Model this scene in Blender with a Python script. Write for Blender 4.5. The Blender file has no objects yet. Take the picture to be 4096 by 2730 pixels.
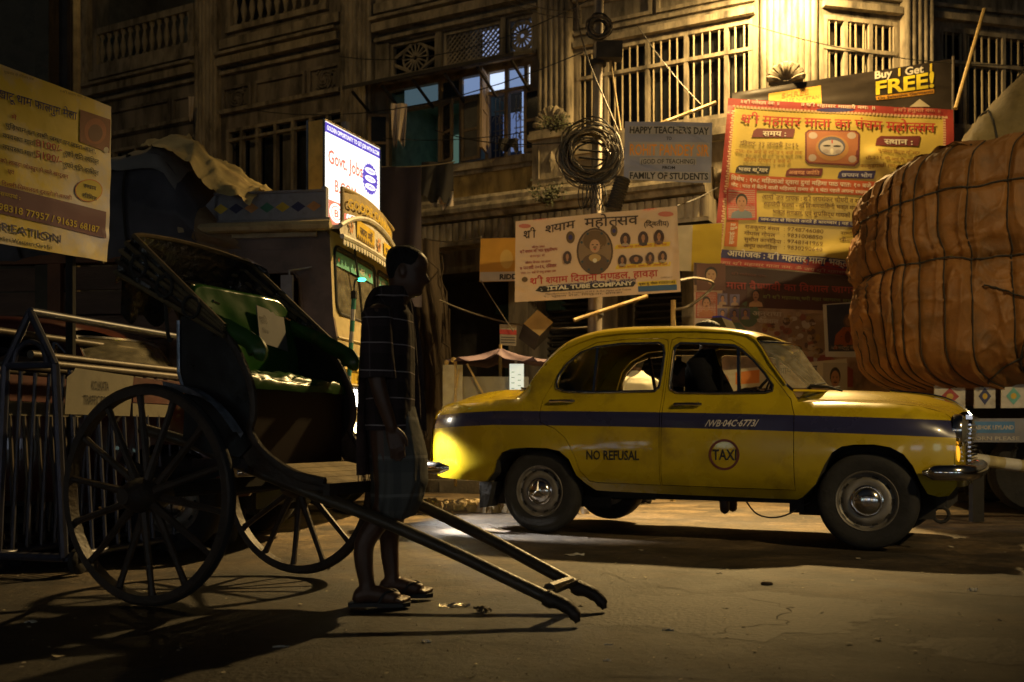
import bpy, bmesh, math, random
from mathutils import Vector, Matrix
from mathutils.geometry import delaunay_2d_cdt
SC = bpy.context.scene
COL = SC.collection
RND = random.Random(7)
rad = math.radians
V = Vector

# ---------------------------------------------------------------- camera
EYE = 0.77
cam = bpy.data.objects.new('camera', bpy.data.cameras.new('camera'))
COL.objects.link(cam)
cam.location = (0, 0, EYE)
cam.rotation_euler = (rad(90), 0, 0)
cam.data.sensor_width = 36
cam.data.lens = 34.42
cam.data.shift_y = 0.0918
cam.data.clip_end = 400
cam.data.dof.use_dof = True
cam.data.dof.focus_distance = 6.0
cam.data.dof.aperture_fstop = 2.8
SC.camera = cam

# ---------------------------------------------------------------- night sky, exposure
wd = bpy.data.worlds.new('World'); SC.world = wd; wd.use_nodes = True
nt = wd.node_tree
sky = nt.nodes.new('ShaderNodeTexSky'); sky.sky_type = 'NISHITA'; sky.sun_disc = False
sky.sun_elevation = rad(-2); sky.sun_rotation = rad(200)
nt.links.new(sky.outputs[0], nt.nodes['Background'].inputs[0])
nt.nodes['Background'].inputs[1].default_value = 0.05
SC.view_settings.view_transform = 'Standard'
SC.view_settings.look = 'None'
SC.view_settings.exposure = 0.0
SC.view_settings.gamma = 1.0
SC.view_settings.use_curve_mapping = False
SC.cycles.use_denoising = True
SC.cycles.max_bounces = 6
SC.cycles.diffuse_bounces = 3
SC.cycles.glossy_bounces = 3
SC.cycles.transparent_max_bounces = 12
SC.cycles.sample_clamp_indirect = 4.0
SC.cycles.caustics_reflective = False
SC.cycles.caustics_refractive = False

# ---------------------------------------------------------------- street lamps, one of them added as side fill (the photograph is lit by sodium lamps)
SODIUM = (1.0, 0.66, 0.25)
LAMP_CORNER = V((3.45, 12.15, 6.8))
LAMP_SIDE_FILL = V((-4.7, 11.6, 8.4))
LAMP_ROADSIDE = V((7.2, -2.4, 7.2))
def lamp_light(name, loc, watts, size, color=SODIUM, spot=None, aim=None, blend=.8):
    d = bpy.data.lights.new(name, 'SPOT' if spot else 'POINT')
    d.energy = watts; d.color = color; d.shadow_soft_size = size
    if spot: d.spot_size = rad(spot); d.spot_blend = blend
    o = bpy.data.objects.new(name, d); COL.objects.link(o); o.location = loc
    if aim is not None: o.rotation_euler = (V(aim)-V(loc)).to_track_quat('-Z', 'Y').to_euler()
    return o
lamp_light('corner_lamp_light', LAMP_CORNER, 1150, .10, spot=165, aim=LAMP_CORNER+V((.05, .5, -1)), blend=.75)
lamp_light('corner_lamp_beam', LAMP_CORNER+V((0, -.05, -.12)), 7000, .12, spot=68, aim=(.1, 9.0, 0), blend=1.)
lamp_light('side_fill_light', LAMP_SIDE_FILL, 95, .12)  # added fill for the dark left facade, from an unseen lamp
lamp_light('roadside_lamp_light', LAMP_ROADSIDE, 3000, .14, (1.0, .72, .33), spot=41, aim=(2.6, 8.6, 1.7), blend=1.)

# ---------------------------------------------------------------- materials
def _nodes(name):
    m = bpy.data.materials.new(name); m.use_nodes = True
    return m, m.node_tree, m.node_tree.nodes['Principled BSDF']
def MAT(name, col, rough=.6, metal=0., var=.25, scale=6., bump=0., bscale=40., dirt=None, damt=.5, dscale=3., stretch=None, coat=0., rvar=0., spec=.5, trans=0.):
    m, t, b = _nodes(name)
    N, L = t.nodes, t.links
    tc = N.new('ShaderNodeTexCoord'); src = tc.outputs['Object']
    if stretch:
        mp = N.new('ShaderNodeMapping'); mp.inputs['Scale'].default_value = stretch
        L.new(src, mp.inputs[0]); src2 = mp.outputs[0]
    else: src2 = src
    n1 = N.new('ShaderNodeTexNoise'); n1.inputs['Scale'].default_value = scale; n1.inputs['Detail'].default_value = 6
    L.new(src2, n1.inputs['Vector'])
    mx = N.new('ShaderNodeMix'); mx.data_type = 'RGBA'
    lo = [max(0, c*(1-var)) for c in col]; hi = [min(1, c*(1+var)) for c in col]
    mx.inputs[6].default_value = (*lo, 1); mx.inputs[7].default_value = (*hi, 1)
    rp = N.new('ShaderNodeMapRange'); rp.inputs[1].default_value = .3; rp.inputs[2].default_value = .7
    L.new(n1.outputs[0], rp.inputs[0]); L.new(rp.outputs[0], mx.inputs[0])
    out = mx.outputs[2]
    if dirt:
        n2 = N.new('ShaderNodeTexNoise'); n2.inputs['Scale'].default_value = dscale; n2.inputs['Detail'].default_value = 8; n2.inputs['Roughness'].default_value = .65
        L.new(src2, n2.inputs['Vector'])
        r2 = N.new('ShaderNodeMapRange'); r2.inputs[1].default_value = .62-.3*damt; r2.inputs[2].default_value = .8-.2*damt; r2.inputs[4].default_value = min(1, damt+.35)
        L.new(n2.outputs[0], r2.inputs[0])
        m2 = N.new('ShaderNodeMix'); m2.data_type = 'RGBA'; m2.inputs[7].default_value = (*dirt, 1)
        L.new(out, m2.inputs[6]); L.new(r2.outputs[0], m2.inputs[0]); out = m2.outputs[2]
    L.new(out, b.inputs['Base Color'])
    b.inputs['Roughness'].default_value = rough; b.inputs['Metallic'].default_value = metal
    b.inputs['Coat Weight'].default_value = coat; b.inputs['Specular IOR Level'].default_value = spec
    if trans: b.inputs['Transmission Weight'].default_value = trans
    if rvar:
        r3 = N.new('ShaderNodeMapRange'); r3.inputs[3].default_value = max(.02, rough-rvar); r3.inputs[4].default_value = min(1, rough+rvar)
        L.new(n1.outputs[0], r3.inputs[0]); L.new(r3.outputs[0], b.inputs['Roughness'])
    if bump:
        n3 = N.new('ShaderNodeTexNoise'); n3.inputs['Scale'].default_value = bscale; n3.inputs['Detail'].default_value = 5
        L.new(src2 if stretch else src, n3.inputs['Vector'])
        bp = N.new('ShaderNodeBump'); bp.inputs['Strength'].default_value = bump; bp.inputs['Distance'].default_value = .02
        L.new(n3.outputs[0], bp.inputs['Height']); L.new(bp.outputs[0], b.inputs['Normal'])
    return m
def EMIT(name, col, s):
    m, t, b = _nodes(name)
    b.inputs['Base Color'].default_value = (*[c*.5 for c in col], 1)
    b.inputs['Emission Color'].default_value = (*col, 1); b.inputs['Emission Strength'].default_value = s
    return m
def GLASS(name, tint=(.9, .92, .9), rough=.03, refl=.12, dust=0.):
    m, t, b = _nodes(name); N, L = t.nodes, t.links
    N.remove(b)
    tr = N.new('ShaderNodeBsdfTransparent'); tr.inputs[0].default_value = (*tint, 1)
    gl = N.new('ShaderNodeBsdfGlossy'); gl.inputs['Roughness'].default_value = rough
    fr = N.new('ShaderNodeLayerWeight'); fr.inputs[0].default_value = refl
    mx = N.new('ShaderNodeMixShader')
    L.new(fr.outputs['Fresnel'], mx.inputs[0]); L.new(tr.outputs[0], mx.inputs[1]); L.new(gl.outputs[0], mx.inputs[2])
    out = mx.outputs[0]
    if dust:      # a film of dust that takes the light
        df = N.new('ShaderNodeBsdfDiffuse'); df.inputs[0].default_value = (.42, .38, .28, 1); nz = N.new('ShaderNodeTexNoise'); nz.inputs['Scale'].default_value = 9; nz.inputs['Detail'].default_value = 6
        ml = N.new('ShaderNodeMath'); ml.operation = 'MULTIPLY'; ml.inputs[1].default_value = dust*2; L.new(nz.outputs[0], ml.inputs[0])
        m2 = N.new('ShaderNodeMixShader'); L.new(ml.outputs[0], m2.inputs[0]); L.new(out, m2.inputs[1]); L.new(df.outputs[0], m2.inputs[2]); out = m2.outputs[0]
    L.new(out, N['Material Output'].inputs[0])
    return m
_FLAT = {}
def INK(r, g, b, rough=.6):
    k = (round(r, 3), round(g, 3), round(b, 3), rough)
    if k not in _FLAT: _FLAT[k] = MAT('ink_%d' % len(_FLAT), (r, g, b), rough, var=.08, scale=5)
    return _FLAT[k]

# ---------------------------------------------------------------- mesh builder
class MB:
    def __init__(s): s.v = []; s.f = []; s.m = []; s.cur = 0; s.mats = []
    def use(s, mat):
        if mat not in s.mats: s.mats.append(mat)
        s.cur = s.mats.index(mat); return s
    def add(s, vs, fs):
        k = len(s.v); s.v += [tuple(v) for v in vs]
        for f in fs: s.f.append([i+k for i in f]); s.m.append(s.cur)
        return s
    def quad(s, a, b, c, d): return s.add([a, b, c, d], [[0, 1, 2, 3]])
    def box(s, c, d, M=None):
        x, y, z = d[0]/2, d[1]/2, d[2]/2
        vs = [V((i*x, j*y, k*z)) for i in (-1, 1) for j in (-1, 1) for k in (-1, 1)]
        if M is not None: vs = [M @ v for v in vs]
        c = V(c); vs = [v+c for v in vs]
        return s.add(vs, [[0, 1, 3, 2], [4, 6, 7, 5], [0, 4, 5, 1], [2, 3, 7, 6], [0, 2, 6, 4], [1, 5, 7, 3]])
    def bx(s, x0, x1, y0, y1, z0, z1): return s.box(((x0+x1)/2, (y0+y1)/2, (z0+z1)/2), (abs(x1-x0), abs(y1-y0), abs(z1-z0)))
    def bar(s, a, b, w, h, up=(0, 0, 1)):
        a, b = V(a), V(b); d = b-a; l = d.length
        if l < 1e-6: return s
        d = d/l; up = V(up); sd = d.cross(up)
        if sd.length < 1e-4: sd = d.cross(V((1, 0, 0)))
        sd.normalize(); u = sd.cross(d)
        M = Matrix((d, sd, u)).transposed()
        return s.box((a+b)/2, (l, w, h), M)
    def tube(s, pts, r, n=8, caps=True, ell=None):
        pts = [V(p) for p in pts]; k = len(pts)
        rs = r if isinstance(r, (list, tuple)) else [r]*k
        t0 = (pts[1]-pts[0]).normalized()
        up = V((0, 0, 1)) if abs(t0.z) < .9 else V((0, 1, 0))
        nrm = t0.cross(up).normalized(); vs = []; fs = []
        for i, p in enumerate(pts):
            t = (pts[min(i+1, k-1)]-pts[max(i-1, 0)])
            t = t.normalized() if t.length > 1e-9 else t0
            nrm = (nrm - t*nrm.dot(t)); nrm = nrm.normalized() if nrm.length > 1e-6 else t.orthogonal().normalized()
            bn = t.cross(nrm)
            e = ell or 1.
            for j in range(n):
                a = 2*math.pi*j/n
                vs.append(p + nrm*math.cos(a)*rs[i] + bn*math.sin(a)*rs[i]*e)
        for i in range(k-1):
            for j in range(n):
                fs.append([i*n+j, i*n+(j+1) % n, (i+1)*n+(j+1) % n, (i+1)*n+j])
        if caps: fs += [list(range(n))[::-1], [(k-1)*n+j for j in range(n)]]
        return s.add(vs, fs)
    def lathe(s, prof, n=24, M=None, closed=False):
        vs = []; fs = []; k = len(prof)
        for r, z in prof:
            for j in range(n):
                a = 2*math.pi*j/n; vs.append(V((r*math.cos(a), r*math.sin(a), z)))
        for i in range(k if closed else k-1):
            for j in range(n):
                q = (i+1) % k
                fs.append([i*n+j, i*n+(j+1) % n, q*n+(j+1) % n, q*n+j])
        if M is not None: vs = [M @ v for v in vs]
        return s.add(vs, fs)
    def grid(s, nu, nv, fn, wrap_u=False):
        vs = [fn(i/(nu if wrap_u else nu), j/nv) for i in range(nu if wrap_u else nu+1) for j in range(nv+1)]
        fs = []; w = nv+1; cnt = nu
        for i in range(cnt):
            i2 = (i+1) % nu if wrap_u else i+1
            for j in range(nv): fs.append([i*w+j, i2*w+j, i2*w+j+1, i*w+j+1])
        return s.add(vs, fs)
    def prism(s, poly, fn0, fn1):
        n = len(poly); vs = [fn0(*p) for p in poly]+[fn1(*p) for p in poly]
        return s.add(vs, [list(range(n))[::-1], list(range(n, 2*n))]+[[i, (i+1) % n, n+(i+1) % n, n+i] for i in range(n)])
    def ball(s, c, r, n=10, M=None):
        c = V(c); r = (r, r, r) if isinstance(r, (int, float)) else r
        k = max(4, n//2); vs = []; fs = []
        for i in range(k+1):
            t = math.pi*i/k
            for j in range(n):
                a = 2*math.pi*j/n; p = V((r[0]*math.sin(t)*math.cos(a), r[1]*math.sin(t)*math.sin(a), r[2]*math.cos(t)))
                vs.append(c+(M @ p if M is not None else p))
        for i in range(k):
            for j in range(n): fs.append([i*n+j, (i+1)*n+j, (i+1)*n+(j+1) % n, i*n+(j+1) % n])
        return s.add(vs, fs)
    def build(s, name, mat=None, parent=None, smooth=False, world=False, weld=False):
        me = bpy.data.meshes.new(name)
        vs = s.v
        if world and parent is not None:
            M = frame_of(parent).inverted(); vs = [tuple(M @ V(v)) for v in vs]
        me.from_pydata(vs, [], s.f); me.update()
        for mm in (s.mats or ([mat] if mat else [])): me.materials.append(mm)
        if s.mats: me.polygons.foreach_set('material_index', s.m)
        if weld or smooth:
            bm = bmesh.new(); bm.from_mesh(me); bmesh.ops.remove_doubles(bm, verts=bm.verts, dist=1e-5)
            bmesh.ops.recalc_face_normals(bm, faces=bm.faces); bm.to_mesh(me); bm.free()
        if smooth:
            me.polygons.foreach_set('use_smooth', [True]*len(me.polygons))
            if smooth != 2: me.set_sharp_from_angle(angle=rad(42))
        o = bpy.data.objects.new(name, me); COL.objects.link(o)
        if parent is not None: o.parent = parent
        return o
_FR = {}
def frame_of(o):
    while o.parent is not None: o = o.parent
    return _FR.get(o.name, Matrix.Identity(4))
def tag(o, label=None, cat=None, group=None, kind=None):
    if label: o['label'] = label
    if cat: o['category'] = cat
    if group: o['group'] = group
    if kind: o['kind'] = kind
    return o
def thing(name, label, cat, loc=(0, 0, 0), rz=0., group=None, M=None):
    o = bpy.data.objects.new(name, None); COL.objects.link(o); o.empty_display_size = .2
    if M is None: M = Matrix.Translation(V(loc)) @ Matrix.Rotation(rz, 4, 'Z')
    o.matrix_world = M; _FR[o.name] = M
    return tag(o, label, cat, group)
def copy_obj(o, parent, M=None):
    c = o.copy(); COL.objects.link(c); c.parent = parent
    if M is not None: c.matrix_local = M
    return c
def copy_tree(root, M, label=None):
    kids = {}
    for o in SC.objects:
        if o.parent is not None: kids.setdefault(o.parent.name, []).append(o)
    def rec(o, par):
        c = o.copy(); COL.objects.link(c)
        if par is not None: c.parent = par
        for k in kids.get(o.name, []): rec(k, c)
        return c
    r = rec(root, None); r.matrix_world = M; _FR[r.name] = M
    if label: r['label'] = label
    return r
def lerp(a, b, t): return a+(b-a)*t
def interp(tab, x):
    if x <= tab[0][0]: return tab[0][1]
    for (a, b), (c, d) in zip(tab, tab[1:]):
        if x <= c: return lerp(b, d, (x-a)/(c-a) if c > a else 0)
    return tab[-1][1]
def sinterp(tab, x):
    """smooth (Catmull-Rom) table lookup"""
    if x <= tab[0][0]: return tab[0][1]
    n = len(tab)
    for i in range(n-1):
        if x <= tab[i+1][0]:
            x0, y0 = tab[i]; x1, y1 = tab[i+1]; h = x1-x0
            m0 = (y1-tab[i-1][1])/(x1-tab[i-1][0]) if i > 0 else (y1-y0)/h
            m1 = (tab[i+2][1]-y0)/(tab[i+2][0]-x0) if i+2 < n else (y1-y0)/h
            t = (x-x0)/h
            return (2*t**3-3*t*t+1)*y0+(t**3-2*t*t+t)*h*m0+(-2*t**3+3*t*t)*y1+(t**3-t*t)*h*m1
    return tab[-1][1]
def spline(pts, n=6, closed=False):
    P = [V(p) for p in pts]; k = len(P); out = []
    for i in range(k if closed else k-1):
        a = P[(i-1) % k] if closed or i > 0 else P[i]*2-P[i+1]
        b = P[i]; c = P[(i+1) % k]; d = P[(i+2) % k] if closed or i+2 < k else P[i+1]*2-P[i]
        for j in range(n):
            t = j/n
            out.append(.5*((2*b)+(c-a)*t+(2*a-5*b+4*c-d)*t*t+(3*b-a-3*c+d)*t**3))
    if not closed: out.append(P[-1])
    return out
def sag(a, b, d, n=10):
    a, b = V(a), V(b)
    return [a.lerp(b, i/n)-V((0, 0, 4*d*(i/n)*(1-i/n))) for i in range(n+1)]
def hsh(*a):
    x = math.sin(sum(q*w for q, w in zip(a, (12.9898, 78.233, 37.719, 4.581))))*43758.5453
    return x-math.floor(x)
def vn(x, y=0., z=0.):
    """value noise -1..1"""
    xi, yi, zi = math.floor(x), math.floor(y), math.floor(z); r = 0
    fx, fy, fz = x-xi, y-yi, z-zi
    fx, fy, fz = fx*fx*(3-2*fx), fy*fy*(3-2*fy), fz*fz*(3-2*fz)
    for i in (0, 1):
        for j in (0, 1):
            for k in (0, 1):
                r += hsh(xi+i, yi+j, zi+k)*(fx if i else 1-fx)*(fy if j else 1-fy)*(fz if k else 1-fz)
    return r*2-1

# ---------------------------------------------------------------- lettering
VIR, ZWN = '\u094d', ''
CONS = set(chr(c) for c in range(0x915, 0x93a))
def shape(s):
    """put the short-i sign before its cluster, as Devanagari is written"""
    out = []
    for ch in s:
        if ch in '\u093f\u09bf':
            i = len(out)-1
            while i >= 2 and out[i-1] in (VIR, '\u09cd'): i -= 2
            if i > 0 and out[i] == '\u093c' : i -= 1
            out.insert(max(i, 0), ch)
        else: out.append(ch)
    t = ''.join(out)
    return t.replace(VIR+'\u0930', VIR)      # the hooked r is drawn as the stroke below
_TX = {}
STEM = set('खगघचजझञणतथधनपबभमयलवशषस')
def _raw(s, bold):
    k = (s, bold)
    if k not in _TX:
        c = bpy.data.curves.new('lettering', 'FONT'); c.body = s; c.size = 1; c.offset = bold
        c.resolution_u = 2 if len(s) > 5 else 4
        o = bpy.data.objects.new('lettering', c); COL.objects.link(o)
        bpy.context.view_layer.update()
        me = bpy.data.meshes.new_from_object(o.evaluated_get(bpy.context.evaluated_depsgraph_get()))
        vs = [(v.co.x, v.co.y) for v in me.vertices]; fs = [list(p.vertices) for p in me.polygons]
        bpy.data.objects.remove(o); bpy.data.curves.remove(c); bpy.data.meshes.remove(me)
        x0 = min(v[0] for v in vs) if vs else 0; x1 = max(v[0] for v in vs) if vs else 0
        _TX[k] = ([(x-x0, y) for x, y in vs], fs, x1-x0)
    return _TX[k]
def _half(ch, bold):
    """half form of a consonant: the letter without its upright stem"""
    vs, fs, w = _raw(ch, bold); cut = w-.135
    me = bpy.data.meshes.new('half'); me.from_pydata([(x, y, 0) for x, y in vs], [], fs); bm = bmesh.new(); bm.from_mesh(me)
    bmesh.ops.bisect_plane(bm, geom=bm.verts[:]+bm.edges[:]+bm.faces[:], plane_co=(cut, 0, 0), plane_no=(1, 0, 0), clear_outer=True)
    bm.verts.index_update(); v2 = [(v.co.x, v.co.y) for v in bm.verts]; f2 = [[v.index for v in f.verts] for f in bm.faces]
    bm.free(); bpy.data.meshes.remove(me); return v2, f2, cut
def text2d(s, bold=0.):
    if all(ord(c) < 0x900 for c in s) or VIR not in s: return _raw(shape(s), bold)
    key = ('full', s, bold)
    if key in _TX: return _TX[key]
    out = []
    for ch in s:                                   # the short-i sign is written before its cluster
        if ch == '\u093f':
            i = len(out)-1
            while i >= 2 and out[i-1] == VIR: i -= 2
            out.insert(max(i, 0), ch)
        else: out.append(ch)
    vs, fs, x = [], [], 0.
    def put(g, adv=None):
        nonlocal x
        v, f, w = g; k = len(vs); vs.extend([(a+x, b) for a, b in v]); fs.extend([[q+k for q in p] for p in f]); x += w if adv is None else adv
    def stroke(a, b, t=.075):
        k = len(vs); dx, dy = b[0]-a[0], b[1]-a[1]; l = math.hypot(dx, dy); nx, ny = -dy/l*t/2, dx/l*t/2
        vs.extend([(a[0]+nx, a[1]+ny), (b[0]+nx, b[1]+ny), (b[0]-nx, b[1]-ny), (a[0]-nx, a[1]-ny)]); fs.append([k, k+1, k+2, k+3])
    i, run, reph, n = 0, '', False, len(out)
    def flush():
        nonlocal run, x
        if run:
            lead = len(run)-len(run.lstrip(' ')); tail = len(run)-len(run.rstrip(' '))
            x += .26*lead
            if run.strip(): put(_raw(run.strip(), bold))
            x += .26*tail if run.strip() else 0
            run = ''
    while i < n:
        c = out[i]; nx = out[i+1] if i+1 < n else ''
        if c in CONS and nx == VIR and i+2 < n and out[i+2] == 'र':     # hooked r below
            flush(); put(_raw(c, bold)); stroke((x-.12, .23), (x-.36, .03)); i += 3; continue
        if c == 'र' and nx == VIR:                                       # r above the next letter
            flush(); reph = True; i += 2; continue
        if c in CONS and nx == VIR and c in STEM and i+2 < n:
            flush(); put(_half(c, bold)); i += 2; continue
        run += c; i += 1
        if reph and (i >= n or out[i] in CONS or out[i] == ' '):
            flush(); stroke((x-.10, .66), (x-.22, .84)); reph = False
    flush()
    _TX[key] = (vs, fs, max(x, .01)); return _TX[key]
def put_text(mb, s, fn, x0, x1, y, h, bold=0., shear=0., mat=None, bend=0., h2=None):
    """lettering from x0 to x1, base line y, size h, drawn through fn(x, y)"""
    if any(ord(c) > 0x8ff for c in s): bold = min(bold, .014)
    vs, fs, w = text2d(s, bold)
    if mat: mb.use(mat)
    k = (x1-x0)/w
    pts = []
    for a, b in vs:
        t = a/w; hh = lerp(h, h2, t) if h2 else h
        pts.append(fn(x0+a*k+shear*b*hh, y+b*hh+bend*4*t*(1-t)))
    mb.add(pts, fs)
def poly2d(mb, pts, fn, mat=None):
    if mat: mb.use(mat)
    mb.add([fn(*p) for p in pts], [list(range(len(pts)))])
def ell2d(mb, cx, cy, rx, ry, fn, mat=None, n=20, a0=0, a1=360):
    pts = [(cx+rx*math.cos(rad(a0+(a1-a0)*i/n)), cy+ry*math.sin(rad(a0+(a1-a0)*i/n))) for i in range(n+(0 if a1-a0 == 360 else 1))]
    poly2d(mb, pts, fn, mat)
def rect2d(mb, x0, x1, y0, y1, fn, mat=None, nx=1, ny=1):
    if mat: mb.use(mat)
    for i in range(nx):
        for j in range(ny):
            a, b = lerp(x0, x1, i/nx), lerp(x0, x1, (i+1)/nx); c, d = lerp(y0, y1, j/ny), lerp(y0, y1, (j+1)/ny)
            mb.quad(fn(a, c), fn(b, c), fn(b, d), fn(a, d))
# ================================================================ setting
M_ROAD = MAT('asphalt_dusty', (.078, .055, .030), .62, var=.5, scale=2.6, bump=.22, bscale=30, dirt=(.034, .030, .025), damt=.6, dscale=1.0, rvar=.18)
def _road_relief():
    t = M_ROAD.node_tree; N, L = t.nodes, t.links; b = N['Principled BSDF']
    tc = N.new('ShaderNodeTexCoord')
    vo = N.new('ShaderNodeTexVoronoi'); vo.feature = 'DISTANCE_TO_EDGE'; vo.inputs['Scale'].default_value = .9
    wn = N.new('ShaderNodeTexNoise'); wn.inputs['Scale'].default_value = 3.; wn.inputs['Detail'].default_value = 5
    L.new(tc.outputs['Object'], wn.inputs['Vector'])
    ad = N.new('ShaderNodeMix'); ad.data_type = 'RGBA'; ad.inputs[0].default_value = .22
    L.new(tc.outputs['Object'], ad.inputs[6]); L.new(wn.outputs['Color'], ad.inputs[7]); L.new(ad.outputs[2], vo.inputs['Vector'])
    mr = N.new('ShaderNodeMapRange'); mr.inputs[1].default_value = .0; mr.inputs[2].default_value = .016; mr.inputs[3].default_value = .65; mr.inputs[4].default_value = 1
    L.new(vo.outputs['Distance'], mr.inputs[0])
    gr = N.new('ShaderNodeTexNoise'); gr.inputs['Scale'].default_value = 26; gr.inputs['Detail'].default_value = 9; gr.inputs['Roughness'].default_value = .78
    L.new(tc.outputs['Object'], gr.inputs['Vector'])
    g2 = N.new('ShaderNodeMapRange'); g2.inputs[1].default_value = .3; g2.inputs[2].default_value = .72; g2.inputs[3].default_value = .25; g2.inputs[4].default_value = 1.85
    L.new(gr.outputs[0], g2.inputs[0])
    m1 = N.new('ShaderNodeMath'); m1.operation = 'MULTIPLY'; L.new(mr.outputs[0], m1.inputs[0]); L.new(g2.outputs[0], m1.inputs[1])
    src = b.inputs['Base Color'].links[0].from_socket
    # lamp falloff painted in: sandy far road made paler, near asphalt darkened
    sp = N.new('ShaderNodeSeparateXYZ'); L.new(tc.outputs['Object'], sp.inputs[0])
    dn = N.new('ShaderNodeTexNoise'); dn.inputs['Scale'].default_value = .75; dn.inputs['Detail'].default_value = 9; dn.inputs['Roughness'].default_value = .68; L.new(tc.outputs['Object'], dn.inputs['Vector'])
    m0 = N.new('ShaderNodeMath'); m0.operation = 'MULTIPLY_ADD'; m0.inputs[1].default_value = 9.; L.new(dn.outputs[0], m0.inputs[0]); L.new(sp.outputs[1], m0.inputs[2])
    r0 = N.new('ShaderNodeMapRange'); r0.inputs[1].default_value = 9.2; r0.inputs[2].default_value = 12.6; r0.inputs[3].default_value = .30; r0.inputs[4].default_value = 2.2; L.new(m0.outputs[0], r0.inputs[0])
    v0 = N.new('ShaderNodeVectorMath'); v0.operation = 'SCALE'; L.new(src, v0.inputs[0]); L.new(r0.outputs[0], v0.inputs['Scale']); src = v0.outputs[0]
    # oil drips and old damp stains with edges of their own
    on = N.new('ShaderNodeTexNoise'); on.inputs['Scale'].default_value = .85; on.inputs['Detail'].default_value = 10; on.inputs['Roughness'].default_value = .62; on.inputs['Distortion'].default_value = .6
    om = N.new('ShaderNodeMapping'); om.inputs['Location'].default_value = (3.3, 1.7, 0); om.inputs['Scale'].default_value = (1, 1.7, 1); L.new(tc.outputs['Object'], om.inputs[0]); L.new(om.outputs[0], on.inputs['Vector'])
    orr = N.new('ShaderNodeMapRange'); orr.inputs[1].default_value = .50; orr.inputs[2].default_value = .545; orr.inputs[3].default_value = 1.; orr.inputs[4].default_value = .52; L.new(on.outputs[0], orr.inputs[0])
    ov = N.new('ShaderNodeVectorMath'); ov.operation = 'SCALE'; L.new(src, ov.inputs[0]); L.new(orr.outputs[0], ov.inputs['Scale']); src = ov.outputs[0]
    vm = N.new('ShaderNodeVectorMath'); vm.operation = 'SCALE'; L.new(src, vm.inputs[0]); L.new(m1.outputs[0], vm.inputs['Scale'])
    L.new(vm.outputs[0], b.inputs['Base Color'])
    b2 = N.new('ShaderNodeBump'); b2.inputs['Strength'].default_value = 1.; b2.inputs['Distance'].default_value = .012
    L.new(gr.outputs[0], b2.inputs['Height'])
    L.new(b.inputs['Normal'].links[0].from_socket, b2.inputs['Normal']); L.new(b2.outputs[0], b.inputs['Normal'])
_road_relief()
def road_z(x, y):
    f = max(0., 1-max(abs(x-1)/14, abs(y-6)/12))
    return f*(.010*vn(x*.8, y*.8, 3)+.006*vn(x*2.3, y*2.3)+.0025*vn(x*6, y*6, 1))-.012
def _road(u, v):
    a, b = u*2-1, v*2-1
    x = 1+a*9+math.copysign(abs(a)**6*60, a); y = 6.5+b*8+math.copysign(abs(b)**6*60, b)
    return (x, y, road_z(x, y))
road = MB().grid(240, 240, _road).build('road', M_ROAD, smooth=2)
tag(road, kind='structure')
# raised pavement at the foot of the corner building
M_PAVE = MAT('pavement_concrete', (.2, .175, .13), .85, var=.3, scale=3, bump=.5, bscale=30, dirt=(.06, .05, .04), damt=.5)
K = V((3.31, 13.2, 0)); K2 = V((4.09, 13.0, 0))
SA, NA = V((-.891, .454, 0)), V((-.454, -.891, 0))
SB, NB = V((-.974, -.225, 0)), V((.225, -.974, 0))
SCH, NCH = (K-K2).normalized(), V((0, 0, 0))
NCH = V((SCH.y, -SCH.x, 0)); NCH = NCH if NCH.y < 0 else -NCH
def TA(s, n, z): return K+SA*s+NA*n+V((0, 0, z))
def TB(s, n, z): return K2+SB*s+NB*n+V((0, 0, z))
def TC(s, n, z): return K2+SCH*s+NCH*n+V((0, 0, z))
m = MB()
inner = [TA(22, 0, 0), TA(0, 0, 0), TB(0, 0, 0), TB(-22, 0, 0)]
outer = [TA(22, 1.7, 0), TA(.3, 1.7, 0), TB(-.3, 1.7, 0), TB(-22, 1.7, 0)]
for i in range(3):
    a, b, c, d = inner[i], inner[i+1], outer[i+1], outer[i]
    up = V((0, 0, .13)); dn = V((0, 0, -.1))
    m.quad(d+up, c+up, b+up, a+up); m.quad(d+dn, c+dn, c+up, d+up)
pave = m.build('pavement', M_PAVE); tag(pave, kind='structure')
# kerb stones along its edge
kerb_mesh = None
M_KERB = MAT('kerb_stone', (.24, .21, .16), .8, var=.3, scale=5, bump=.6, dirt=(.07, .06, .05), damt=.5)
for i in range(3):
    a, b = outer[i], outer[i+1]; L_ = (b-a).length; n = max(1, int(L_/.9)); d = (b-a)/n
    for j in range(n):
        p = a+d*(j+.5)
        if p.x < -9 or p.x > 10: continue
        if kerb_mesh is None: o = MB().box((0, 0, .07), (1, .14, .16)).build('kerb_stone', M_KERB, pave); kerb_mesh = o
        else: o = copy_obj(kerb_mesh, pave)
        nv = V((d.y, -d.x, 0)).normalized(); nv = nv if nv.y < 0 else -nv
        p = p+nv*.04
        o.matrix_local = Matrix.Translation(p) @ Matrix.Rotation(math.atan2(d.y, d.x), 4, 'Z') @ Matrix.Diagonal((d.length-.02, 1, 1+.06*hsh(j, i), 1))
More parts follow.
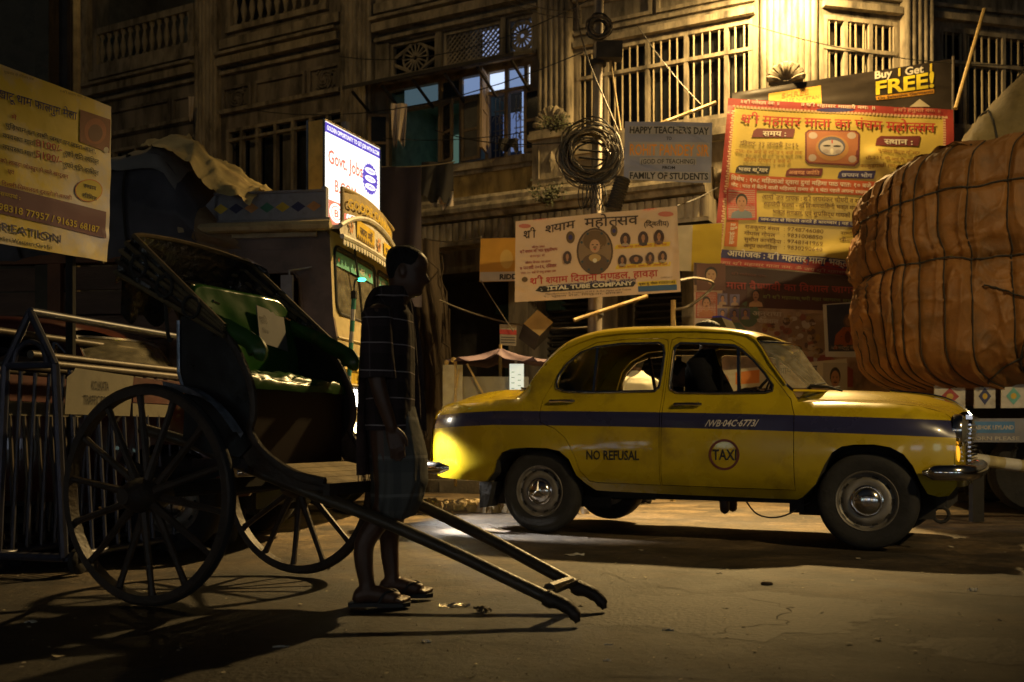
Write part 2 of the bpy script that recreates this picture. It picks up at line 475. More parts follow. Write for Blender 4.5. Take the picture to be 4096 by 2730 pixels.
# dark repaired patch of road, a loose edge of its own
M_PATCH = MAT('asphalt_patch', (.036, .031, .025), .7, var=.4, scale=5, bump=.4, bscale=40, dirt=(.03, .026, .022), damt=.5)
def patch(cx, cy, rx, ry, seed, n=180):
    m = MB(); pts = []
    for i in range(n):
        a = 2*math.pi*i/n; k = 1+.30*vn(math.cos(a)*1.7+seed, math.sin(a)*1.7)+.14*vn(math.cos(a)*5, math.sin(a)*5, seed)+.07*vn(math.cos(a)*14, math.sin(a)*14, seed)+.05*vn(math.cos(a)*40, math.sin(a)*40, seed)
        pts.append((cx+rx*k*math.cos(a), cy+ry*k*math.sin(a)))
    rings = []
    for k in (1, .75, .5, .25, .02):
        rings += [(cx+(x-cx)*k, cy+(y-cy)*k) for x, y in pts]
    vs = [(x, y, road_z(x, y)+(.001 if i < n else .003)) for i, (x, y) in enumerate(rings)]
    fs = [[r*n+i, r*n+(i+1) % n, (r+1)*n+(i+1) % n, (r+1)*n+i] for r in range(4) for i in range(n)]
    m.add(vs, fs); o = m.build('road_patch', M_PATCH, smooth=2); tag(o, kind='structure')
patch(.95, 4.35, .75, .5, 3); patch(1.9, 3.55, .5, .22, 9); patch(-1.1, 3.1, .55, .18, 5); patch(2.7, 4.9, .45, .16, 12)
# loose grit scattered on the asphalt
M_GRIT = MAT('grit', (.11, .095, .07), .9, var=.4, scale=20)
m = MB(); R = random.Random(3)
for i in range(1500):
    y = 2.6+10*R.random()**1.6; x = R.uniform(-.56, .56)*y+R.uniform(-.2, .2); r = R.uniform(.0015, .005)
    z = road_z(x, y); a = R.random()*6.3
    ps = [(x+r*math.cos(a+q*1.57)*R.uniform(.7, 1.3), y+r*math.sin(a+q*1.57)*R.uniform(.7, 1.3), z-.001) for q in range(4)]
    m.add(ps+[(x, y, z+r*R.uniform(.7, 1.2))], [[0, 1, 4], [1, 2, 4], [2, 3, 4], [3, 0, 4]])
g = m.build('gravel', M_GRIT); tag(g, kind='stuff')
# rubble swept along the road behind the taxi
M_RUB = MAT('rubble_sandy', (.3, .24, .15), .9, var=.4, scale=6, bump=.8)
m = MB(); R = random.Random(5)
for i in range(260):
    t = R.random(); c = V((-1.0, 10.6, 0)).lerp(V((.6, 9.9, 0)), t)+V((R.gauss(0, .2), R.gauss(0, .18), 0)); r = R.uniform(.02, .075)
    vs = []
    for k in range(6):
        a = k*1.047; vs.append((c.x+r*math.cos(a)*R.uniform(.7, 1.3), c.y+r*math.sin(a)*R.uniform(.7, 1.3), -.01))
    vs2 = [(c.x+(x-c.x)*.6, c.y+(y-c.y)*.6, r*R.uniform(.6, 1.3)) for x, y, _ in vs]
    m.add(vs+vs2, [[k, (k+1) % 6, 6+(k+1) % 6, 6+k] for k in range(6)]+[[6, 7, 8, 9, 10, 11]])
tag(m.build('rubble', M_RUB), kind='stuff')

# long cracks and patched seams in the asphalt
M_CRACK = MAT('crack_dirt', (.022, .019, .015), .9, var=.3, scale=20)
def crack(pts, w, seed):
    R_ = random.Random(seed); p = []
    for (a, b) in zip(pts, pts[1:]):
        for i in range(14): t = i/14; p.append((lerp(a[0], b[0], t), lerp(a[1], b[1], t)))
    p = [(x+.06*vn(i*.35, seed)+.025*vn(i*1.1, seed, 2), y+.06*vn(i*.31, seed, 5)+.02*vn(i*1.3, seed, 7)) for i, (x, y) in enumerate(p)]
    m = MB(); vs = []; n = len(p)
    for i, (x, y) in enumerate(p):
        x2, y2 = p[min(i+1, n-1)]; x1, y1 = p[max(i-1, 0)]; dx, dy = x2-x1, y2-y1; l = math.hypot(dx, dy) or 1; h = w*.55*(.15+.85*R_.random()**2)*math.sin(math.pi*(i+.5)/n)**.4
        for q in (-1, 1): xx, yy = x-dy/l*h*q, y+dx/l*h*q; vs.append((xx, yy, road_z(xx, yy)+.0035))
    m.add(vs, [[2*i, 2*i+2, 2*i+3, 2*i+1] for i in range(n-1)]); tag(m.build('road_crack', M_CRACK, smooth=2), kind='structure')
for k, (pts, w) in enumerate(((((.5, 5.7), (.75, 5.0), (1.25, 4.5), (1.1, 4.0), (.6, 3.8)), .012), (((-1.9, 3.6), (-1.0, 3.45), (-.2, 3.7), (.5, 3.55)), .009), (((-.5, 3.1), (.3, 3.25), (1.2, 3.05)), .008), (((.2, 6.6), (1.2, 6.3), (2.6, 5.6), (3.6, 5.4)), .009), (((-.4, 4.3), (-.1, 3.9), (-.3, 3.4)), .006))): crack(pts, w, k+2)
# fine pale refuse trodden into the road
M_BITS = MAT('trodden_bits', (.36, .32, .24), .9, var=.4, scale=30)
m = MB(); R = random.Random(21)
for i in range(420):
    y = 3.0+8*R.random()**1.3; x = R.uniform(-.54, .56)*y; r = R.uniform(.003, .011)*(1+1.5*(R.random() > .95)); z = road_z(x, y)+.004; a = R.random()*6.3
    m.add([(x+r*math.cos(a+q*1.57)*R.uniform(.5, 1.4), y+r*math.sin(a+q*1.57)*R.uniform(.5, 1.2), z+R.uniform(0, r*.6)) for q in range(4)], [[0, 1, 2, 3]])
tag(m.build('litter_bits', M_BITS), kind='stuff')
# ================================================================ corner building
M_PLAS = MAT('lime_plaster', (.28, .235, .165), .9, var=.35, scale=2.2, bump=.35, bscale=14, dirt=(.05, .042, .03), damt=.65, dscale=2.4, stretch=(1.6, 1.6, .35))
M_PLAS2 = MAT('lime_plaster_grey', (.235, .195, .145), .9, var=.35, scale=2.2, bump=.35, bscale=14, dirt=(.045, .04, .032), damt=.65, dscale=2.4, stretch=(1.6, 1.6, .35))
M_STUC = MAT('moulded_stucco', (.33, .275, .19), .85, var=.3, scale=4, bump=.35, bscale=25, dirt=(.06, .05, .035), damt=.6, dscale=3, stretch=(1.5, 1.5, .5))
M_YELW = MAT('yellow_wash', (.38, .27, .10), .9, var=.3, scale=3, bump=.3, bscale=20, dirt=(.11, .075, .03), damt=.6, dscale=2.2, stretch=(1.5, 1.5, .5))
M_WOOD = MAT('window_timber', (.26, .19, .11), .7, var=.3, scale=12, bump=.2, dirt=(.08, .06, .04), damt=.4, stretch=(3, 3, .6))
M_IRON = MAT('window_iron', (.34, .28, .17), .6, .3, var=.3, scale=9)
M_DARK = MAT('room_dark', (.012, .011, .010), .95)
M_PANE = MAT('window_glass_dark', (.02, .022, .024), .12, spec=.6)
M_PANEF = MAT('window_glass_dusty', (.12, .115, .095), .45, var=.3)
M_SHUT = MAT('shutter_grey', (.17, .155, .13), .7, var=.3, scale=4, dirt=(.07, .06, .05), damt=.5, stretch=(2, 2, .5))
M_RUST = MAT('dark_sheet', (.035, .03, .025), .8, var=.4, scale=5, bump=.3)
M_LITB = EMIT('lit_room_blue', (.42, .60, 1.0), .55)
M_LITW = EMIT('lit_room_white', (.75, .85, 1.0), 1.5)
M_LITG = EMIT('lit_room_green', (.35, .62, .48), .16)
bd = thing('corner_building', 'old stuccoed corner building with fluted pilasters, barred windows and ledges', 'building', K)
FX, CX_, HY_ = 2250., 1176.5, 1000.
def sA(px, n=0.):
    r = (px-CX_)/FX; return (3.31-.454*n-r*(13.2-.891*n))/(.891+.454*r)
def zA(py, s, n=0.): return EYE+(HY_-py)/FX*(13.2+.454*s-.891*n)
def sB(px, n=0.):
    r = (px-CX_)/FX; return (4.09+.225*n-r*(13.0-.974*n))/(.974-.225*r)
def fbox(mb, T, s0, s1, n0, n1, z0, z1):
    vs = [T(s, n, z) for s in (s0, s1) for n in (n0, n1) for z in (z0, z1)]
    return mb.add(vs, [[0, 1, 3, 2], [4, 6, 7, 5], [0, 4, 5, 1], [2, 3, 7, 6], [0, 2, 6, 4], [1, 5, 7, 3]])
def wall(mb, T, s0, s1, z0, z1, holes, dep=.3, back=True, backmat=None):
    ss = sorted({s0, s1}|{h[0] for h in holes}|{h[1] for h in holes}); zs = sorted({z0, z1}|{h[2] for h in holes}|{h[3] for h in holes})
    ss = [s for s in ss if s0 <= s <= s1]; zs = [z for z in zs if z0 <= z <= z1]
    wm = mb.cur
    for a, b in zip(ss, ss[1:]):
        for c, d in zip(zs, zs[1:]):
            sm, zm = (a+b)/2, (c+d)/2
            if any(h[0] < sm < h[1] and h[2] < zm < h[3] for h in holes): continue
            mb.quad(T(a, 0, c), T(b, 0, c), T(b, 0, d), T(a, 0, d))
    for h in holes:
        a, b, c, d = h[:4]
        mb.quad(T(a, 0, c), T(b, 0, c), T(b, -dep, c), T(a, -dep, c)); mb.quad(T(a, 0, d), T(a, -dep, d), T(b, -dep, d), T(b, 0, d))
        mb.quad(T(a, 0, c), T(a, -dep, c), T(a, -dep, d), T(a, 0, d)); mb.quad(T(b, 0, c), T(b, 0, d), T(b, -dep, d), T(b, -dep, c))
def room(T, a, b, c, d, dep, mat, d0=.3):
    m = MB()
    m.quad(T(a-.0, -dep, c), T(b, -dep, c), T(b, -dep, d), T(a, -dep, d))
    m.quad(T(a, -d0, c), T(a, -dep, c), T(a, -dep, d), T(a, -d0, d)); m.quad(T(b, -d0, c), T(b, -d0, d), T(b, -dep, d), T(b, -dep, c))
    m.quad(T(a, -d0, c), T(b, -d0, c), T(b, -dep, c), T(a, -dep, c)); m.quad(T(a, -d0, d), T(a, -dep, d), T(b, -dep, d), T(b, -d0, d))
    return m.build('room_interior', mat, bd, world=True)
ZT = 12.5
HA = []          # openings of facade A: (s0, s1, z0, z1)
def opening(px0, px1, z0, z1):
    h = (sA(px1), sA(px0), z0, z1); HA.append(h); return h
W1 = opening(886, 1226, 4.97, 6.40)
W2 = opening(1325, 1729, 5.12, 6.40)
W0 = opening(520, 788, 4.86, 6.22)
WL = opening(214, 452, 4.9, 6.25)
J0 = opening(893, 1000, 6.58, 7.14); J1 = opening(1014, 1150, 6.58, 7.14); J2 = opening(1161, 1224, 6.58, 7.14)
TOPL = opening(222, 452, 8.75, 10.2)
VER0 = opening(527, 756, 7.9, 9.6)         # veranda openings behind the balustrades
del HA[-1]; VER0 = (sA(756), sA(527), 7.9, 9.8); HA.append(VER0)
HA[HA.index(TOPL)] = TOPL = (sA(452), sA(222), 7.8, 9.9)
VERL = (sA(190), sA(118), 6.9, 9.5); HA.append(VERL)
m = MB(); m.use(M_PLAS)
sp = sA(800)
wall(m, TA, 0, sp, 3.3, ZT, [h for h in HA if h[0] < sp])
m.use(M_PLAS2)
wall(m, TA, sp, 26, 3.3, ZT, [h for h in HA if h[0] >= sp])
WB1 = (sB(2062), sB(1893), 5.05, 6.36); WB2 = (sB(2440), sB(2160), 5.0, 6.36)
m.use(M_PLAS)
wall(m, TB, -18, 0, 3.3, ZT, [WB1, WB2])
L2 = (K-K2).length
wall(m, TC, 0, L2, 0, ZT, [])
m.build('wall', None, bd, world=True)
# ground floor: recessed dark shop fronts and piers
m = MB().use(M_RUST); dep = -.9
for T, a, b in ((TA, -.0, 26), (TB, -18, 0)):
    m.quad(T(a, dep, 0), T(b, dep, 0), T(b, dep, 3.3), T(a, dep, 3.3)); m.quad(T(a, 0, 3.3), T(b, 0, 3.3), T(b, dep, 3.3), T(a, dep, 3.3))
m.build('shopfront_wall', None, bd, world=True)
m = MB()
for px in (1190, 1395, 1592): s = sA(px); fbox(m, TA, s-.16, s+.16, -.9, -.003, 0.1, 3.297)
m.build('pier', M_PLAS2, bd, world=True)
slat0 = None
M_SLAT = MAT('shutter_steel', (.075, .068, .055), .55, .5, var=.3, scale=4, dirt=(.03, .025, .02), damt=.5)
for (p0, p1) in ((1205, 1383), (1408, 1580)):
    a, b = sA(p1), sA(p0); m = MB(); fbox(m, TA, a-.04, a+.02, -.8, -.68, .13, 3.0); fbox(m, TA, b-.02, b+.04, -.8, -.68, .13, 3.0); fbox(m, TA, a-.04, b+.04, -.88, -.55, 3.0, 3.28)
    sh = m.build('rolling_shutter', M_SLAT, bd, world=True)
    for i in range(29):
        z = .16+i*.098
        if slat0 is None:
            q = MB(); q.tube([(-.5, 0, 0), (.5, 0, 0)], .05, 7, ell=.45); slat0 = q.build('shutter_slat', M_SLAT, sh); o = slat0
        else: o = copy_obj(slat0, sh)
        c = TA((a+b)/2, -.75, z)-K
        o.matrix_local = Matrix.Translation(c) @ Matrix.Rotation(math.atan2(SA.y, SA.x), 4, 'Z') @ Matrix.Diagonal((b-a, 1, 1, 1))
a, b = sA(1178), sA(1106)
m = MB(); fbox(m, TA, a, b, -.86, -.80, .14, 2.72); m.use(M_RUST)
m = MB(); M_TEAL = MAT('teal_paint', (.045, .105, .10), .6, var=.25, scale=3, dirt=(.03, .05, .045), damt=.4)
fbox(m, TA, a, b, -.86, -.80, .14, 2.72); fbox(m, TA, a+.06, b-.06, -.797, -.78, 1.4, 2.6); fbox(m, TA, a+.06, b-.06, -.797, -.78, .3, 1.3)
fbox(m, TA, a-.5, b+.1, -.88, -.66, 2.72, 2.86)
m.build('shop_door', M_TEAL, bd, world=True)
# canopy ledge over the shops: stepped mouldings and a fluted fascia
def moulding(T, s0, s1, prof, name, mat):
    m = MB(); m.prism(prof, lambda n, z: T(s0, n, z), lambda n, z: T(s1, n, z)); return m.build(name, mat, bd, world=True)
PROF = [(0, 4.42), (.25, 4.40), (.32, 4.34), (.55, 4.33), (.60, 4.27), (.60, 4.20), (.70, 4.18), (.74, 4.12), (.74, 4.06), (.66, 4.05), (.62, 3.98), (0, 3.95)]
PROFB = [(n*.3, z) for n, z in PROF]
moulding(TA, sA(1650), sA(900), PROF, 'cornice', M_STUC); moulding(TB, -18, -.01, PROFB, 'cornice', M_STUC); moulding(TA, .01, sA(1652), PROFB, 'cornice', M_STUC)
def fluted(T, s0, s1, n0, amp, z0, z1, pitch, name, mat, seg=5, curve=0.):
    m = MB(); N = max(2, int(abs(s1-s0)/pitch))*seg
    pts = []
    for i in range(N+1):
        t = i/N; s = lerp(s0, s1, t); f = (t*N/seg) % 1
        pts.append((s, n0+curve*math.sin(math.pi*t)+amp*math.sin(math.pi*f)**.6))
    vs = [T(s, n, z) for s, n in pts for z in (z0, z1)]
    m.add(vs, [[2*i, 2*i+2, 2*i+3, 2*i+1] for i in range(N)])
    m.add([T(s, n, z1) for s, n in pts]+[T(s1, 0, z1), T(s0, 0, z1)], [list(range(N+3))])
    m.add([T(s0, 0, z0), T(s0, pts[0][1], z0), T(s0, pts[0][1], z1), T(s0, 0, z1)], [[0, 1, 2, 3]])
    m.add([T(s1, 0, z0), T(s1, pts[-1][1], z0), T(s1, pts[-1][1], z1), T(s1, 0, z1)], [[0, 1, 2, 3]])
    return m.build(name, mat, bd, world=True)
fluted(TA, sA(1655), sA(968), .56, .03, 3.66, 3.945, .11, 'fascia_board', M_STUC)
fluted(TA, sA(1656), sA(1030), .60, .0, 3.60, 3.655, .3, 'fascia_trim', M_STUC)
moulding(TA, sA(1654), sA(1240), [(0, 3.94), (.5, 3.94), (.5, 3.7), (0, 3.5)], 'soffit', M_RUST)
# yellow parapet under the open window, string courses
m = MB(); a, b = sA(1236), sA(1030)
fbox(m, TA, a, b, .0, .06, 4.42, 4.86); m.build('parapet_panel', M_YELW, bd, world=True)
for z0, h, n in ((4.86, .10, .14), (4.80, .055, .09)):
    m = MB(); fbox(m, TA, .05, sA(865), 0.004, n, z0, z0+h); m.build('window_ledge', M_STUC, bd, world=True)
for z0, h, n in ((6.46, .07, .10), (7.16, .06, .09), (7.30, .14, .16), (7.46, .05, .24), (7.62, .16, .10)):
    m = MB(); fbox(m, TA, sA(1238), sA(866), .004, n, z0, z0+h); fbox(m, TA, sA(786), sA(512), .004, n, z0+.02, z0+h+.02); fbox(m, TA, sA(455), sA(205), .004, n, z0+.02, z0+h+.02)
    m.build('string_course', M_STUC, bd, world=True)
for z0, h, n in ((6.44, .09, .10), (6.62, .05, .06), (7.1, .2, .12), (7.34, .08, .2)):
    m = MB(); fbox(m, TA, .03, sA(1322), .004, n, z0, z0+h); fbox(m, TB, sB(2066), -.02, .004, n, z0, z0+h); fbox(m, TB, -9, sB(2137), .004, n, z0, z0+h)
    m.build('string_course', M_STUC, bd, world=True)
# fluted pilasters
def pilaster(T, s0, s1, z0, z1, n=.12, amp=.03, pitch=.085, curve=0.):
    fluted(T, s0, s1, n, amp, z0, z1, pitch, 'pilaster', M_STUC, curve=curve)
pilaster(TA, sA(1318), sA(1243), 5.3, ZT); pilaster(TA, sA(862), sA(792), 4.5, ZT); pilaster(TA, sA(508), sA(458), 4.4, ZT); pilaster(TA, sA(212), sA(196), 4.4, ZT, pitch=.05)
pilaster(TC, .03, L2-.03, 4.5, ZT, n=.05, amp=.028, pitch=.075, curve=.13)
pilaster(TB, sB(2134), sB(2068), 4.5, ZT)
# pedestals with a sunk diamond under the pilaster
def pedestal(T, s0, s1):
    m = MB(); fbox(m, T, s0-.05, s1+.05, .004, .20, 4.44, 5.12); fbox(m, T, s0-.10, s1+.10, .004, .27, 5.12, 5.2); fbox(m, T, s0-.08, s1+.08, .004, .24, 5.2, 5.27)
    c = (s0+s1)/2; w = (s1-s0)*.38
    for k, nn in ((1., .212), (.78, .204)):
        a, b = w*k, .25*k
    e = .02
    for (sa, za, sb, zb) in ((-w, -.25, w, -.25), (w, -.25, w, .25), (w, .25, -w, .25), (-w, .25, -w, -.25)):
        m.bar(T(c+sa, .205, 4.79+za), T(c+sb, .205, 4.79+zb), e, e)
    d = [(0, -.17), (.09, 0), (0, .17), (-.09, 0)]
    m.prism(d, lambda s, z: T(c+s, .2, 4.79+z), lambda s, z: T(c+s*.3, .235, 4.79+z*.3))
    return m.build('pedestal', M_STUC, bd, world=True)
pedestal(TA, sA(1318), sA(1243)); pedestal(TA, sA(862), sA(792))
# fan shell ornaments at the feet of the pilasters
def shell(T, c, z0, r, n0):
    m = MB()
    for i in range(9):
        a = math.pi*(i+.5)/9
        pts = [T(c+r*.15*math.cos(a), n0+.02, z0+r*.15*math.sin(a)), T(c+r*.6*math.cos(a), n0+.09, z0+r*.6*math.sin(a)), T(c+r*math.cos(a), n0+.10, z0+r*math.sin(a)), T(c+r*1.08*math.cos(a), n0+.04, z0+r*1.08*math.sin(a))]
        m.tube(spline(pts, 3), [.015, .02, .03, .037, .043, .048, .052, .05, .046, .02], 6)
    m.tube([T(c-r*1.1, n0+.03, z0), T(c+r*1.1, n0+.03, z0)], .035, 6)
    return m.build('shell_ornament', M_STUC, bd, world=True, smooth=True)
shell(TC, L2*.55, 5.42, .2, .20); shell(TA, (sA(1318)+sA(1243))/2, 5.30, .24, .14)
# ---- barred windows
def rod(name, mat, parent, cache={}):
    if name not in cache: o = MB().tube([(0, 0, 0), (0, 0, 1)], .014, 6).build(name, mat, parent); cache[name] = o; return o
    return copy_obj(cache[name], parent)
def barred(T, h, mull, trans, pitch=.115, bars=True, n=-.05, lower=True):
    a, b, c, d = h
    m = MB(); e = .055
    fbox(m, T, a, b, n-.05, n+.05, d-e, d); fbox(m, T, a, b, n-.05, n+.05, c, c+e)
    for s in [a+e/2, b-e/2]+mull: fbox(m, T, s-e/2, s+e/2, n-.048, n+.048, c+e, d-e)
    for z in trans: fbox(m, T, a+.001, b-.001, n-.04, n+.058, z-.025, z+.025)
    w = m.build('window', M_STUC, bd, world=True)
    p = MB()
    cuts = sorted([a]+mull+[b])
    for i, (q, r) in enumerate(zip(cuts, cuts[1:])):
        pm = (M_PANE if hsh(i, a, 3) > .3 else M_PANEF) if bars else (M_PANE, M_SHUT)[i % 2]
        p = MB(); p.quad(T(q+.03, n-.1-.01*i, c), T(r-.03, n-.1-.01*i, c), T(r-.03, n-.1-.01*i, d), T(q+.03, n-.1-.01*i, d)); p.build('window_pane', pm, w, world=True)
    if bars:
        k = int((b-a)/pitch)
        for i in range(1, k):
            s = a+(b-a)*i/k
            if any(abs(s-x) < .04 for x in mull): continue
            o = rod('window_bar', M_IRON, w)
            o.matrix_local = Matrix.Translation(T(s, n+.02, c+.03)-K) @ Matrix.Rotation(rad(RND.uniform(-.5, .5)), 4, 'Y') @ Matrix.Diagonal((1, 1, d-c-.06, 1))
    return w
a, b, c, d = W2
barred(TA, W2, [lerp(b, a, t) for t in (.18, .42, .64, .86)], [6.0])
barred(TB, WB1, [lerp(WB1[1], WB1[0], t) for t in (.3, .64)], [5.93], .1)
barred(TB, WB2, [lerp(WB2[1], WB2[0], t) for t in (.2, .52, .8)], [5.9], .11)
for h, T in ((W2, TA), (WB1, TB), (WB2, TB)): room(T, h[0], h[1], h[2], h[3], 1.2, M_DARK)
# ---- window bay of the lit room: open casements, transom lights, slatted awning
a, b, c, d = W1
sw = lambda px: sA(px)
m = MB(); e = .05
fbox(m, TA, a, b, -.10, -.0, d-e, d); fbox(m, TA, a, b, -.10, .02, c, c+e); fbox(m, TA, a, b, -.10, -.0, 6.0, 6.055)
MUL = [sw(p) for p in (1010, 1058, 1118, 1163, 1208)]
for s in [a+.03, b-.03]+MUL: fbox(m, TA, s-.03, s+.03, -.098, -.004, c+e, d-e)
w1 = m.build('window', M_WOOD, bd, world=True)
def panequad(p0, p1, z0, z1, mat, n=-.06): 
    q = MB(); q.quad(TA(sw(p1), n, z0), TA(sw(p0), n, z0), TA(sw(p0), n, z1), TA(sw(p1), n, z1)); return q.build('window_pane', mat, w1, world=True)
M_TR1 = EMIT('transom_blue_dim', (.30, .50, .62), .16); M_TR2 = EMIT('transom_blue', (.38, .55, .95), .42); M_TR3 = EMIT('transom_white', (.62, .75, 1.), 1.1)
panequad(925, 1008, 6.06, 6.34, M_TR1); panequad(1012, 1056, 6.06, 6.34, MAT('pane_blue_dark', (.03, .04, .05), .2)); panequad(1061, 1116, 6.06, 6.34, M_TR2); panequad(1121, 1161, 6.06, 6.34, M_TR3); panequad(1166, 1205, 6.06, 6.34, M_TR2); panequad(1209, 1224, 6.0, 6.34, M_LITW)
room(TA, sw(1060), b-.0, c, d, 1.6, MAT('room_wall_green', (.3, .4, .34), .8), .1)
# things seen inside: a lit wall, a window grille, hanging clothes
q = MB(); q.quad(TA(sw(1000), -1.5, c), TA(sw(930), -1.5, c), TA(sw(930), -1.5, 6.0), TA(sw(1000), -1.5, 6.0)); q.build('room_interior', M_LITG, bd, world=True)
q = MB(); q.quad(TA(sw(1150), -.9, c), TA(sw(1062), -.9, c), TA(sw(1062), -.9, 6.0), TA(sw(1150), -.9, 6.0)); q.build('room_interior', MAT('pane_grey', (.04, .05, .07), .5), bd, world=True)
q = MB(); q.quad(TA(sw(1226), -.5, c), TA(sw(1166), -.5, c), TA(sw(1166), -.5, 6.35), TA(sw(1226), -.5, 6.35)); q.build('room_interior', M_LITB, bd, world=True)
q = MB(); q.quad(TA(sw(1163), -.85, 5.35), TA(sw(1098), -.85, 5.35), TA(sw(1098), -.85, 5.98), TA(sw(1163), -.85, 5.98)); q.build('room_interior', EMIT('lit_room_dim', (.3, .42, .8), .3), bd, world=True)
# the scrolled grille in the open part
m = MB()
for s0, s1 in ((sw(1206), sw(1168)), (sw(1160), sw(1120))):
    for k in range(4): s = lerp(s0, s1, (k+.5)/4); m.tube([TA(s, -.2, c+.05), TA(s, -.2, 6.0)], .008, 5)
    for z in (5.2, 5.5, 5.8): m.tube([TA(s0, -.2, z), TA(s1, -.2, z)], .008, 5)
    for z in (5.35, 5.65):
        for k in (0, 1, 2):
            cc = lerp(s0, s1, (k+.5)/3); m.tube([TA(cc+.07*math.cos(t)*(1-t/9), -.2, z+.1*math.sin(t)*(1-t/9)) for t in [j*.6 for j in range(14)]], .007, 4)
m.build('window_grille', M_IRON, w1, world=True)
# casement leaves standing open
def casement(s, ang, wd, z0, z1, pane):
    d_ = (SA*math.cos(ang)+NA*math.sin(ang)); o = TA(s, .01, 0)
    T = lambda u, v, z: o+d_*u+V((d_.y, -d_.x, 0))*v+V((0, 0, z))
    m = MB(); t = .05
    for (u0, u1, q0, q1) in ((0, t, z0, z1), (wd-t, wd, z0, z1), (t, wd-t, z0, z0+t), (t, wd-t, z1-t, z1), (t, wd-t, (z0+z1)/2-.02, (z0+z1)/2+.02)): fbox(m, T, u0, u1, -.018, .018, q0, q1)
    f = m.build('window_casement', M_WOOD, bd, world=True)
    p = MB(); fbox(p, T, t-.002, wd-t+.002, -.004, .004, z0+t-.002, z1-t+.002); p.build('window_pane', pane, f, world=True)
casement(sw(1016), rad(150), .34, c+.06, 5.98, M_PANE); casement(sw(1062), rad(172), .36, c+.06, 5.98, M_PANEF); casement(sw(1120), rad(105), .40, c+.12, 6.3, M_WOOD); casement(sw(1205), rad(176), .42, c+.06, 5.98, M_PANE); casement(sw(895), rad(30), .34, c+.06, 5.98, M_PANE)
# awning
m = MB(); a0, b0 = sA(1232), sA(850)
m.add([TA(a0, .0, 6.56), TA(b0, .0, 6.56), TA(b0, .75, 6.26), TA(a0, .75, 6.26), TA(a0, .0, 6.52), TA(b0, .0, 6.52), TA(b0, .75, 6.20), TA(a0, .75, 6.20)], [[0, 1, 2, 3], [7, 6, 5, 4], [3, 2, 6, 7], [0, 3, 7, 4], [1, 5, 6, 2]])
aw = m.build('awning', M_RUST, bd, world=True)
for i in range(6):
    s = lerp(a0+.1, b0-.1, i/5); q = MB(); q.bar(TA(s, .02, 5.95), TA(s, .62, 6.2), .035, .035); q.build('awning_bracket', M_RUST, aw, world=True)
# ---- pierced screens above
def screen(h, kind):
    a, b, c, d = h; n = -.12; m = MB(); e = .05
    fbox(m, TA, a, b, -.16, -.06, c, c+e); fbox(m, TA, a, b, -.16, -.06, d-e, d); fbox(m, TA, a, a+e, -.159, -.061, c+e, d-e); fbox(m, TA, b-e, b, -.159, -.061, c+e, d-e)
    fr = m.build('screen_panel', M_STUC, bd, world=True); m = MB()
    if kind == 'lattice':
        W_, H_ = b-a, d-c; st = .085
        k = int((W_+H_)/st)
        for i in range(k):
            for sg in (1, -1):
                x0 = i*st-H_; pts = []
                lo, hi = max(0, -x0), min(H_, W_-x0)
                if hi-lo < .03: continue
                p, q = (x0+lo, lo), (x0+hi, hi)
                if sg < 0: p, q = (W_-p[0], p[1]), (W_-q[0], q[1])
                m.bar(TA(a+p[0], n-.008*sg, c+p[1]), TA(a+q[0], n-.008*sg, c+q[1]), .022, .022, up=NA)
    else:
        cs, cz = (a+b)/2, (c+d)/2; r = min(b-a, d-c)*.42
        ring = [TA(cs+r*math.cos(t*.2618), n, cz+r*math.sin(t*.2618)) for t in range(25)]
        m.tube(ring, .022, 6); m.tube([TA(cs+.05*math.cos(t*.5236), n, cz+.05*math.sin(t*.5236)) for t in range(13)], .02, 5)
        for t in range(16): q = t*math.pi/8; m.bar(TA(cs+.04*math.cos(q), n, cz+.04*math.sin(q)), TA(cs+r*math.cos(q), n, cz+r*math.sin(q)), .026, .03, up=NA)
        for sx in (-1, 1):
            for sz in (-1, 1): m.tube([TA(cs+sx*((b-a)/2-.03), n, cz+sz*.05), TA(cs+sx*r*.72, n, cz+sz*r*.72), TA(cs+sx*.05, n, cz+sz*((d-c)/2-.03))], .03, 5)
    m.build('screen_lattice' if kind == 'lattice' else 'screen_rosette', M_STUC, fr, world=True)
screen(J0, 'ros'); screen(J1, 'lattice'); screen(J2, 'ros')
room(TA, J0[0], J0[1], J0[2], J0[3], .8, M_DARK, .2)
sm = lerp(J1[0], J1[1], .45)
m = MB(); m.quad(TA(J1[0]+.04, -.3, J1[2]), TA(sm, -.3, J1[2]), TA(sm, -.3, J1[3]), TA(J1[0]+.04, -.3, J1[3])); m.build('room_interior', EMIT('screen_glow', (.5, .62, 1.), .55), bd, world=True)
m = MB(); m.quad(TA(sm, -.32, J1[2]), TA(J1[1], -.32, J1[2]), TA(J1[1], -.32, J1[3]), TA(sm, -.32, J1[3])); m.build('room_interior', M_DARK, bd, world=True)
m = MB(); m.quad(TA(J2[0], -.3, J2[2]+.1), TA(J2[1], -.3, J2[2]+.1), TA(J2[1], -.3, J2[3]), TA(J2[0], -.3, J2[3])); m.build('room_interior', EMIT('screen_glow_dim', (.5, .62, 1.), .3), bd, world=True)
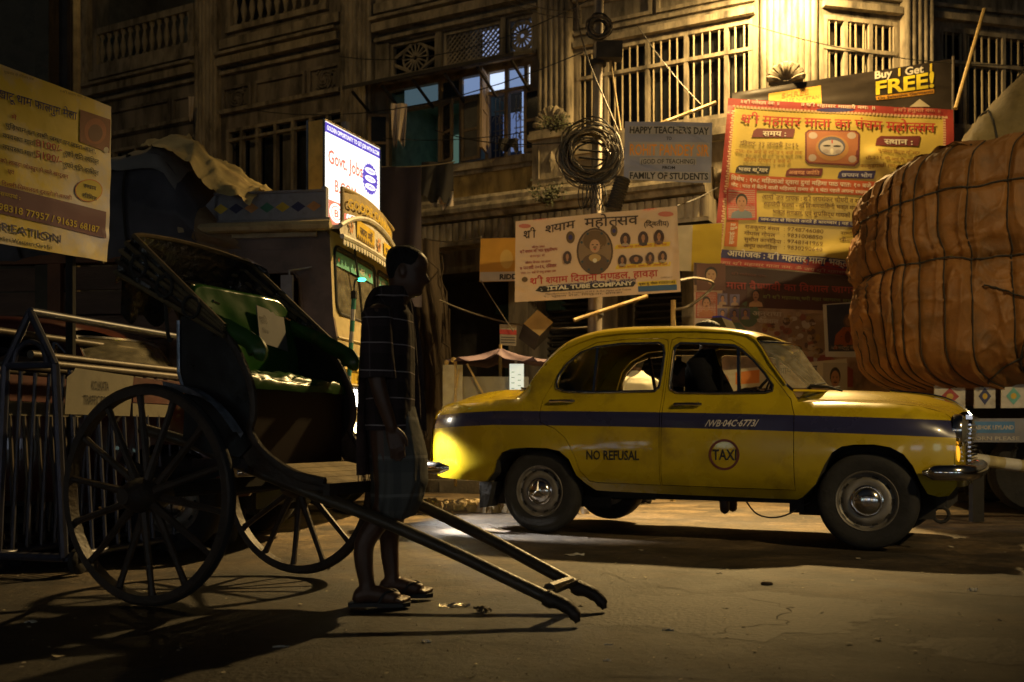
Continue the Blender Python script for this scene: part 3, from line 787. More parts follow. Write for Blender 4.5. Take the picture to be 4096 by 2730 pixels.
# ---- left part: plain windows, sunk panels, balustrades
a, b, c, d = W0
barred(TA, W0, [lerp(b, a, t) for t in (.13, .27, .43, .58, .73, .87)], [6.02], bars=False)
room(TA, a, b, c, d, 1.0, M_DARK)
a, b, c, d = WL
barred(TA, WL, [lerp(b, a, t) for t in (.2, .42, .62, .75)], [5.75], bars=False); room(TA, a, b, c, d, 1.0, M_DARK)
def sunk(px0, px1, z0, z1, orn):
    a, b = sA(px1), sA(px0); m = MB(); e = .05
    for (q, r, s_, t) in ((a, b, z0, z0+e), (a, b, z1-e, z1), (a, a+e, z0+e, z1-e), (b-e, b, z0+e, z1-e)): fbox(m, TA, q, r, .004, .055, s_, t)
    if orn:
        cs, cz = (a+b)/2, (z0+z1)/2; r = min(b-a, z1-z0)*.3
        for k in range(4):
            q = k*math.pi/2+.78; m.tube([TA(cs+(.04+r*.11*j)*math.cos(q+j*.45), .03, cz+(.04+r*.11*j)*math.sin(q+j*.45)) for j in range(9)], .02, 5)
        m.ball(TA(cs, .03, cz), .05, 8)
        for sx in (-1, 1):
            for sz in (-1, 1): m.tube([TA(cs+sx*(r+.05+.05*math.cos(t)), .02, cz+sz*(r+.03+.05*math.sin(t))) for t in (0, 1, 2, 3, 4, 5)], .014, 4)
    m.build('wall_panel', M_PLAS2 if px0 < 800 else M_STUC, bd, world=True)
sunk(514, 580, 6.50, 6.96, 1); sunk(588, 705, 6.50, 6.96, 0); sunk(712, 786, 6.52, 6.98, 1); sunk(214, 395, 6.46, 6.98, 0); sunk(400, 452, 6.46, 6.98, 0)
sunk(1740-410, 1500, 6.72, 7.08, 0); sunk(1510, 1735, 6.72, 7.08, 0)
BAL = [(.045, 0), (.045, .05), (.025, .08), (.04, .16), (.06, .26), (.045, .36), (.022, .46), (.03, .5), (.05, .53), (.05, .58)]
bal0 = None
def balustrade(px0, px1, z, n):
    global bal0
    a, b = sA(px1), sA(px0); m = MB()
    fbox(m, TA, a, b, -.08, .10, z, z+.10); fbox(m, TA, a, b, -.07, .09, z+.68, z+.80); fbox(m, TA, a, a+.1, -.06, .085, z+.1, z+.68); fbox(m, TA, b-.1, b, -.06, .085, z+.1, z+.68)
    r = m.build('balustrade', M_STUC, bd, world=True)
    for i in range(n):
        s = lerp(a+.17, b-.17, i/(n-1))
        if bal0 is None: bal0 = o = MB().lathe(BAL, 10).build('baluster', M_STUC, r, smooth=True)
        else: o = copy_obj(bal0, r)
        o.matrix_local = Matrix.Translation(TA(s, .01, z+.1)-K)
balustrade(526, 757, 7.9, 11); balustrade(222, 452, 7.8, 13); balustrade(118, 190, 7.0, 6)
for h, q in ((VER0, 1.5), (TOPL, 1.5), (VERL, 1.5)): room(TA, h[0], h[1], h[2], h[3], q, MAT('veranda_wall', (.09, .08, .065), .9))
m = MB(); m.quad(TA(sA(347), -1.3, 8.75), TA(sA(316), -1.3, 8.75), TA(sA(316), -1.3, 9.4), TA(sA(347), -1.3, 9.4)); m.build('window_pane', EMIT('lit_pane_far', (.6, .9, .8), .6), bd, world=True)
# rainwater pipe
m = MB(); m.tube([TA(sA(188), .12, 3.5), TA(sA(188), .12, ZT)], .055, 10)
for z in (5, 6.6, 8.2, 9.8): m.tube([TA(sA(188), .12, z), TA(sA(188), .12, z+.1)], .07, 10)
m.build('rain_pipe', M_RUST, bd, world=True)
# nearer dark building at the left edge of the street
nb = thing('plastered_building', 'dark plastered wall end at the left behind the yellow banner', 'building', (-4.2, 8.7, 0))
M_DKPL = MAT('dark_plaster', (.10, .085, .055), .9, var=.4, scale=3, bump=.5, bscale=18, dirt=(.03, .026, .018), damt=.6, dscale=3)
m = MB(); m.bx(-9, -4.13, 8.7, 9.2, -.1, 9.5); m.build('wall', M_DKPL, nb, world=True)
m = MB(); m.bx(-4.2, -4.08, 8.62, 8.695, -.1, 9.5); m.build('corner_trim', M_DKPL, nb, world=True)
m = MB(); m.tube([(-4.02, 8.8, 0), (-4.02, 8.8, 9.5)], .05, 8); m.build('rain_pipe', M_RUST, nb, world=True)
# the sodium lamp on the corner, out of the top of the picture
lp = thing('wall_street_lamp', 'sodium street lamp on a bracket above the corner pilaster', 'street lamp', LAMP_CORNER)
m = MB(); A = TC(L2*.5, .1, 7.6); B = LAMP_CORNER+V((0, .1, .16))
m.tube(spline([A, A.lerp(B, .5)+V((0, 0, .35)), B+V((0, .25, .12)), B], 5), .03, 8); m.build('bracket', M_IRON, lp, world=True)
m = MB(); m.tube([LAMP_CORNER+V((0, .3, .22)), LAMP_CORNER+V((0, .1, .24)), LAMP_CORNER+V((0, -.28, .2))], [.07, .15, .06], 12, ell=.6); m.build('lamp_head', M_IRON, lp, world=True, smooth=True)
lp3 = thing('street_lamp', 'added fill lamp on a tall post behind the painted lorry', 'street lamp', (-5.35, 12.0, 0))  # lamp shape made up to carry the added side fill
m = MB(); p = LAMP_SIDE_FILL; m.tube(spline([(-5.35, 12, 0), (-5.35, 12, 5), (-5.33, 12, 8.2), (-5.0, 11.8, 8.7), p+V((-.1, .05, .2))], 5), .06, 8); m.build('post', M_IRON, lp3, world=True)
m = MB(); m.tube([p+V((-.3, .1, .22)), p+V((0, 0, .24)), p+V((.3, -.1, .2))], [.07, .13, .06], 12, ell=.5); m.build('lamp_head', M_IRON, lp3, world=True, smooth=True)
lp2 = thing('street_lamp', 'sodium street lamp on a steel post across the road', 'street lamp', (LAMP_ROADSIDE.x+1.2, LAMP_ROADSIDE.y, 0))
m = MB(); p = LAMP_ROADSIDE; m.tube(spline([(p.x+1.2, p.y, 0), (p.x+1.2, p.y, 4), (p.x+1.15, p.y, 7), (p.x+.6, p.y, 7.5), (p.x+.1, p.y, p.z+.2)], 5), .06, 8); m.build('post', M_IRON, lp2, world=True)
m = MB(); m.tube([p+V((.3, 0, .24)), p+V((0, 0, .24)), p+V((-.3, 0, .2))], [.07, .13, .06], 12, ell=.5); m.build('lamp_head', M_IRON, lp2, world=True, smooth=True)
# ================================================================ cars
M_YEL = MAT('taxi_yellow_paint', (.41, .298, .006), .28, var=.16, scale=3, coat=.6, rvar=.12, dirt=(.14, .095, .015), damt=.34, dscale=3.5)
M_YEL.node_tree.nodes['Principled BSDF'].inputs['Coat Roughness'].default_value = .07
M_BLUE = MAT('taxi_blue_band', (.028, .028, .085), .35, var=.1, coat=.3)
M_CHROME = MAT('chrome', (.62, .60, .57), .16, 1., var=.1, rvar=.08, dirt=(.2, .18, .15), damt=.2)
M_TYRE = MAT('tyre_rubber', (.016, .015, .014), .85, var=.3, scale=14, bump=.2)
M_RIM = MAT('wheel_steel', (.22, .20, .17), .5, .5, var=.25, scale=9, dirt=(.07, .06, .05), damt=.4)
M_UNDER = MAT('underbody_grime', (.018, .016, .014), .9, var=.3, scale=9)
M_GLASS = GLASS('car_glass', (.93, .94, .90), .03, .06)
M_WSCR = GLASS('windscreen_glass', (.80, .78, .68), .10, .25, .22)
M_SEAT = MAT('car_seat_vinyl', (.010, .009, .009), .85, spec=.2)
M_AMBER = EMIT('indicator_amber', (1., .42, .02), 1.3)
M_PRINT = MAT('print_dark', (.02, .018, .015), .5, var=.2); M_PRINTR = MAT('print_maroon', (.12, .03, .02), .5); M_PRINTW = MAT('print_cream', (.55, .5, .45), .5)
def _stripe(m):
    t = m.node_tree; N, L = t.nodes, t.links; b = N['Principled BSDF']
    tc = N.new('ShaderNodeTexCoord'); sx = N.new('ShaderNodeSeparateXYZ'); L.new(tc.outputs['Object'], sx.inputs[0])
    def mt(op, a, c, e=None):
        n = N.new('ShaderNodeMath'); n.operation = op
        for i, q in enumerate((a, c, e)):
            if q is None: continue
            if isinstance(q, (int, float)): n.inputs[i].default_value = q
            else: L.new(q, n.inputs[i])
        return n.outputs[0]
    x = sx.outputs[0]
    c = mt('ADD', mt('MULTIPLY', x, -.0151), mt('MULTIPLY', mt('MULTIPLY', x, x), -.0055))
    r = mt('MULTIPLY', mt('MAXIMUM', mt('SUBTRACT', mt('MULTIPLY', x, -1), .4), 0.), -.045)
    c = mt('ADD', mt('ADD', c, r), .902)
    dz = mt('ABSOLUTE', mt('SUBTRACT', sx.outputs[2], c), 0)
    f = mt('MULTIPLY', mt('LESS_THAN', dz, .056), mt('GREATER_THAN', mt('ABSOLUTE', sx.outputs[1], 0), .55))
    mx = N.new('ShaderNodeMix'); mx.data_type = 'RGBA'; mx.inputs[7].default_value = (.026, .026, .075, 1)
    L.new(f, mx.inputs[0]); L.new(b.inputs['Base Color'].links[0].from_socket, mx.inputs[6]); L.new(mx.outputs[2], b.inputs['Base Color'])
_stripe(M_YEL)
Z_E = [(-.24, 1.06), (-.2, 1.09), (-.1, 1.2), (0, 1.33), (.12, 1.44), (.26, 1.5), (.4, 1.54), (.6, 1.555), (.9, 1.555), (1.187, 1.545), (1.469, 1.52), (1.6, 1.49), (1.66, 1.45)]
Z_TOP = [(-.26, 1.09), (-.132, 1.26), (-.062, 1.375), (.015, 1.48), (.118, 1.56), (.264, 1.61), (.408, 1.632), (.618, 1.638), (.82, 1.632), (1.145, 1.617), (1.3, 1.6), (1.469, 1.572), (1.617, 1.54), (1.721, 1.5), (1.80, 1.45), (1.9, 1.42)]
Z_F = [(1.93, 1.001), (2.27, .997), (2.575, .981), (2.77, .958), (2.912, .915), (2.95, .883)]
Z_C = [(1.93, 1.105), (2.23, 1.098), (2.54, 1.077), (2.745, 1.05), (2.844, 1.02), (2.9, .99), (2.95, .94), (2.98, .9)]
Z_S = [(-1.0, .97), (-.96, 1.015), (-.84, 1.04), (-.53, 1.055), (-.24, 1.06)]
Z_B = [(-1.02, .95), (-.95, 1.06), (-.83, 1.115), (-.65, 1.15), (-.473, 1.16), (-.24, 1.14)]
ARCH_R = [(-.478, .395), (-.40, .47), (-.365, .566), (-.305, .633), (-.218, .662), (-.069, .672), (.09, .669), (.2, .648), (.278, .586), (.335, .459), (.405, .396), (.474, .347)]
ARCH_F = [(1.981, .321), (2.018, .339), (2.114, .434), (2.177, .565), (2.23, .652), (2.292, .693), (2.37, .706), (2.5, .708), (2.6, .69), (2.68, .645), (2.735, .57), (2.78, .46), (2.818, .384)]
def sstep(a, b, x): t = max(0., min(1., (x-a)/(b-a))); return t*t*(3-2*t)
def WID(u, z):
    w = .80+.012*math.sin(max(0, min(1, (z-.4)/.5))*math.pi)
    if z < .5: w -= .08*((.5-z)/.18)**2
    c = sstep(-.28, -.1, u)*(1-sstep(1.93, 2.02, u))
    if z > .93: w -= c*(.20*((z-.93)/.54)+.02*sstep(.93, 1.06, z))
    zf = interp(Z_F, u) if u > 1.9 else interp(Z_S, u)
    w -= (1-c)*.10*max(0, (z-(zf-.17))/.17)**2.4
    if u < -.45: w -= .10*((-.45-u)/.58)**2
    if u < -.62: w -= .17*((-.62-u)/.41)**2
    if u > 2.55: w -= .10*((u-2.55)/.42)**2
    for uh in (0., 2.445): w += .02*math.exp(-((u-uh)/.4)**2)*math.exp(-((z-.66)/.16)**2)
    return w
def US(u):
    """the tail is drawn out towards its rounded corners"""
    return u-.12*((-.5-u)/.53)**1.5 if u < -.5 else u
def inside(p, poly):
    x, y = p; r = False; n = len(poly); j = n-1
    for i in range(n):
        a, b = poly[i], poly[j]
        if (a[1] > y) != (b[1] > y) and x < (b[0]-a[0])*(y-a[1])/(b[1]-a[1])+a[0]: r = not r
        j = i
    return r
def dens(poly, st):
    out = []; n = len(poly)
    for i in range(n):
        a, b = V(poly[i]), V(poly[(i+1) % n]); k = max(1, int((b-a).length/st))
        out += [tuple(a.lerp(b, j/k)) for j in range(k)]
    return out
def inset(poly, d):
    n = len(poly); out = []; area = sum(poly[i][0]*poly[(i+1) % n][1]-poly[(i+1) % n][0]*poly[i][1] for i in range(n))
    sg = 1 if area > 0 else -1
    for i in range(n):
        a, b, c = V(poly[i-1]), V(poly[i]), V(poly[(i+1) % n])
        t = ((b-a).normalized()+(c-b).normalized()); t = t.normalized() if t.length > 1e-6 else (c-b).normalized()
        out.append((b.x-t.y*d*sg, b.y+t.x*d*sg))
    return out
def panel(outer, holes, side, off=0., st=.055, skirt=.03, wid=WID):
    """sheet-metal panel over the body's side surface, with a turned-in edge"""
    loops = [dens(outer, st)]+[dens(h, st) for h in holes]
    vs = []; ed = []
    for lp_ in loops:
        k = len(vs); vs += [V(p) for p in lp_]; n = len(lp_); ed += [(k+i, k+(i+1) % n) for i in range(n)]
    us = [p[0] for p in loops[0]]; zs = [p[1] for p in loops[0]]
    u = min(us)+st/2
    while u < max(us):
        z = min(zs)+st/2
        while z < max(zs):
            p = (u+.003*math.sin(z*91), z+.003*math.sin(u*77))
            if inside(p, loops[0]) and not any(inside(p, h) for h in loops[1:]):
                if min((q[0]-p[0])**2+(q[1]-p[1])**2 for l_ in loops for q in l_) > (st*.5)**2: vs.append(V(p))
            z += st
        u += st
    co, _, fs, _, _, _ = delaunay_2d_cdt(vs, ed, [], 0, 1e-5)
    out = []
    for f in fs:
        c = (sum(co[i].x for i in f)/len(f), sum(co[i].y for i in f)/len(f))
        if inside(c, loops[0]) and not any(inside(c, h) for h in loops[1:]): out.append(list(f) if side < 0 else list(f)[::-1])
    m = MB(); us_ = US if wid is WID else (lambda u: u)
    m.add([(us_(c.x), side*(wid(c.x, c.y)+off), c.y) for c in co], out)
    for lp_ in loops:
        n = len(lp_); k = [(us_(p[0]), side*(wid(*p)+off), p[1]) for p in lp_]+[(us_(p[0]), side*(wid(*p)+off-skirt), p[1]) for p in lp_]
        m.add(k, [[i, (i+1) % n, n+(i+1) % n, n+i] for i in range(n)])
    return m
RDOOR = [(.010, .97), (.013, 1.043), (.087, 1.205), (.151, 1.338), (.252, 1.43), (.408, 1.498), (.66, 1.513), (.944, 1.505), (.99, 1.49), (1.003, 1.43), (1.003, 1.026), (1.006, .398), (.502, .405), (.433, .418), (.363, .498), (.321, .613), (.25, .741), (.15, .819), (.027, .862)]
FDOOR = [(1.014, 1.43), (1.02, 1.49), (1.06, 1.505), (1.3, 1.485), (1.476, 1.468), (1.565, 1.418), (1.679, 1.306), (1.834, 1.155), (1.944, 1.02), (1.976, .91), (1.979, .387), (1.5, .39), (1.014, .399), (1.016, .919)]
RWIN = [(.114, 1.175), (.124, 1.241), (.18, 1.334), (.282, 1.418), (.404, 1.458), (.618, 1.476), (.92, 1.468), (.962, 1.445), (.976, 1.39), (.976, 1.26), (.965, 1.125), (.935, 1.098), (.447, 1.1), (.189, 1.112), (.126, 1.135)]
FWIN = [(1.052, 1.40), (1.062, 1.44), (1.095, 1.459), (1.3, 1.445), (1.505, 1.424), (1.567, 1.385), (1.657, 1.308), (1.749, 1.205), (1.808, 1.118), (1.807, 1.082), (1.763, 1.07), (1.4, 1.072), (1.11, 1.084), (1.062, 1.11), (1.053, 1.15)]
OUTER = [(-1.03, .44), (-.9, .412), (-.78, .407)]+ARCH_R+[(.6, .342), (1.2, .33), (1.9, .322)]+ARCH_F+[(2.88, .365), (2.941, .372), (2.985, .43), (3., .486), (2.985, .6), (2.985, .76), (2.965, .85), (2.945, .888), (2.912, .915), (2.77, .958), (2.575, .981), (2.27, .997), (1.985, 1.001), (1.945, 1.075), (1.9, 1.115), (1.77, 1.286), (1.69, 1.41), (1.66, 1.45)]+Z_E[:-1][::-1]+[(-.53, 1.055), (-.84, 1.04), (-.96, 1.015), (-1., .97), (-.995, .84), (-1.02, .71), (-1.03, .54)]
def wheel(root, u, side, star):
    Mw = Matrix.Translation((u, side*.70, .328)) @ Matrix.Rotation(rad(90)*(1 if side < 0 else -1), 4, 'X')
    t = MB().lathe([(.20, -.07), (.26, -.082), (.305, -.078), (.323, -.06), (.328, 0), (.323, .06), (.305, .078), (.26, .082), (.205, .07), (.195, .04), (.195, -.04)], 40, Mw, closed=True)
    ty = t.build('wheel', M_TYRE, root, smooth=True)
    r = MB().lathe([(.205, .066), (.200, .074), (.192, .07), (.186, .045), (.17, .035), (.155, .05), (.135, .058), (.11, .055), (.10, .05)], 40, Mw)
    r.lathe([(0, -.05), (.2, -.05)], 24, Mw); r.build('rim', M_RIM, ty, smooth=True)
    h = MB()
    for k in range(10):
        a = k*math.pi/5; q = [(.158, a-.12), (.172, a-.12), (.172, a+.12), (.158, a+.12)]
        h.add([Mw @ V((rr*math.cos(aa), rr*math.sin(aa), .0535)) for rr, aa in q], [[0, 1, 2, 3]])
    h.build('rim_slot', M_UNDER, ty)
    c = MB().lathe([(.108, .052), (.106, .062), (.098, .066), (.094, .064), (.085, .082), (.06, .095), (.03, .101), (0, .103)], 32, Mw)
    hc = c.build('hubcap', M_CHROME, ty, smooth=True)
    if star:
        s = MB()
        for k in range(3):
            a = rad(90+120*k); p = lambda rr, dz, da=0: Mw @ V((rr*math.cos(a+da), rr*math.sin(a+da), dz))
            s.add([p(.004, .118), p(.086, .090), p(.018, .100, 1.05), p(.018, .100, -1.05)], [[0, 1, 2], [0, 3, 1]])
        s.build('hubcap_star', M_CHROME, ty)
def car(name, label, M, paint, taxi=True):
    root = thing(name, label, 'car', M=M)
    for side in (-1, 1):
        s_ = 'near' if side < 0 else 'far'
        fine = .05 if side < 0 and taxi else .085
        panel(OUTER, [RDOOR, FDOOR], side, st=fine).build('body_side', paint, root, smooth=True)
        for dn, poly, win, hu in (('rear_door', RDOOR, RWIN, (.085, .29, 1.032)), ('front_door', FDOOR, FWIN, (1.106, 1.305, .992))):
            d = panel(inset(poly, .0055), [win], side, st=fine).build(dn, paint, root, smooth=True)
            fr = MB(); pts = [V((u, side*(WID(u, z)+.004), z)) for u, z in dens(win, .03)]; fr.tube(pts+[pts[0]], .011, 6, caps=False)
            fr.build('window_frame', M_CHROME, d, smooth=True)
            g = MB(); n = len(win); g.add([(u, side*(WID(u, z)-.018), z) for u, z in win], [list(range(n))]); g.build('window_pane', M_GLASS, d)
            dv = MB()
            q = ((.421, 1.458), (.44, 1.102)) if dn == 'rear_door' else ((1.535, 1.41), (1.572, 1.072))
            dv.bar((q[0][0], side*(WID(*q[0])-.008), q[0][1]), (q[1][0], side*(WID(*q[1])-.008), q[1][1]), .022, .03, up=(0, 1, 0)); dv.build('window_divider', M_CHROME, d)
            h = MB(); u0, u1, z = hu; y = lambda u, o: side*(WID(u, z)+o)
            h.tube([(u0, y(u0, -.01), z), (u0+.012, y(u0, .028), z), ((u0+u1)/2, y(u0, .034), z+.003), (u1-.02, y(u1, .03), z), (u1, y(u1, .002), z)], [.013, .016, .013, .014, .012], 8)
            h.ball((u1-.02, y(u1, .012), z), .02, 8); h.build('door_handle', M_CHROME, d, smooth=True)
    # roof, bonnet, boot
    gu = lambda y: 1.66+.15*(1-min(1, abs(y)/.56)**2)
    def rf(a, b):
        u = lerp(-.24, 1.66, a); zE = interp(Z_E, u); we = WID(u, zE); c = b*2-1
        th = abs(c)**1.0; ang = (1-th)*math.pi/2
        y = math.copysign(we*math.cos(ang)**.62, c) if abs(c) > 1e-6 else 0
        u2 = lerp(-.24, gu(y), a)
        zt = sinterp(Z_TOP, u2); k = math.sin(ang)**.9
        return (u2, y, zE+(zt-zE)*k)
    full = MB().grid(56, 28, rf); vs, fs = full.v, full.f
    body, rw = MB(), MB(); keep, gl = [], []
    for f in fs:
        x = sum(vs[i][0] for i in f)/4; y = sum(vs[i][1] for i in f)/4
        (gl if (-.20 < x < .09 and abs(y) < .44) else keep).append(f)
    body.add(vs, keep); rw.add(vs, gl)
    roof = body.build('roof', paint, root, smooth=2); rw.build('rear_window', M_WSCR, root, smooth=2)
    m = MB(); pts = [V((u, -WID(u, z)-.008, z+.004)) for u, z in Z_E[3:]+[(1.70, 1.40), (1.78, 1.275), (1.9, 1.12)]]; m.tube(pts, .008, 5); m.tube([V((p.x, -p.y, p.z)) for p in pts], .008, 5); m.build('roof_gutter', paint, roof)
    def bn(a, b):
        u = lerp(1.94, 2.955, a); c = b*2-1; zf = sinterp(Z_F, u); wf = WID(u, min(zf, .999)); zc = sinterp(Z_C, u)
        t = abs(c); y = wf*c
        base = zf+.028*math.sin(min(1, (1-t)/.34)*math.pi/2)
        hump = sstep(.74, .30, t) if t < .74 else 0
        z = base-.008*math.exp(-((t-.70)/.05)**2)+(zc-zf-.028)*(1-sstep(.22, .72, t))
        return (u+.045*(1-t*t)*sstep(.85, 1, a), y, z)
    MB().grid(30, 40, bn).build('bonnet', paint, root, smooth=2)
    def bt(a, b):
        u = lerp(-1.0, -.235, a); c = b*2-1; zs = sinterp(Z_S, u); ws = WID(u, zs); zb = sinterp(Z_B, u); t = abs(c)
        return (US(u)-.06*(1-t*t)*sstep(.15, 0, a), ws*c, zs+.012*math.sin(min(1, (1-t)/.2)*math.pi/2)+(zb-zs-.012)*(1-sstep(.35, .92, t)))
    MB().grid(20, 30, bt).build('boot_lid', paint, root, smooth=2)
    def ws(a, b):
        c = b*2-1; z = lerp(1.085, 1.44, a); uA = interp([(1.08, 1.945), (1.115, 1.9), (1.286, 1.77), (1.45, 1.665)], z); w = WID(uA, z)-.012
        return (uA+.155*(1-abs(c)**2.2), w*c, z+.012*(1-c*c))
    MB().grid(8, 18, ws).build('windscreen', M_WSCR, root, smooth=2)
    m = MB(); rim_ = [ws(a/8, 0) for a in range(9)]+[ws(1, b/18) for b in range(1, 19)]+[ws(1-a/8, 1) for a in range(1, 9)]+[ws(0, 1-b/18) for b in range(1, 19)]
    m.tube(rim_, .014, 6, caps=False); m.build('windscreen_trim', M_CHROME, root, smooth=True)
    # nose, tail, bumpers, lamps
    m = MB().grid(12, 16, lambda a, b: (lerp(2.995, 2.955, a)+.05*(1-(b*2-1)**4)*1., (b*2-1)*WID(2.97, lerp(.45, .89, a)), lerp(.43, .90, a)))
    m.build('front_panel', paint, root, smooth=2)
    m = MB().grid(12, 16, lambda a, b: (lerp(-1.15, -1.115, a)-.06*(1-(b*2-1)**4), -(b*2-1)*WID(-1.0, lerp(.45, .96, a)), lerp(.43, .985, a)))
    m.build('rear_panel', paint, root, smooth=2)
    m = MB()
    for i in range(9): m.bar((3.05, -.42+.0, .60+i*.03), (3.05, .42, .60+i*.03), .02, .012)
    m.bar((3.055, -.46, .56), (3.055, .46, .56), .03, .03); m.bar((3.05, -.46, .89), (3.05, .46, .89), .04, .03)
    m.build('grille', M_CHROME, root)
    m = MB(); m.tube(spline([(2.5, 0, 1.092), (2.75, 0, 1.062), (2.9, 0, 1.02), (3.0, 0, .95), (3.04, 0, .90)], 4), [.012]*17, 6); m.build('bonnet_trim', M_CHROME, root, smooth=True)
    for s in (-1, 1):
        Mh = Matrix.Translation((2.965, s*.58, .80)) @ Matrix.Rotation(rad(90), 4, 'Y')
        m = MB().lathe([(.105, 0), (.11, .04), (.10, .055), (.085, .05)], 20, Mh); hl = m.build('headlight', M_CHROME, root, smooth=True)
        m = MB().lathe([(.086, .048), (.06, .07), (0, .08)], 16, Mh); m.build('headlight_lens', M_PANEF, hl, smooth=True)
        ml = Matrix.Translation((2.975, s*.64, .645)) @ Matrix.Diagonal((.5, .55, 1.1, 1)) @ Matrix.Rotation(rad(90), 4, 'Y')
        m = MB().lathe([(.052, -.02), (.055, .02), (.045, .05), (.02, .062), (0, .064)], 14, ml); m.build('indicator_lamp', M_AMBER if taxi else M_AMBER, root, smooth=True)
        m = MB().lathe([(.05, -.02), (.055, .03), (0, .05)], 14, Matrix.Translation((-1.17, s*.42, .74)) @ Matrix.Diagonal((1, .8, 1.8, 1)) @ Matrix.Rotation(rad(-90), 4, 'Y')); m.build('tail_lamp', MAT('tail_red', (.25, .01, .01), .3) if s < 0 else bpy.data.materials['tail_red'], root, smooth=True)
    def bumper(sg, x0, x1, x2, z):
        h = [(x0, -.815, z), (lerp(x0, x1, .4), -.845, z), (x1, -.80, z), (lerp(x1, x2, .7), -.6, z), (x2, 0, z)]
        p = spline(h+[(a, -b, c) for a, b, c in h[:-1][::-1]], 4); n = len(p); m = MB()
        m.tube(p, [.018+.028*min(1, min(i, n-1-i)/3) for i in range(n)], 10, ell=1.15); return m.build('bumper', M_CHROME, root, smooth=True)
    bumper(1, 2.80, 3.03, 3.10, .53); bumper(-1, -.80, -1.08, -1.24, .50)
    # under the body
    m = MB(); m.bx(-.55, 2.9, -.52, .52, .28, .60); m.bx(-1.0, -.55, -.45, .45, .42, .60); m.bx(.5, 1.95, -.70, .70, .325, .36)
    m.bx(2.80, 2.92, -.5, .5, .27, .38); m.bx(1.9, 2.0, -.6, -.4, .22, .32)
    m.tube([(2.88+.05*math.cos(t*.52), -.5, .235+.05*math.sin(t*.52)) for t in range(13)], .012, 6)
    for A in (ARCH_R, ARCH_F):
        for s in (-1, 1):
            n = len(A); q = [(u, s*(WID(u, z)-.02), z) for u, z in A]+[(u, s*.50, z) for u, z in A]; m.add(q, [[i, i+1, n+i+1, n+i] for i in range(n-1)])
    for s in (-1, 1): m.bx(-.52, .5, s*.50, s*.52, .2, .70); m.bx(1.95, 2.85, s*.50, s*.52, .2, .72)
    m.tube(spline([(1.55, -.5, .30), (1.68, -.62, .20), (1.86, -.68, .195), (2.05, -.6, .30)], 5), .006, 5)
    m.build('underbody', M_UNDER, root)
    for s in (-1, 1):
        m = MB(); m.prism([(-.54, .39), (-.42, .39), (-.47, .19), (-.54, .18)], lambda u, z: (u, s*.60, z), lambda u, z: (u+.01, s*.79, z)); m.build('mud_flap', M_TYRE, root)
    for u in (0., 2.445):
        for s in (-1, 1): wheel(root, u, s, taxi and u == 0. and s < 0)
    # cabin
    m = MB(); m.bx(-.2, 1.95, -.70, .70, .58, .64); m.bx(1.75, 1.95, -.68, .68, .62, 1.04); m.build('cabin_floor', M_UNDER, root)
    for (u, w0, w1, lean, nm) in ((.98, -.64, .64, -.14, 'front_seat'), (.22, -.6, .6, -.16, 'rear_seat')):
        m = MB(); m.grid(6, 10, lambda a, b: (u+lean*a+.03*math.sin(math.pi*a), lerp(w0, w1, b), .62+.38*a)); m.grid(6, 10, lambda a, b: (u+.10+lean*a, lerp(w0, w1, b), .62+.38*a))
        m.tube([(u+.05+lean, w0, 1.0), (u+.05+lean, w1, 1.0)], .06, 8); m.bx(u, u+.5, w0, w1, .64, .80); m.build(nm, M_SEAT, root)
    m = MB(); Ms = Matrix.Translation((1.62, -.36, 1.02)) @ Matrix.Rotation(rad(-62), 4, 'Y')
    m.tube([Ms @ V((.19*math.cos(t*.3927), .19*math.sin(t*.3927), 0)) for t in range(17)], .012, 6, caps=False)
    for t in (0, 2.1, 4.2): m.bar(Ms @ V((0, 0, -.02)), Ms @ V((.19*math.cos(t), .19*math.sin(t), 0)), .02, .01)
    m.tube([Ms @ V((0, 0, -.02)), Ms @ V((0, 0, -.3))], .02, 6); m.build('steering_wheel', M_SEAT, root)
    for s in (-.42, .2):
        m = MB(); m.tube([(2.0, s, 1.10), (2.03, s+.03, 1.135), (2.06, s+.28, 1.155)], .007, 5); m.build('wiper', M_UNDER, root)
    m = MB(); m.tube([(1.985, -.45, 1.10), (2.03, -.50, 1.12), (2.16, -.56, 1.105), (2.26, -.6, 1.075)], [.012, .015, .012, .006], 6); m.build('cowl_handle', M_UNDER, root)
    m = MB(); m.ball((-.36, -.3, 1.15), (.055, .022, .022), 8); m.bar((-.33, -.3, 1.14), (-.40, -.3, 1.17), .04, .012); m.build('boot_handle', M_CHROME, root, smooth=True)
    if taxi:
        fn = lambda u, z: (u, -(WID(u, z)+.0025), z)
        def wr(s, x0, x1, z, h, mat, nm, **k):
            mb = MB(); put_text(mb, s, fn, x0, x1, z, h, **k); return mb.build(nm, mat, root)
        wr('NO REFUSAL', .425, .85, .585, .098, M_PRINT, 'door_lettering', bold=.022)
        wr('TAXI', 1.405, 1.578, .594, .105, M_PRINT, 'door_lettering', bold=.02)
        wr('/WB·04C·6773/', 1.345, 1.72, .832, .066, M_PRINTW, 'door_lettering', shear=.35, bold=.02)
        mb = MB(); n = 40
        for i in range(n):
            a, b = 2*math.pi*i/n, 2*math.pi*(i+1)/n; q = lambda r, t: fn(1.489+r*math.cos(t), .631+r*math.sin(t))
            mb.quad(q(.111, a), q(.111, b), q(.094, b), q(.094, a))
        mb.build('door_emblem', M_PRINTR, root)
        mb = MB(); o = (1.235, 0, 1.612)
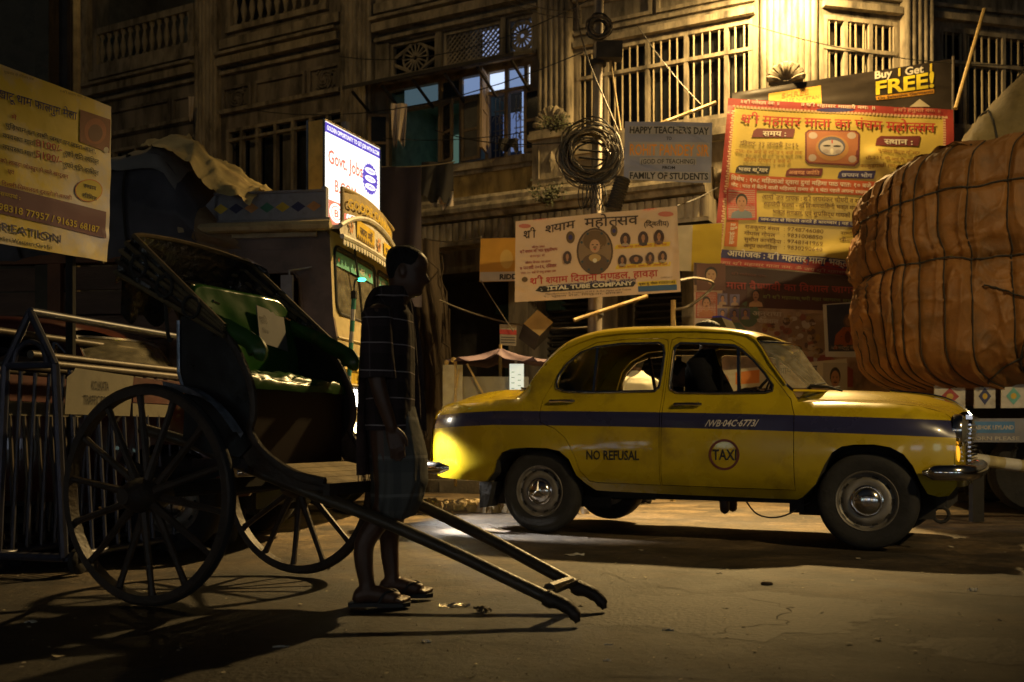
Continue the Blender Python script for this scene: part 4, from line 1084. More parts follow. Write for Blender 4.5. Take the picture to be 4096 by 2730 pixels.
        for (x0, x1, w, z0), (x2, x3, w2, z1) in (((-.09, .085, .16, 0), (-.03, .045, .15, .078)),):
            v = [(o[0]+x, s*ww, o[2]+z) for x, z, ww in ((x0, z0, w), (x1, z0, w), (x3, z1, w2), (x2, z1, w2)) for s in (-1, 1)]
            mb.add(v, [[0, 2, 4, 6], [1, 7, 5, 3], [0, 1, 3, 2], [2, 3, 5, 4], [6, 7, 1, 0]])
        ts = mb.build('taxi_sign', MAT('sign_dark', (.05, .04, .02), .4), root)
        mb = MB(); mb.bx(o[0]-.028, o[0]+.043, -.148, .148, o[2]+.0785, o[2]+.09); mb.build('sign_cap', MAT('sign_blue', (.03, .03, .35), .35), ts)
    return root
def mat_frame(o, x):
    x = V(x).normalized(); z = V((0, 0, 1)); y = z.cross(x)
    M = Matrix((x, y, z)).transposed().to_4x4(); M.translation = V(o); return M
M_TAXI = mat_frame((.577, 8.376, 0), (.882, -.471, 0))
taxi = car('taxi', 'yellow saloon taxi with blue side band and NO REFUSAL on its door', M_TAXI, M_YEL)
# ================================================================ hand-pulled rickshaw
M_BLK = MAT('black_lacquer', (.016, .014, .013), .32, var=.4, scale=7, bump=.25, bscale=9, rvar=.15, dirt=(.05, .04, .03), damt=.2, dscale=5)
M_BLKV = MAT('black_vinyl', (.020, .017, .013), .27, var=.5, scale=9, bump=.7, bscale=26, rvar=.12, spec=.7)
M_BOW = MAT('hood_bow_cane', (.13, .095, .045), .35, var=.35, scale=12)
M_RWOOD = MAT('rickshaw_timber', (.045, .029, .017), .55, var=.4, scale=10, bump=.3, dirt=(.03, .022, .014), damt=.5, dscale=6)
M_SHAFT = MAT('shaft_timber', (.075, .055, .031), .38, var=.35, scale=8, bump=.2, dirt=(.04, .03, .02), damt=.4)
M_GRN = MAT('green_vinyl', (.018, .080, .010), .30, var=.2, scale=5, bump=.12, bscale=8, rvar=.08, spec=.4, dirt=(.02, .045, .012), damt=.35, dscale=4)
M_GRNB = MAT('green_vinyl_back', (.022, .10, .012), .17, var=.25, scale=5, bump=.12, bscale=7, rvar=.03, spec=.45, dirt=(.015, .05, .010), damt=.3, dscale=4)
M_GRNP = MAT('green_paint_worn', (.03, .085, .014), .35, var=.3, scale=9, dirt=(.16, .14, .03), damt=.3, dscale=12)
M_MAROON = MAT('maroon_board', (.022, .008, .006), .5, var=.3, scale=6, dirt=(.015, .01, .008), damt=.4)
M_TIN = MAT('galvanised_strip', (.42, .48, .58), .35, .5, var=.35, scale=16, dirt=(.06, .06, .06), damt=.5, dscale=9)
M_FOOT = MAT('footboard_timber', (.34, .27, .16), .45, var=.35, scale=9, bump=.2, dirt=(.09, .07, .04), damt=.4, dscale=5)
M_ROPE = MAT('dark_rope', (.03, .026, .02), .9)
RM = mat_frame((-1.418, 4.93, 0), (.912, -.41, 0))
rk = thing('hand_rickshaw', 'hand-pulled rickshaw with folded hood and green seat resting on its shafts', 'rickshaw', M=RM)
spoke0 = None
for s in (-1, 1):
    Mw = Matrix.Translation((0, s*.565, .5)) @ Matrix.Rotation(rad(90), 4, 'X')
    m = MB().lathe([(.452, -.026), (.452, .026), (.485, .028), (.492, .022), (.5, .012), (.5, -.012), (.492, -.022), (.485, -.028)], 56, Mw, closed=True)
    w = m.build('wheel', M_RWOOD, rk, smooth=True)
    m = MB().lathe([(.493, -.021), (.5, -.0135), (.503, 0), (.5, .0135), (.493, .021)], 56, Mw); m.build('tyre', M_TYRE, w, smooth=True)
    m = MB().lathe([(0, -.14), (.035, -.14), (.04, -.12), (.062, -.10), (.078, -.04), (.08, .04), (.06, .10), (.04, .12), (.035, .14), (0, .14)], 20, Mw); m.build('hub', M_RWOOD, w, smooth=True)
    for k in range(14):
        if spoke0 is None: spoke0 = o = MB().tube([(.066, 0, 0), (.2, 0, 0), (.40, 0, 0), (.456, 0, 0)], [.022, .017, .0145, .018], 7).build('spoke', M_RWOOD, w, smooth=True)
        else: o = copy_obj(spoke0, w)
        o.matrix_local = Mw @ Matrix.Rotation(2*math.pi*(k+.32*s)/14, 4, 'Z') @ Matrix.Translation((0, 0, .024*(1 if k % 2 else -1))) @ Matrix.Rotation(rad(3.0)*(1 if k % 2 else -1), 4, 'Y')
m = MB(); m.tube([(0, -.60, .5), (0, .60, .5)], .022, 8); m.bar((0, -.44, .53), (0, .44, .53), .05, .05); m.build('axle', M_UNDER, rk)
for s in (-1, 1):   # leaf spring between axle and body
    m = MB()
    for k in range(4):
        L_ = .36-.07*k; m.tube([(x*L_, s*.36, .555+.012*k+.10*(x*L_/.36)**2) for x in (-1, -.6, -.25, 0, .25, .6, 1)], .009, 5, ell=2.)
    m.build('leaf_spring', M_UNDER, rk)
    # shafts
    c = lambda u: s*lerp(.335, .165, (u-.15)/1.7)
    pts = [(u, c(u), z) for u, z in ((-.22, .80), (.05, .735), (.3, .645), (.672, .517), (.971, .42), (1.336, .286), (1.6, .178), (1.82, .088))]
    p = spline(pts, 4)
    m = MB(); m.tube(p, [.028]*len(p), 10); sh = m.build('shaft', M_SHAFT, rk, smooth=True)
    m = MB(); e = V((1.80, c(1.82), .092)); m.tube(spline([e, e+V((.05, 0, -.012)), e+V((.10, 0, -.042)), e+V((.125, 0, -.085))], 4), [.032]*3+[.03]*4+[.026]*4+[.016, .012], 9)
    m.lathe([(.034, -.02), (.037, 0), (.034, .02)], 10, Matrix.Translation(e) @ Matrix.Rotation(rad(110), 4, 'Y')); m.build('shaft_tip', M_RWOOD, sh, smooth=True)
    # body side
    side = [(.045, 1.235), (.06, 1.32), (.30, 1.235), (.36, 1.165), (.41, 1.085), (.458, .97), (.465, .86), (.447, .79), (.47, .735), (.40, .67), (.2, .69), (.07, .75), (.085, .97), (.055, 1.06)]
    m = MB(); m.prism(side, lambda u, z: (u, s*.385, z), lambda u, z: (u, s*.41, z)); sd = m.build('side_panel', M_BLK, rk)
    m = MB(); ed = spline([(.30, s*.398, 1.235), (.36, s*.398, 1.165), (.41, s*.398, 1.085), (.458, s*.398, .97), (.465, s*.398, .86), (.447, s*.398, .79), (.50, s*.398, .712), (.591, s*.398, .645), (.708, s*.398, .592), (.85, s*.398, .565)], 4)
    m.tube(ed, .016, 7, ell=1.4); m.build('side_rail', M_RWOOD, sd, smooth=True)
    low = [(.447, .79), (.50, .712), (.591, .645), (.708, .59), (.84, .555), (.84, .53), (.70, .535), (.55, .585), (.44, .63), (.38, .70)]
    m = MB(); m.prism(low, lambda u, z: (u, s*.37, z), lambda u, z: (u, s*.395, z)); m.build('bent_side', M_RWOOD, rk)
    arc = spline([(-.02, 1.02), (.11, .996), (.207, .974), (.308, .92), (.382, .858), (.45, .78)], 4)
    m = MB(); n = len(arc)
    for i in range(n-1):
        a, b = arc[i], arc[i+1]; d = (b-a).normalized(); nn = V((d.y, -d.x))*.035
        f = lambda q, k, y: (q.x+nn.x*k, s*y, q.y+nn.y*k)
        m.quad(f(a, 1, .432), f(b, 1, .432), f(b, 0, .445), f(a, 0, .445)); m.quad(f(a, 0, .445), f(b, 0, .445), f(b, -.15, .52), f(a, -.15, .52))
    m.build('mudguard', M_TIN, rk, smooth=True)
    for k, z in enumerate((.985, 1.06, 1.14, 1.21)):
        pass
    m = MB(); m.tube([(.05, s*.418, 1.30), (.052, s*.418, 1.06), (.085, s*.418, .97)], .008, 5); m.build('panel_beading', M_TIN, sd)
    # arm rest
    y = s*.375
    ar = spline([(.0, y, 1.39), (.12, y, 1.335), (.248, y, 1.285), (.348, y, 1.235), (.435, y, 1.19), (.475, y, 1.14), (.462, y, 1.115)], 4)
    m = MB(); m.tube(ar, [.024]*10+[.028]*7+[.034]*4+[.03, .028, .02, .012], 9, ell=1.5); m.build('arm_rest', M_GRNP, rk, smooth=True)
# seat box, cushion and back
m = MB(); m.bx(.395, .415, -.372, .372, .60, .985); m.bx(.08, .395, -.36, .36, .62, .66); m.build('seat_front_board', M_MAROON, rk)
def cush(a, b):
    v = lerp(-.372, .372, b); t = a*2.2; cr = .012*vn(v*7, t*3, 2)-.020*(1-abs(vn(v*6+t*2.2, t*2.5-v*3, 5)))**5+.006*vn(v*21, t*8, 5)
    if a < .75: u = lerp(.10, .40, a/.75); z = 1.055+.02*math.sin(math.pi*a/.75)+cr*1.3-.02*abs(b*2-1)**6
    else:
        q = (a-.75)/.25*math.pi/2; u = .40+.04*math.sin(q); z = 1.055-.075*(1-math.cos(q))+cr*(1-(a-.75)*3)
    return (u, v, z)
MB().grid(50, 90, cush).build('seat_cushion', M_GRN, rk, smooth=2)
def back(a, b):
    c = b*2-1; rr = .11; vmax = .375
    top = 1.47-(0 if abs(c)*vmax < vmax-rr else rr-math.sqrt(max(0, rr*rr-(abs(c)*vmax-vmax+rr)**2)))
    z = lerp(1.0, top, min(1, a/.8)); k = 0
    u = lerp(.175, .075, (z-1.0)/.47)+.028*math.sin(math.pi*min(1, a/.8))*(1-c**6)*.6+.006*vn(c*5, z*9)
    if a > .8: q = (a-.8)/.2*math.pi; u = u+.035*(math.cos(q)-1); z = z+.022*math.sin(q)
    return (u, c*vmax, z)
bk = MB().grid(40, 44, back).build('backrest', M_GRNB, rk, smooth=2)
m = MB(); m.bx(.045, .065, -.37, .37, .70, 1.38); m.build('back_board', M_BLK, rk)
lf = lambda v, z: (lerp(.175, .075, (z-1.0)/.47)+.026, v, z)
m = MB(); M_LAB = MAT('label_board', (.15, .145, .13), .6, var=.15, scale=12, dirt=(.12, .1, .08), damt=.4)
m.use(M_LAB)
lab = [(.035, 1.235), (.255, 1.205), (.268, 1.385), (.20, 1.388), (.185, 1.405), (.165, 1.40), (.15, 1.412), (.06, 1.425)]
m.prism(lab, lambda v, z: lf(v, z), lambda v, z: V(lf(v, z))+V((.006, 0, 0)))
f2 = lambda v, z: V(lf(v, z))+V((.008, 0, -.12*(v-.05)))
put_text(m, 'হাটি', f2, .065, .125, 1.34, .05, bold=.012, mat=M_PRINT)
put_text(m, 'গাড়ি ভাড়া', f2, .135, .25, 1.345, .03, mat=M_PRINT)
put_text(m, 'রিকশা সমিতি', f2, .07, .24, 1.29, .03, mat=M_PRINT)
m.build('seat_label', None, bk)
for v, z in ((-.24, 1.40), (.30, 1.38)):
    m = MB(); c = V(lf(v, z))+V((.0, 0, 0)); m.bar(c+V((0, -.022, .004)), c+V((0, .022, -.004)), .012, .008); m.ball(c+V((0, -.02, .004)), .009, 6); m.build('back_button', M_CHROME, bk)
# footboard
m = MB()
for k in range(5):
    a, b = .505+k*.07, .505+k*.07+.066
    f = lambda u, dz: .655-.28*(u-.44)+dz
    m.add([(a, -.365, f(a, 0)), (b, -.365, f(b, 0)), (b, .365, f(b, 0)), (a, .365, f(a, 0)), (a, -.365, f(a, -.02)), (b, -.365, f(b, -.02)), (b, .365, f(b, -.02)), (a, .365, f(a, -.02))], [[0, 1, 2, 3], [7, 6, 5, 4], [0, 4, 5, 1], [2, 6, 7, 3], [1, 5, 6, 2], [0, 3, 7, 4]])
    m.build('footboard_plank', M_FOOT, rk); m = MB()
m.bar((.865, -.41, .535), (.865, .41, .535), .035, .05); m.build('footboard_rail', M_RWOOD, rk)
m = MB(); m.bar((1.78, -.19, .118), (1.78, .19, .118), .05, .022); m.tube([(1.78, -.12, .125), (1.78, .12, .125)], [.028, .024], 8); m.build('shaft_crossbar', M_SHAFT, rk, smooth=True)
# folded hood: bows hinged at the arm rests, the cover gathered between them
ENDS = [(-.345, 1.555), (-.335, 1.61), (-.31, 1.655), (-.275, 1.69), (-.225, 1.722)]
def bow(k, t):
    """t 0..1 from near hinge over the top to the far hinge"""
    e = ENDS[k]; h = (.325, 1.215+.012*k)
    if t < .36: q = t/.36; return V((lerp(h[0], e[0], q), -.425+.0*q, lerp(h[1], e[1], q)))
    if t > .64: q = (1-t)/.36; return V((lerp(h[0], e[0], q), .425, lerp(h[1], e[1], q)))
    q = (t-.36)/.28; return V((e[0]-.03*math.sin(math.pi*q), lerp(-.425, .425, q), e[1]+.03*math.sin(math.pi*q)))
hd = None
for k in range(5):
    n = 34; P_ = [bow(k, i/n) for i in range(n+1)]
    m = MB(); m.tube(P_, .012, 6); hd = m.build('hood_bow', M_BOW if k != 1 else M_RWOOD, rk, smooth=True)
def cover(a, b):
    x = a*4; k = min(3, int(x)); f = x-k
    t = lerp(.03, .97, b); p = bow(k, t).lerp(bow(k+1, t), f)
    arm = t < .36 or t > .64
    out = (.055 if not arm else .012)*math.sin(math.pi*f)
    sgn = 1 if k % 2 else -1
    nrm = V((0, math.copysign(1, t-.5), 0)) if arm else V((-.4, 0, -.75))
    w = .5+.5*vn(t*30, k*3., 4)
    p = p+nrm*out*(.25+.5*w)*(sgn*.4+.6)-V((0, nrm.y*.03*(1-abs(vn(t*26, k*2.)))**4, 0))
    if not arm: p = p+V((0, 0, -.10*(1-a)*(.6+.5*vn(t*40, 1))))
    return p
MB().grid(24, 90, cover).build('hood_cover', M_BLKV, rk, smooth=2)
def flap(a, b):
    t = lerp(.385, .635, b); p = bow(0, t); return p+V((-.015+.05*a*math.sin(b*19)*.4-.01*a, 0, -(.20+.04*math.sin(b*23)+.03*math.sin(b*7))*a))
MB().grid(8, 40, flap).build('hood_flap', M_BLKV, rk, smooth=2)
def flap2(a, b):      # loose corner of the cover over the far arm
    t = lerp(.60, .80, b); p = bow(4, t); return p+V((.12*a*(1-b)*1.0, .03*a, .0+.02*math.sin(b*8)-.10*a*(.4+b)))
MB().grid(6, 16, flap2).build('hood_flap', M_BLKV, rk, smooth=2)
m = MB(); a, b = bow(2, .20), V((.02, -.43, 1.22)); m.tube(sag(a, b, .10, 12), .009, 6); m.build('hood_cord', M_ROPE, rk)
for k in range(3):
    m = MB(); p = bow(2, .10+.09*k); m.tube([p+V((.05*math.cos(q), -.018, .05*math.sin(q))) for q in [j*.7 for j in range(10)]], .008, 5, caps=False); m.build('hood_cord', M_ROPE, rk)
# ================================================================ people
M_SKIN = MAT('brown_skin', (.095, .046, .025), .48, var=.2, scale=8, bump=.08, bscale=70)
M_HAIR = MAT('black_hair', (.012, .010, .009), .6, var=.4, scale=60, bump=.6, bscale=160, spec=.3)
HEAD = [(-.09, .02, -.06, .058), (-.05, .022, -.058, .052), (-.02, .04, -.06, .05), (-.004, .078, -.062, .046), (.006, .089, -.063, .05), (.02, .092, -.066, .056), (.03, .087, -.068, .06), (.038, .094, -.07, .062), (.047, .091, -.073, .064), (.055, .094, -.076, .065), (.063, .088, -.08, .067), (.085, .087, -.09, .07), (.108, .083, -.097, .072), (.122, .092, -.1, .073), (.15, .091, -.103, .074), (.172, .08, -.099, .071), (.19, .06, -.086, .062), (.203, .034, -.062, .045), (.209, .012, -.035, .025)]
def hring(z, th, off=0.):
    f = interp([(h[0], h[1]) for h in HEAD], z); b = interp([(h[0], h[2]) for h in HEAD], z); w = interp([(h[0], h[3]) for h in HEAD], z)
    c, s = math.cos(th), math.sin(th); xm = (f+b)/2 if z < .0 else lerp(-.012, (f+b)/2, .3)
    rx = (f-xm) if c > 0 else (xm-b)
    x = xm+(rx+off)*math.copysign(abs(c)**.92, c); y = (w+off)*math.copysign(abs(s)**.92, s)
    if c > 0 and off == 0:
        nose = interp([(.05, 0), (.058, .012), (.066, .026), (.075, .027), (.095, .014), (.115, .003), (.122, 0)], z)
        x += nose*math.exp(-(y/.0135)**2)
        if .04 < z < .062: x += .006*math.exp(-(y/.02)**2)*0
        e = math.exp(-((abs(y)-.032)/.014)**2)*math.exp(-((z-.108)/.011)**2); x -= .011*e
        x += .006*math.exp(-((abs(y)-.032)/.010)**2)*math.exp(-((z-.106)/.006)**2)
        x += .004*math.exp(-((abs(y)-.03)/.022)**2)*math.exp(-((z-.124)/.006)**2)
    return V((x, y, z))
def head_mb(mb, M):
    zs = [-.09+.299*i/64 for i in range(65)]; n = 44
    vs = [M @ hring(z, 2*math.pi*j/n) for z in zs for j in range(n)]
    fs = [[i*n+j, i*n+(j+1) % n, (i+1)*n+(j+1) % n, (i+1)*n+j] for i in range(64) for j in range(n)]+[list(range(n))[::-1], [64*n+j for j in range(n)]]
    mb.add(vs, fs)
    R3 = M.to_3x3()
    for s in (-1, 1):
        mb.ball(M @ V((-.012, s*.074, .085)), (.016, .007, .03), 8, R3 @ Matrix.Rotation(rad(-12), 3, 'Y'))
def hair_mb(M, front=.168, side=.105, back=.035, th_=.007):
    m = MB(); n = 44
    def fn(a, b):
        th = a*2*math.pi; c = math.cos(th)
        lo = lerp(side, front, sstep(.25, .75, c)) if c > 0 else lerp(side, back, sstep(.1, .7, -c))
        z = lerp(lo, .2089, b**.9); return M @ hring(z, th, th_*min(1, b*6+.3)+.0015*vn(th*9, z*160))
    m.grid(n, 14, fn, wrap_u=True); m.ball(M @ V((-.012, 0, .207)), (.03, .03, .010), 10); return m
def hand_mb(mb, wr, d, side, pal, L=.17, curl=.5):
    """palm, four unequal bent fingers and a thumb; d along the hand, pal the way the palm faces, side the way the thumb leaves"""
    d, pal = V(d).normalized(), V(pal).normalized(); sd = V(side).normalized(); k = L/.18
    P = lambda a, b, c: V(wr)+d*a*k+sd*b*k+pal*c*k
    for b in (-.026, -.009, .009, .026): mb.tube([P(.0, b*.55, 0), P(.045, b*.9, 0), P(.088, b, .002)], [.016*k, .0145*k, .0115*k], 8)
    for b, l in ((.028, .068), (.0095, .078), (-.0095, .073), (-.028, .057)):
        p = [P(.083, b, .002)]; a = .15
        for q, f in enumerate((.44, .32, .24)):
            a += curl*(.55, .6, .45)[q]; v = d*math.cos(a)+pal*math.sin(a); p.append(p[-1]+v*l*f*k)
        mb.tube([p[0], p[1], p[2], p[3], p[3]+(p[3]-p[2])*.15], [.0095*k, .009*k, .0085*k, .0075*k, .004*k], 7)
    mb.tube([P(.012, .02, .004), P(.04, .045, .012), P(.066, .054, .024), P(.088, .052, .034), P(.092, .051, .036)], [.014*k, .0125*k, .0105*k, .009*k, .004*k], 8)
def foot_mb(mb, ank, dirx, L=.25):
    d = V((dirx[0], dirx[1], 0)).normalized(); s = V((-d.y, d.x, 0)); a = V(ank)
    P = lambda x, y, z: V((a.x, a.y, 0))+d*x+s*y+V((0, 0, z))
    mb.tube([P(-.062, 0, .05), P(-.045, 0, .045), P(.0, 0, .06), P(.05, 0, .055), P(.10, 0, .042), P(.145, 0, .032)], [.022, .036, .042, .04, .037, .03], 12, ell=1.)
    for k, y in enumerate((-.038, -.02, 0, .018, .034)): l = (.028, .04, .046, .05, .058)[k]; r = (.010, .011, .0115, .012, .016)[k]; mb.tube([P(.13, y*.9, .032), P(.13+l*.6, y, .032), P(.13+l, y, .026), P(.133+l, y, .024)], [r*1.2, r, r*.95, r*.4], 7)
    mb.tube([P(-.005, 0, .07), a+V((0, 0, .0)), a+V((0, 0, .03))], [.042, .038, .035], 10)
def remesh(mb, name, mat, parent, vox, it=6):
    me = bpy.data.meshes.new(name); me.from_pydata(mb.v, [], mb.f); o = bpy.data.objects.new(name, me); COL.objects.link(o)
    bm = bmesh.new(); bm.from_mesh(me); bmesh.ops.recalc_face_normals(bm, faces=bm.faces); bm.to_mesh(me); bm.free()
    r = o.modifiers.new('r', 'REMESH'); r.mode = 'VOXEL'; r.voxel_size = vox
    s = o.modifiers.new('s', 'SMOOTH'); s.factor = .5; s.iterations = it
    bpy.context.view_layer.update()
    m2 = bpy.data.meshes.new_from_object(o.evaluated_get(bpy.context.evaluated_depsgraph_get())); m2.name = name
    bpy.data.objects.remove(o); m2.materials.append(mat); m2.polygons.foreach_set('use_smooth', [True]*len(m2.polygons))
    q = bpy.data.objects.new(name, m2); COL.objects.link(q); q.parent = parent; return q
def loft(mb, rings, n=40, fold=0., seed=0., cap=False, sup=.85):
    """rings: (x, y, z, rx, ry); folds deepen towards the lower end"""
    def ring_at(t):
        k = t*(len(rings)-1); i = min(len(rings)-2, int(k)); f = k-i; f = f
        return [lerp(a, b, f) for a, b in zip(rings[i], rings[i+1])]
    N = (len(rings)-1)*7; vs = []
    for i in range(N+1):
        x, y, z, rx, ry = ring_at(i/N)
        for j in range(n):
            a = 2*math.pi*j/n; c, s = math.cos(a), math.sin(a)
            g = 1+fold*(i/N*.6+.4)*(.6*vn(math.cos(a)*3.2+seed, math.sin(a)*3.2, z*3)+.4*vn(math.cos(a)*7, math.sin(a)*7+seed, z*2))
            vs.append((x+rx*g*math.copysign(abs(c)**sup, c), y+ry*g*math.copysign(abs(s)**sup, s), z+.012*fold*3*vn(a*2, seed)*(i == N)))
    fs = [[i*n+j, i*n+(j+1) % n, (i+1)*n+(j+1) % n, (i+1)*n+j] for i in range(N) for j in range(n)]
    if cap: fs.append(list(range(n)))
    return mb.add(vs, fs)
def limb(mb, pts, rs, n=12): 
    p = spline(pts, 4); k = len(p); r = [interp([(i/(len(rs)-1), q) for i, q in enumerate(rs)], j/(k-1)) for j in range(k)]
    mb.tube(p, r, n); mb.ball(p[0], rs[0]*.98, 10); mb.ball(p[-1], rs[-1]*.98, 10)
def PLAID(name, base, line, lz, lx, w=.05, line2=None, a2=.5, rough=.9):
    """woven check: bands by height (lz apart) and by width (lx apart)"""
    m, t, b = _nodes(name); N, L = t.nodes, t.links
    tc = N.new('ShaderNodeTexCoord'); wn = N.new('ShaderNodeTexNoise'); wn.inputs['Scale'].default_value = 3.5
    L.new(tc.outputs['Object'], wn.inputs['Vector'])
    ad = N.new('ShaderNodeVectorMath'); ad.operation = 'MULTIPLY_ADD'; ad.inputs[1].default_value = (.03, .03, .03); L.new(wn.outputs['Color'], ad.inputs[0]); L.new(tc.outputs['Object'], ad.inputs[2])
    sx = N.new('ShaderNodeSeparateXYZ'); L.new(ad.outputs[0], sx.inputs[0])
    def mt(op, a, c):
        n = N.new('ShaderNodeMath'); n.operation = op
        for i, q in enumerate((a, c)):
            if isinstance(q, (int, float)): n.inputs[i].default_value = q
            else: L.new(q, n.inputs[i])
        return n.outputs[0]
    def band(s, p, w): return mt('LESS_THAN', mt('FRACT', mt('MULTIPLY', s, 1/p), 0), w)
    bz = band(sx.outputs[2], lz, w); by = band(mt('ADD', sx.outputs[0], mt('MULTIPLY', sx.outputs[1], .35)), lx, w*1.1)
    bz2 = band(mt('ADD', sx.outputs[2], .37*lz), lz, .32); by2 = band(mt('ADD', sx.outputs[0], .3*lx), lx, .3)
    cur = None
    prev = (*base, 1)
    def mixin(fac, col, prev):
        mx = N.new('ShaderNodeMix'); mx.data_type = 'RGBA'; mx.inputs[7].default_value = (*col, 1)
        if isinstance(fac, (int, float)): mx.inputs[0].default_value = fac
        else: L.new(fac, mx.inputs[0])
        if isinstance(prev, tuple): mx.inputs[6].default_value = prev
        else: L.new(prev, mx.inputs[6])
        return mx.outputs[2]
    l2 = line2 or tuple(c*1.7 for c in base)
    prev = mixin(mt('MULTIPLY', bz2, a2), l2, prev); prev = mixin(mt('MULTIPLY', by2, a2), l2, prev)
    prev = mixin(mt('MULTIPLY', bz, .9), line, prev); prev = mixin(mt('MULTIPLY', by, .12), line, prev)
    L.new(prev, b.inputs['Base Color']); b.inputs['Roughness'].default_value = rough; b.inputs['Specular IOR Level'].default_value = .25
    fn = N.new('ShaderNodeTexNoise'); fn.inputs['Scale'].default_value = 16; L.new(tc.outputs['Object'], fn.inputs['Vector'])
    bp = N.new('ShaderNodeBump'); bp.inputs['Strength'].default_value = .35; bp.inputs['Distance'].default_value = .02; L.new(fn.outputs[0], bp.inputs['Height']); L.new(bp.outputs[0], b.inputs['Normal'])
    return m
# ---- the rickshaw puller, standing between the shafts, in profile
man = thing('person', 'thin man in checked shirt and short wrap standing between the rickshaw shafts', 'person', (-.60, 4.50, 0), rad(2))
HM = Matrix.Translation((.098, 0, 1.428)) @ Matrix.Rotation(rad(11), 4, 'Y')
b = MB(); head_mb(b, HM)
limb(b, [(.10, 0, 1.44), (.06, 0, 1.37), (.02, 0, 1.28)], [.05, .055, .07])
lof = MB(); loft(b, [(.02, 0, 1.36, .05, .10), (.02, 0, 1.31, .085, .165), (.025, 0, 1.2, .105, .165), (.04, 0, 1.05, .095, .145), (.05, 0, .92, .095, .15), (.045, 0, .82, .10, .16), (.04, 0, .76, .08, .14)], 24, cap=True)
b.ball((.04, 0, .78), (.09, .14, .06), 12); b.ball((.02, 0, 1.33), (.06, .12, .06), 12)
for s, sh, el, wr in ((-1, (.005, -.175, 1.30), (.0, -.225, 1.03), (.065, -.205, .80)), (1, (.02, .175, 1.30), (.01, .225, 1.04), (.085, .19, .82))):
    limb(b, [sh, el, wr], [.055, .045, .038, .034, .026])
    hand_mb(b, wr, (.28, .05*-s, -1), (.9, -.15*s, .2), (-.2, -s*-.9, -.1), L=.175, curl=.38)
ANK = {-1: (-.055, -.10, .085), 1: (.035, .15, .085)}
for s in (-1, 1):
    a = ANK[s]; limb(b, [(.035, s*.085, .80), (.03 if s < 0 else .06, s*.095, .46), (a[0]+(-.012), a[1], .28), a], [.085, .07, .056, .05, .047, .042, .033])
    foot_mb(b, a, (1, -.04))
remesh(b, 'body', M_SKIN, man, .0055, 3)
hair_mb(HM, .190, .118, .045, .0035).build('hair', M_HAIR, man, smooth=2)
M_SHIRT = PLAID('checked_shirt', (.030, .021, .019), (.36, .30, .29), .118, .105, .045, (.055, .036, .036))
m = MB(); loft(m, [(.055, 0, 1.418, .058, .066), (.045, 0, 1.392, .066, .078), (.03, 0, 1.36, .088, .14), (.025, 0, 1.32, .118, .185), (.033, 0, 1.22, .118, .182), (.038, 0, 1.08, .117, .185), (.042, 0, .95, .114, .185), (.04, 0, .86, .114, .19), (.04, 0, .79, .118, .195)], 64, fold=.11, seed=2)
for s in (-1, 1): loft(m, [(.012, s*.12, 1.345, .05, .04), (.004, s*.165, 1.325, .066, .055), (.0, s*.205, 1.24, .070, .06), (.0, s*.225, 1.13, .073, .062), (.004, s*.232, 1.02, .078, .064)], 28, fold=.14, seed=s*4)
sh = m.build('shirt', M_SHIRT, man, smooth=2)
m = MB(); loft(m, [(.06, 0, 1.40, .062, .07), (.055, 0, 1.43, .066, .074), (.05, 0, 1.447, .068, .074)], 30); loft(m, [(.05, 0, 1.447, .07, .077), (.052, 0, 1.40, .08, .092)], 30); m.build('collar', M_SHIRT, sh, smooth=2)
M_LUNGI = PLAID('checked_wrap', (.125, .125, .11), (.20, .20, .185), .17, .12, .08, (.075, .078, .075), .55)
m = MB(); loft(m, [(.045, 0, .90, .115, .17), (.06, 0, .80, .122, .178), (.078, 0, .68, .128, .185), (.082, 0, .56, .124, .19), (.066, 0, .46, .108, .18), (.05, 0, .395, .09, .165)], 72, fold=.2, seed=9, sup=.92); m.build('wrap_cloth', M_LUNGI, man, smooth=2)
M_GAM = MAT('thin_towel', (.05, .028, .022), .95, var=.3, scale=14, bump=.3, bscale=60)
def strip(path, wid, fr=True):
    p = spline(path, 6); n = len(p); m = MB()
    def fn(a, b):
        q = a*(n-1); i = min(n-2, int(q)); c = p[i].lerp(p[i+1], q-i); w = V(wid)*(b-.5)
        return c+w+V((.012*math.sin(b*11+a*5)*(.3+a), .01*math.sin(b*8+a*3), 0))
    m.grid(n*2, 8, fn)
    if fr:
        for k in range(9): e = fn(1, (k+.5)/9); m.tube([e, e+V((.004*math.sin(k*3), .004*math.cos(k*5), -.02)), e+V((.008*math.sin(k*7), 0, -.038))], .0022, 4)
    return m
strip([(.04, .06, 1.45), (.11, .02, 1.415), (.135, .03, 1.33), (.152, .04, 1.16), (.168, .04, .97), (.178, .04, .79)], (.035, .09, 0)).build('towel', M_GAM, man, smooth=2)
strip([(.04, .04, 1.45), (-.02, -.03, 1.43), (-.055, -.06, 1.34), (-.065, -.08, 1.1), (-.070, -.08, .85), (-.066, -.08, .59)], (.035, .10, 0)).build('towel', M_GAM, man, smooth=2)
M_SAND = MAT('rubber_sandal', (.02, .018, .016), .6)
for s in (-1, 1):
    a = ANK[s]; m = MB(); sole = [(-.085, 0), (-.075, .034), (-.03, .036), (.03, .034), (.10, .046), (.165, .044), (.195, .02), (.195, -.02), (.165, -.044), (.10, -.046), (.03, -.034), (-.03, -.036), (-.075, -.034)]
    m.prism([(a[0]+x, a[1]+y) for x, y in sole], lambda x, y: (x, y, .001), lambda x, y: (x, y, .02))
    for q in (-1, 1): m.tube(spline([(a[0]+.155, a[1]+.012, .022), (a[0]+.13, a[1]+.012+q*.018, .064), (a[0]+.085, a[1]+q*.042, .066), (a[0]+.055, a[1]+q*.046, .02)], 4), .006, 6)
    m.build('sandal', M_SAND, man)
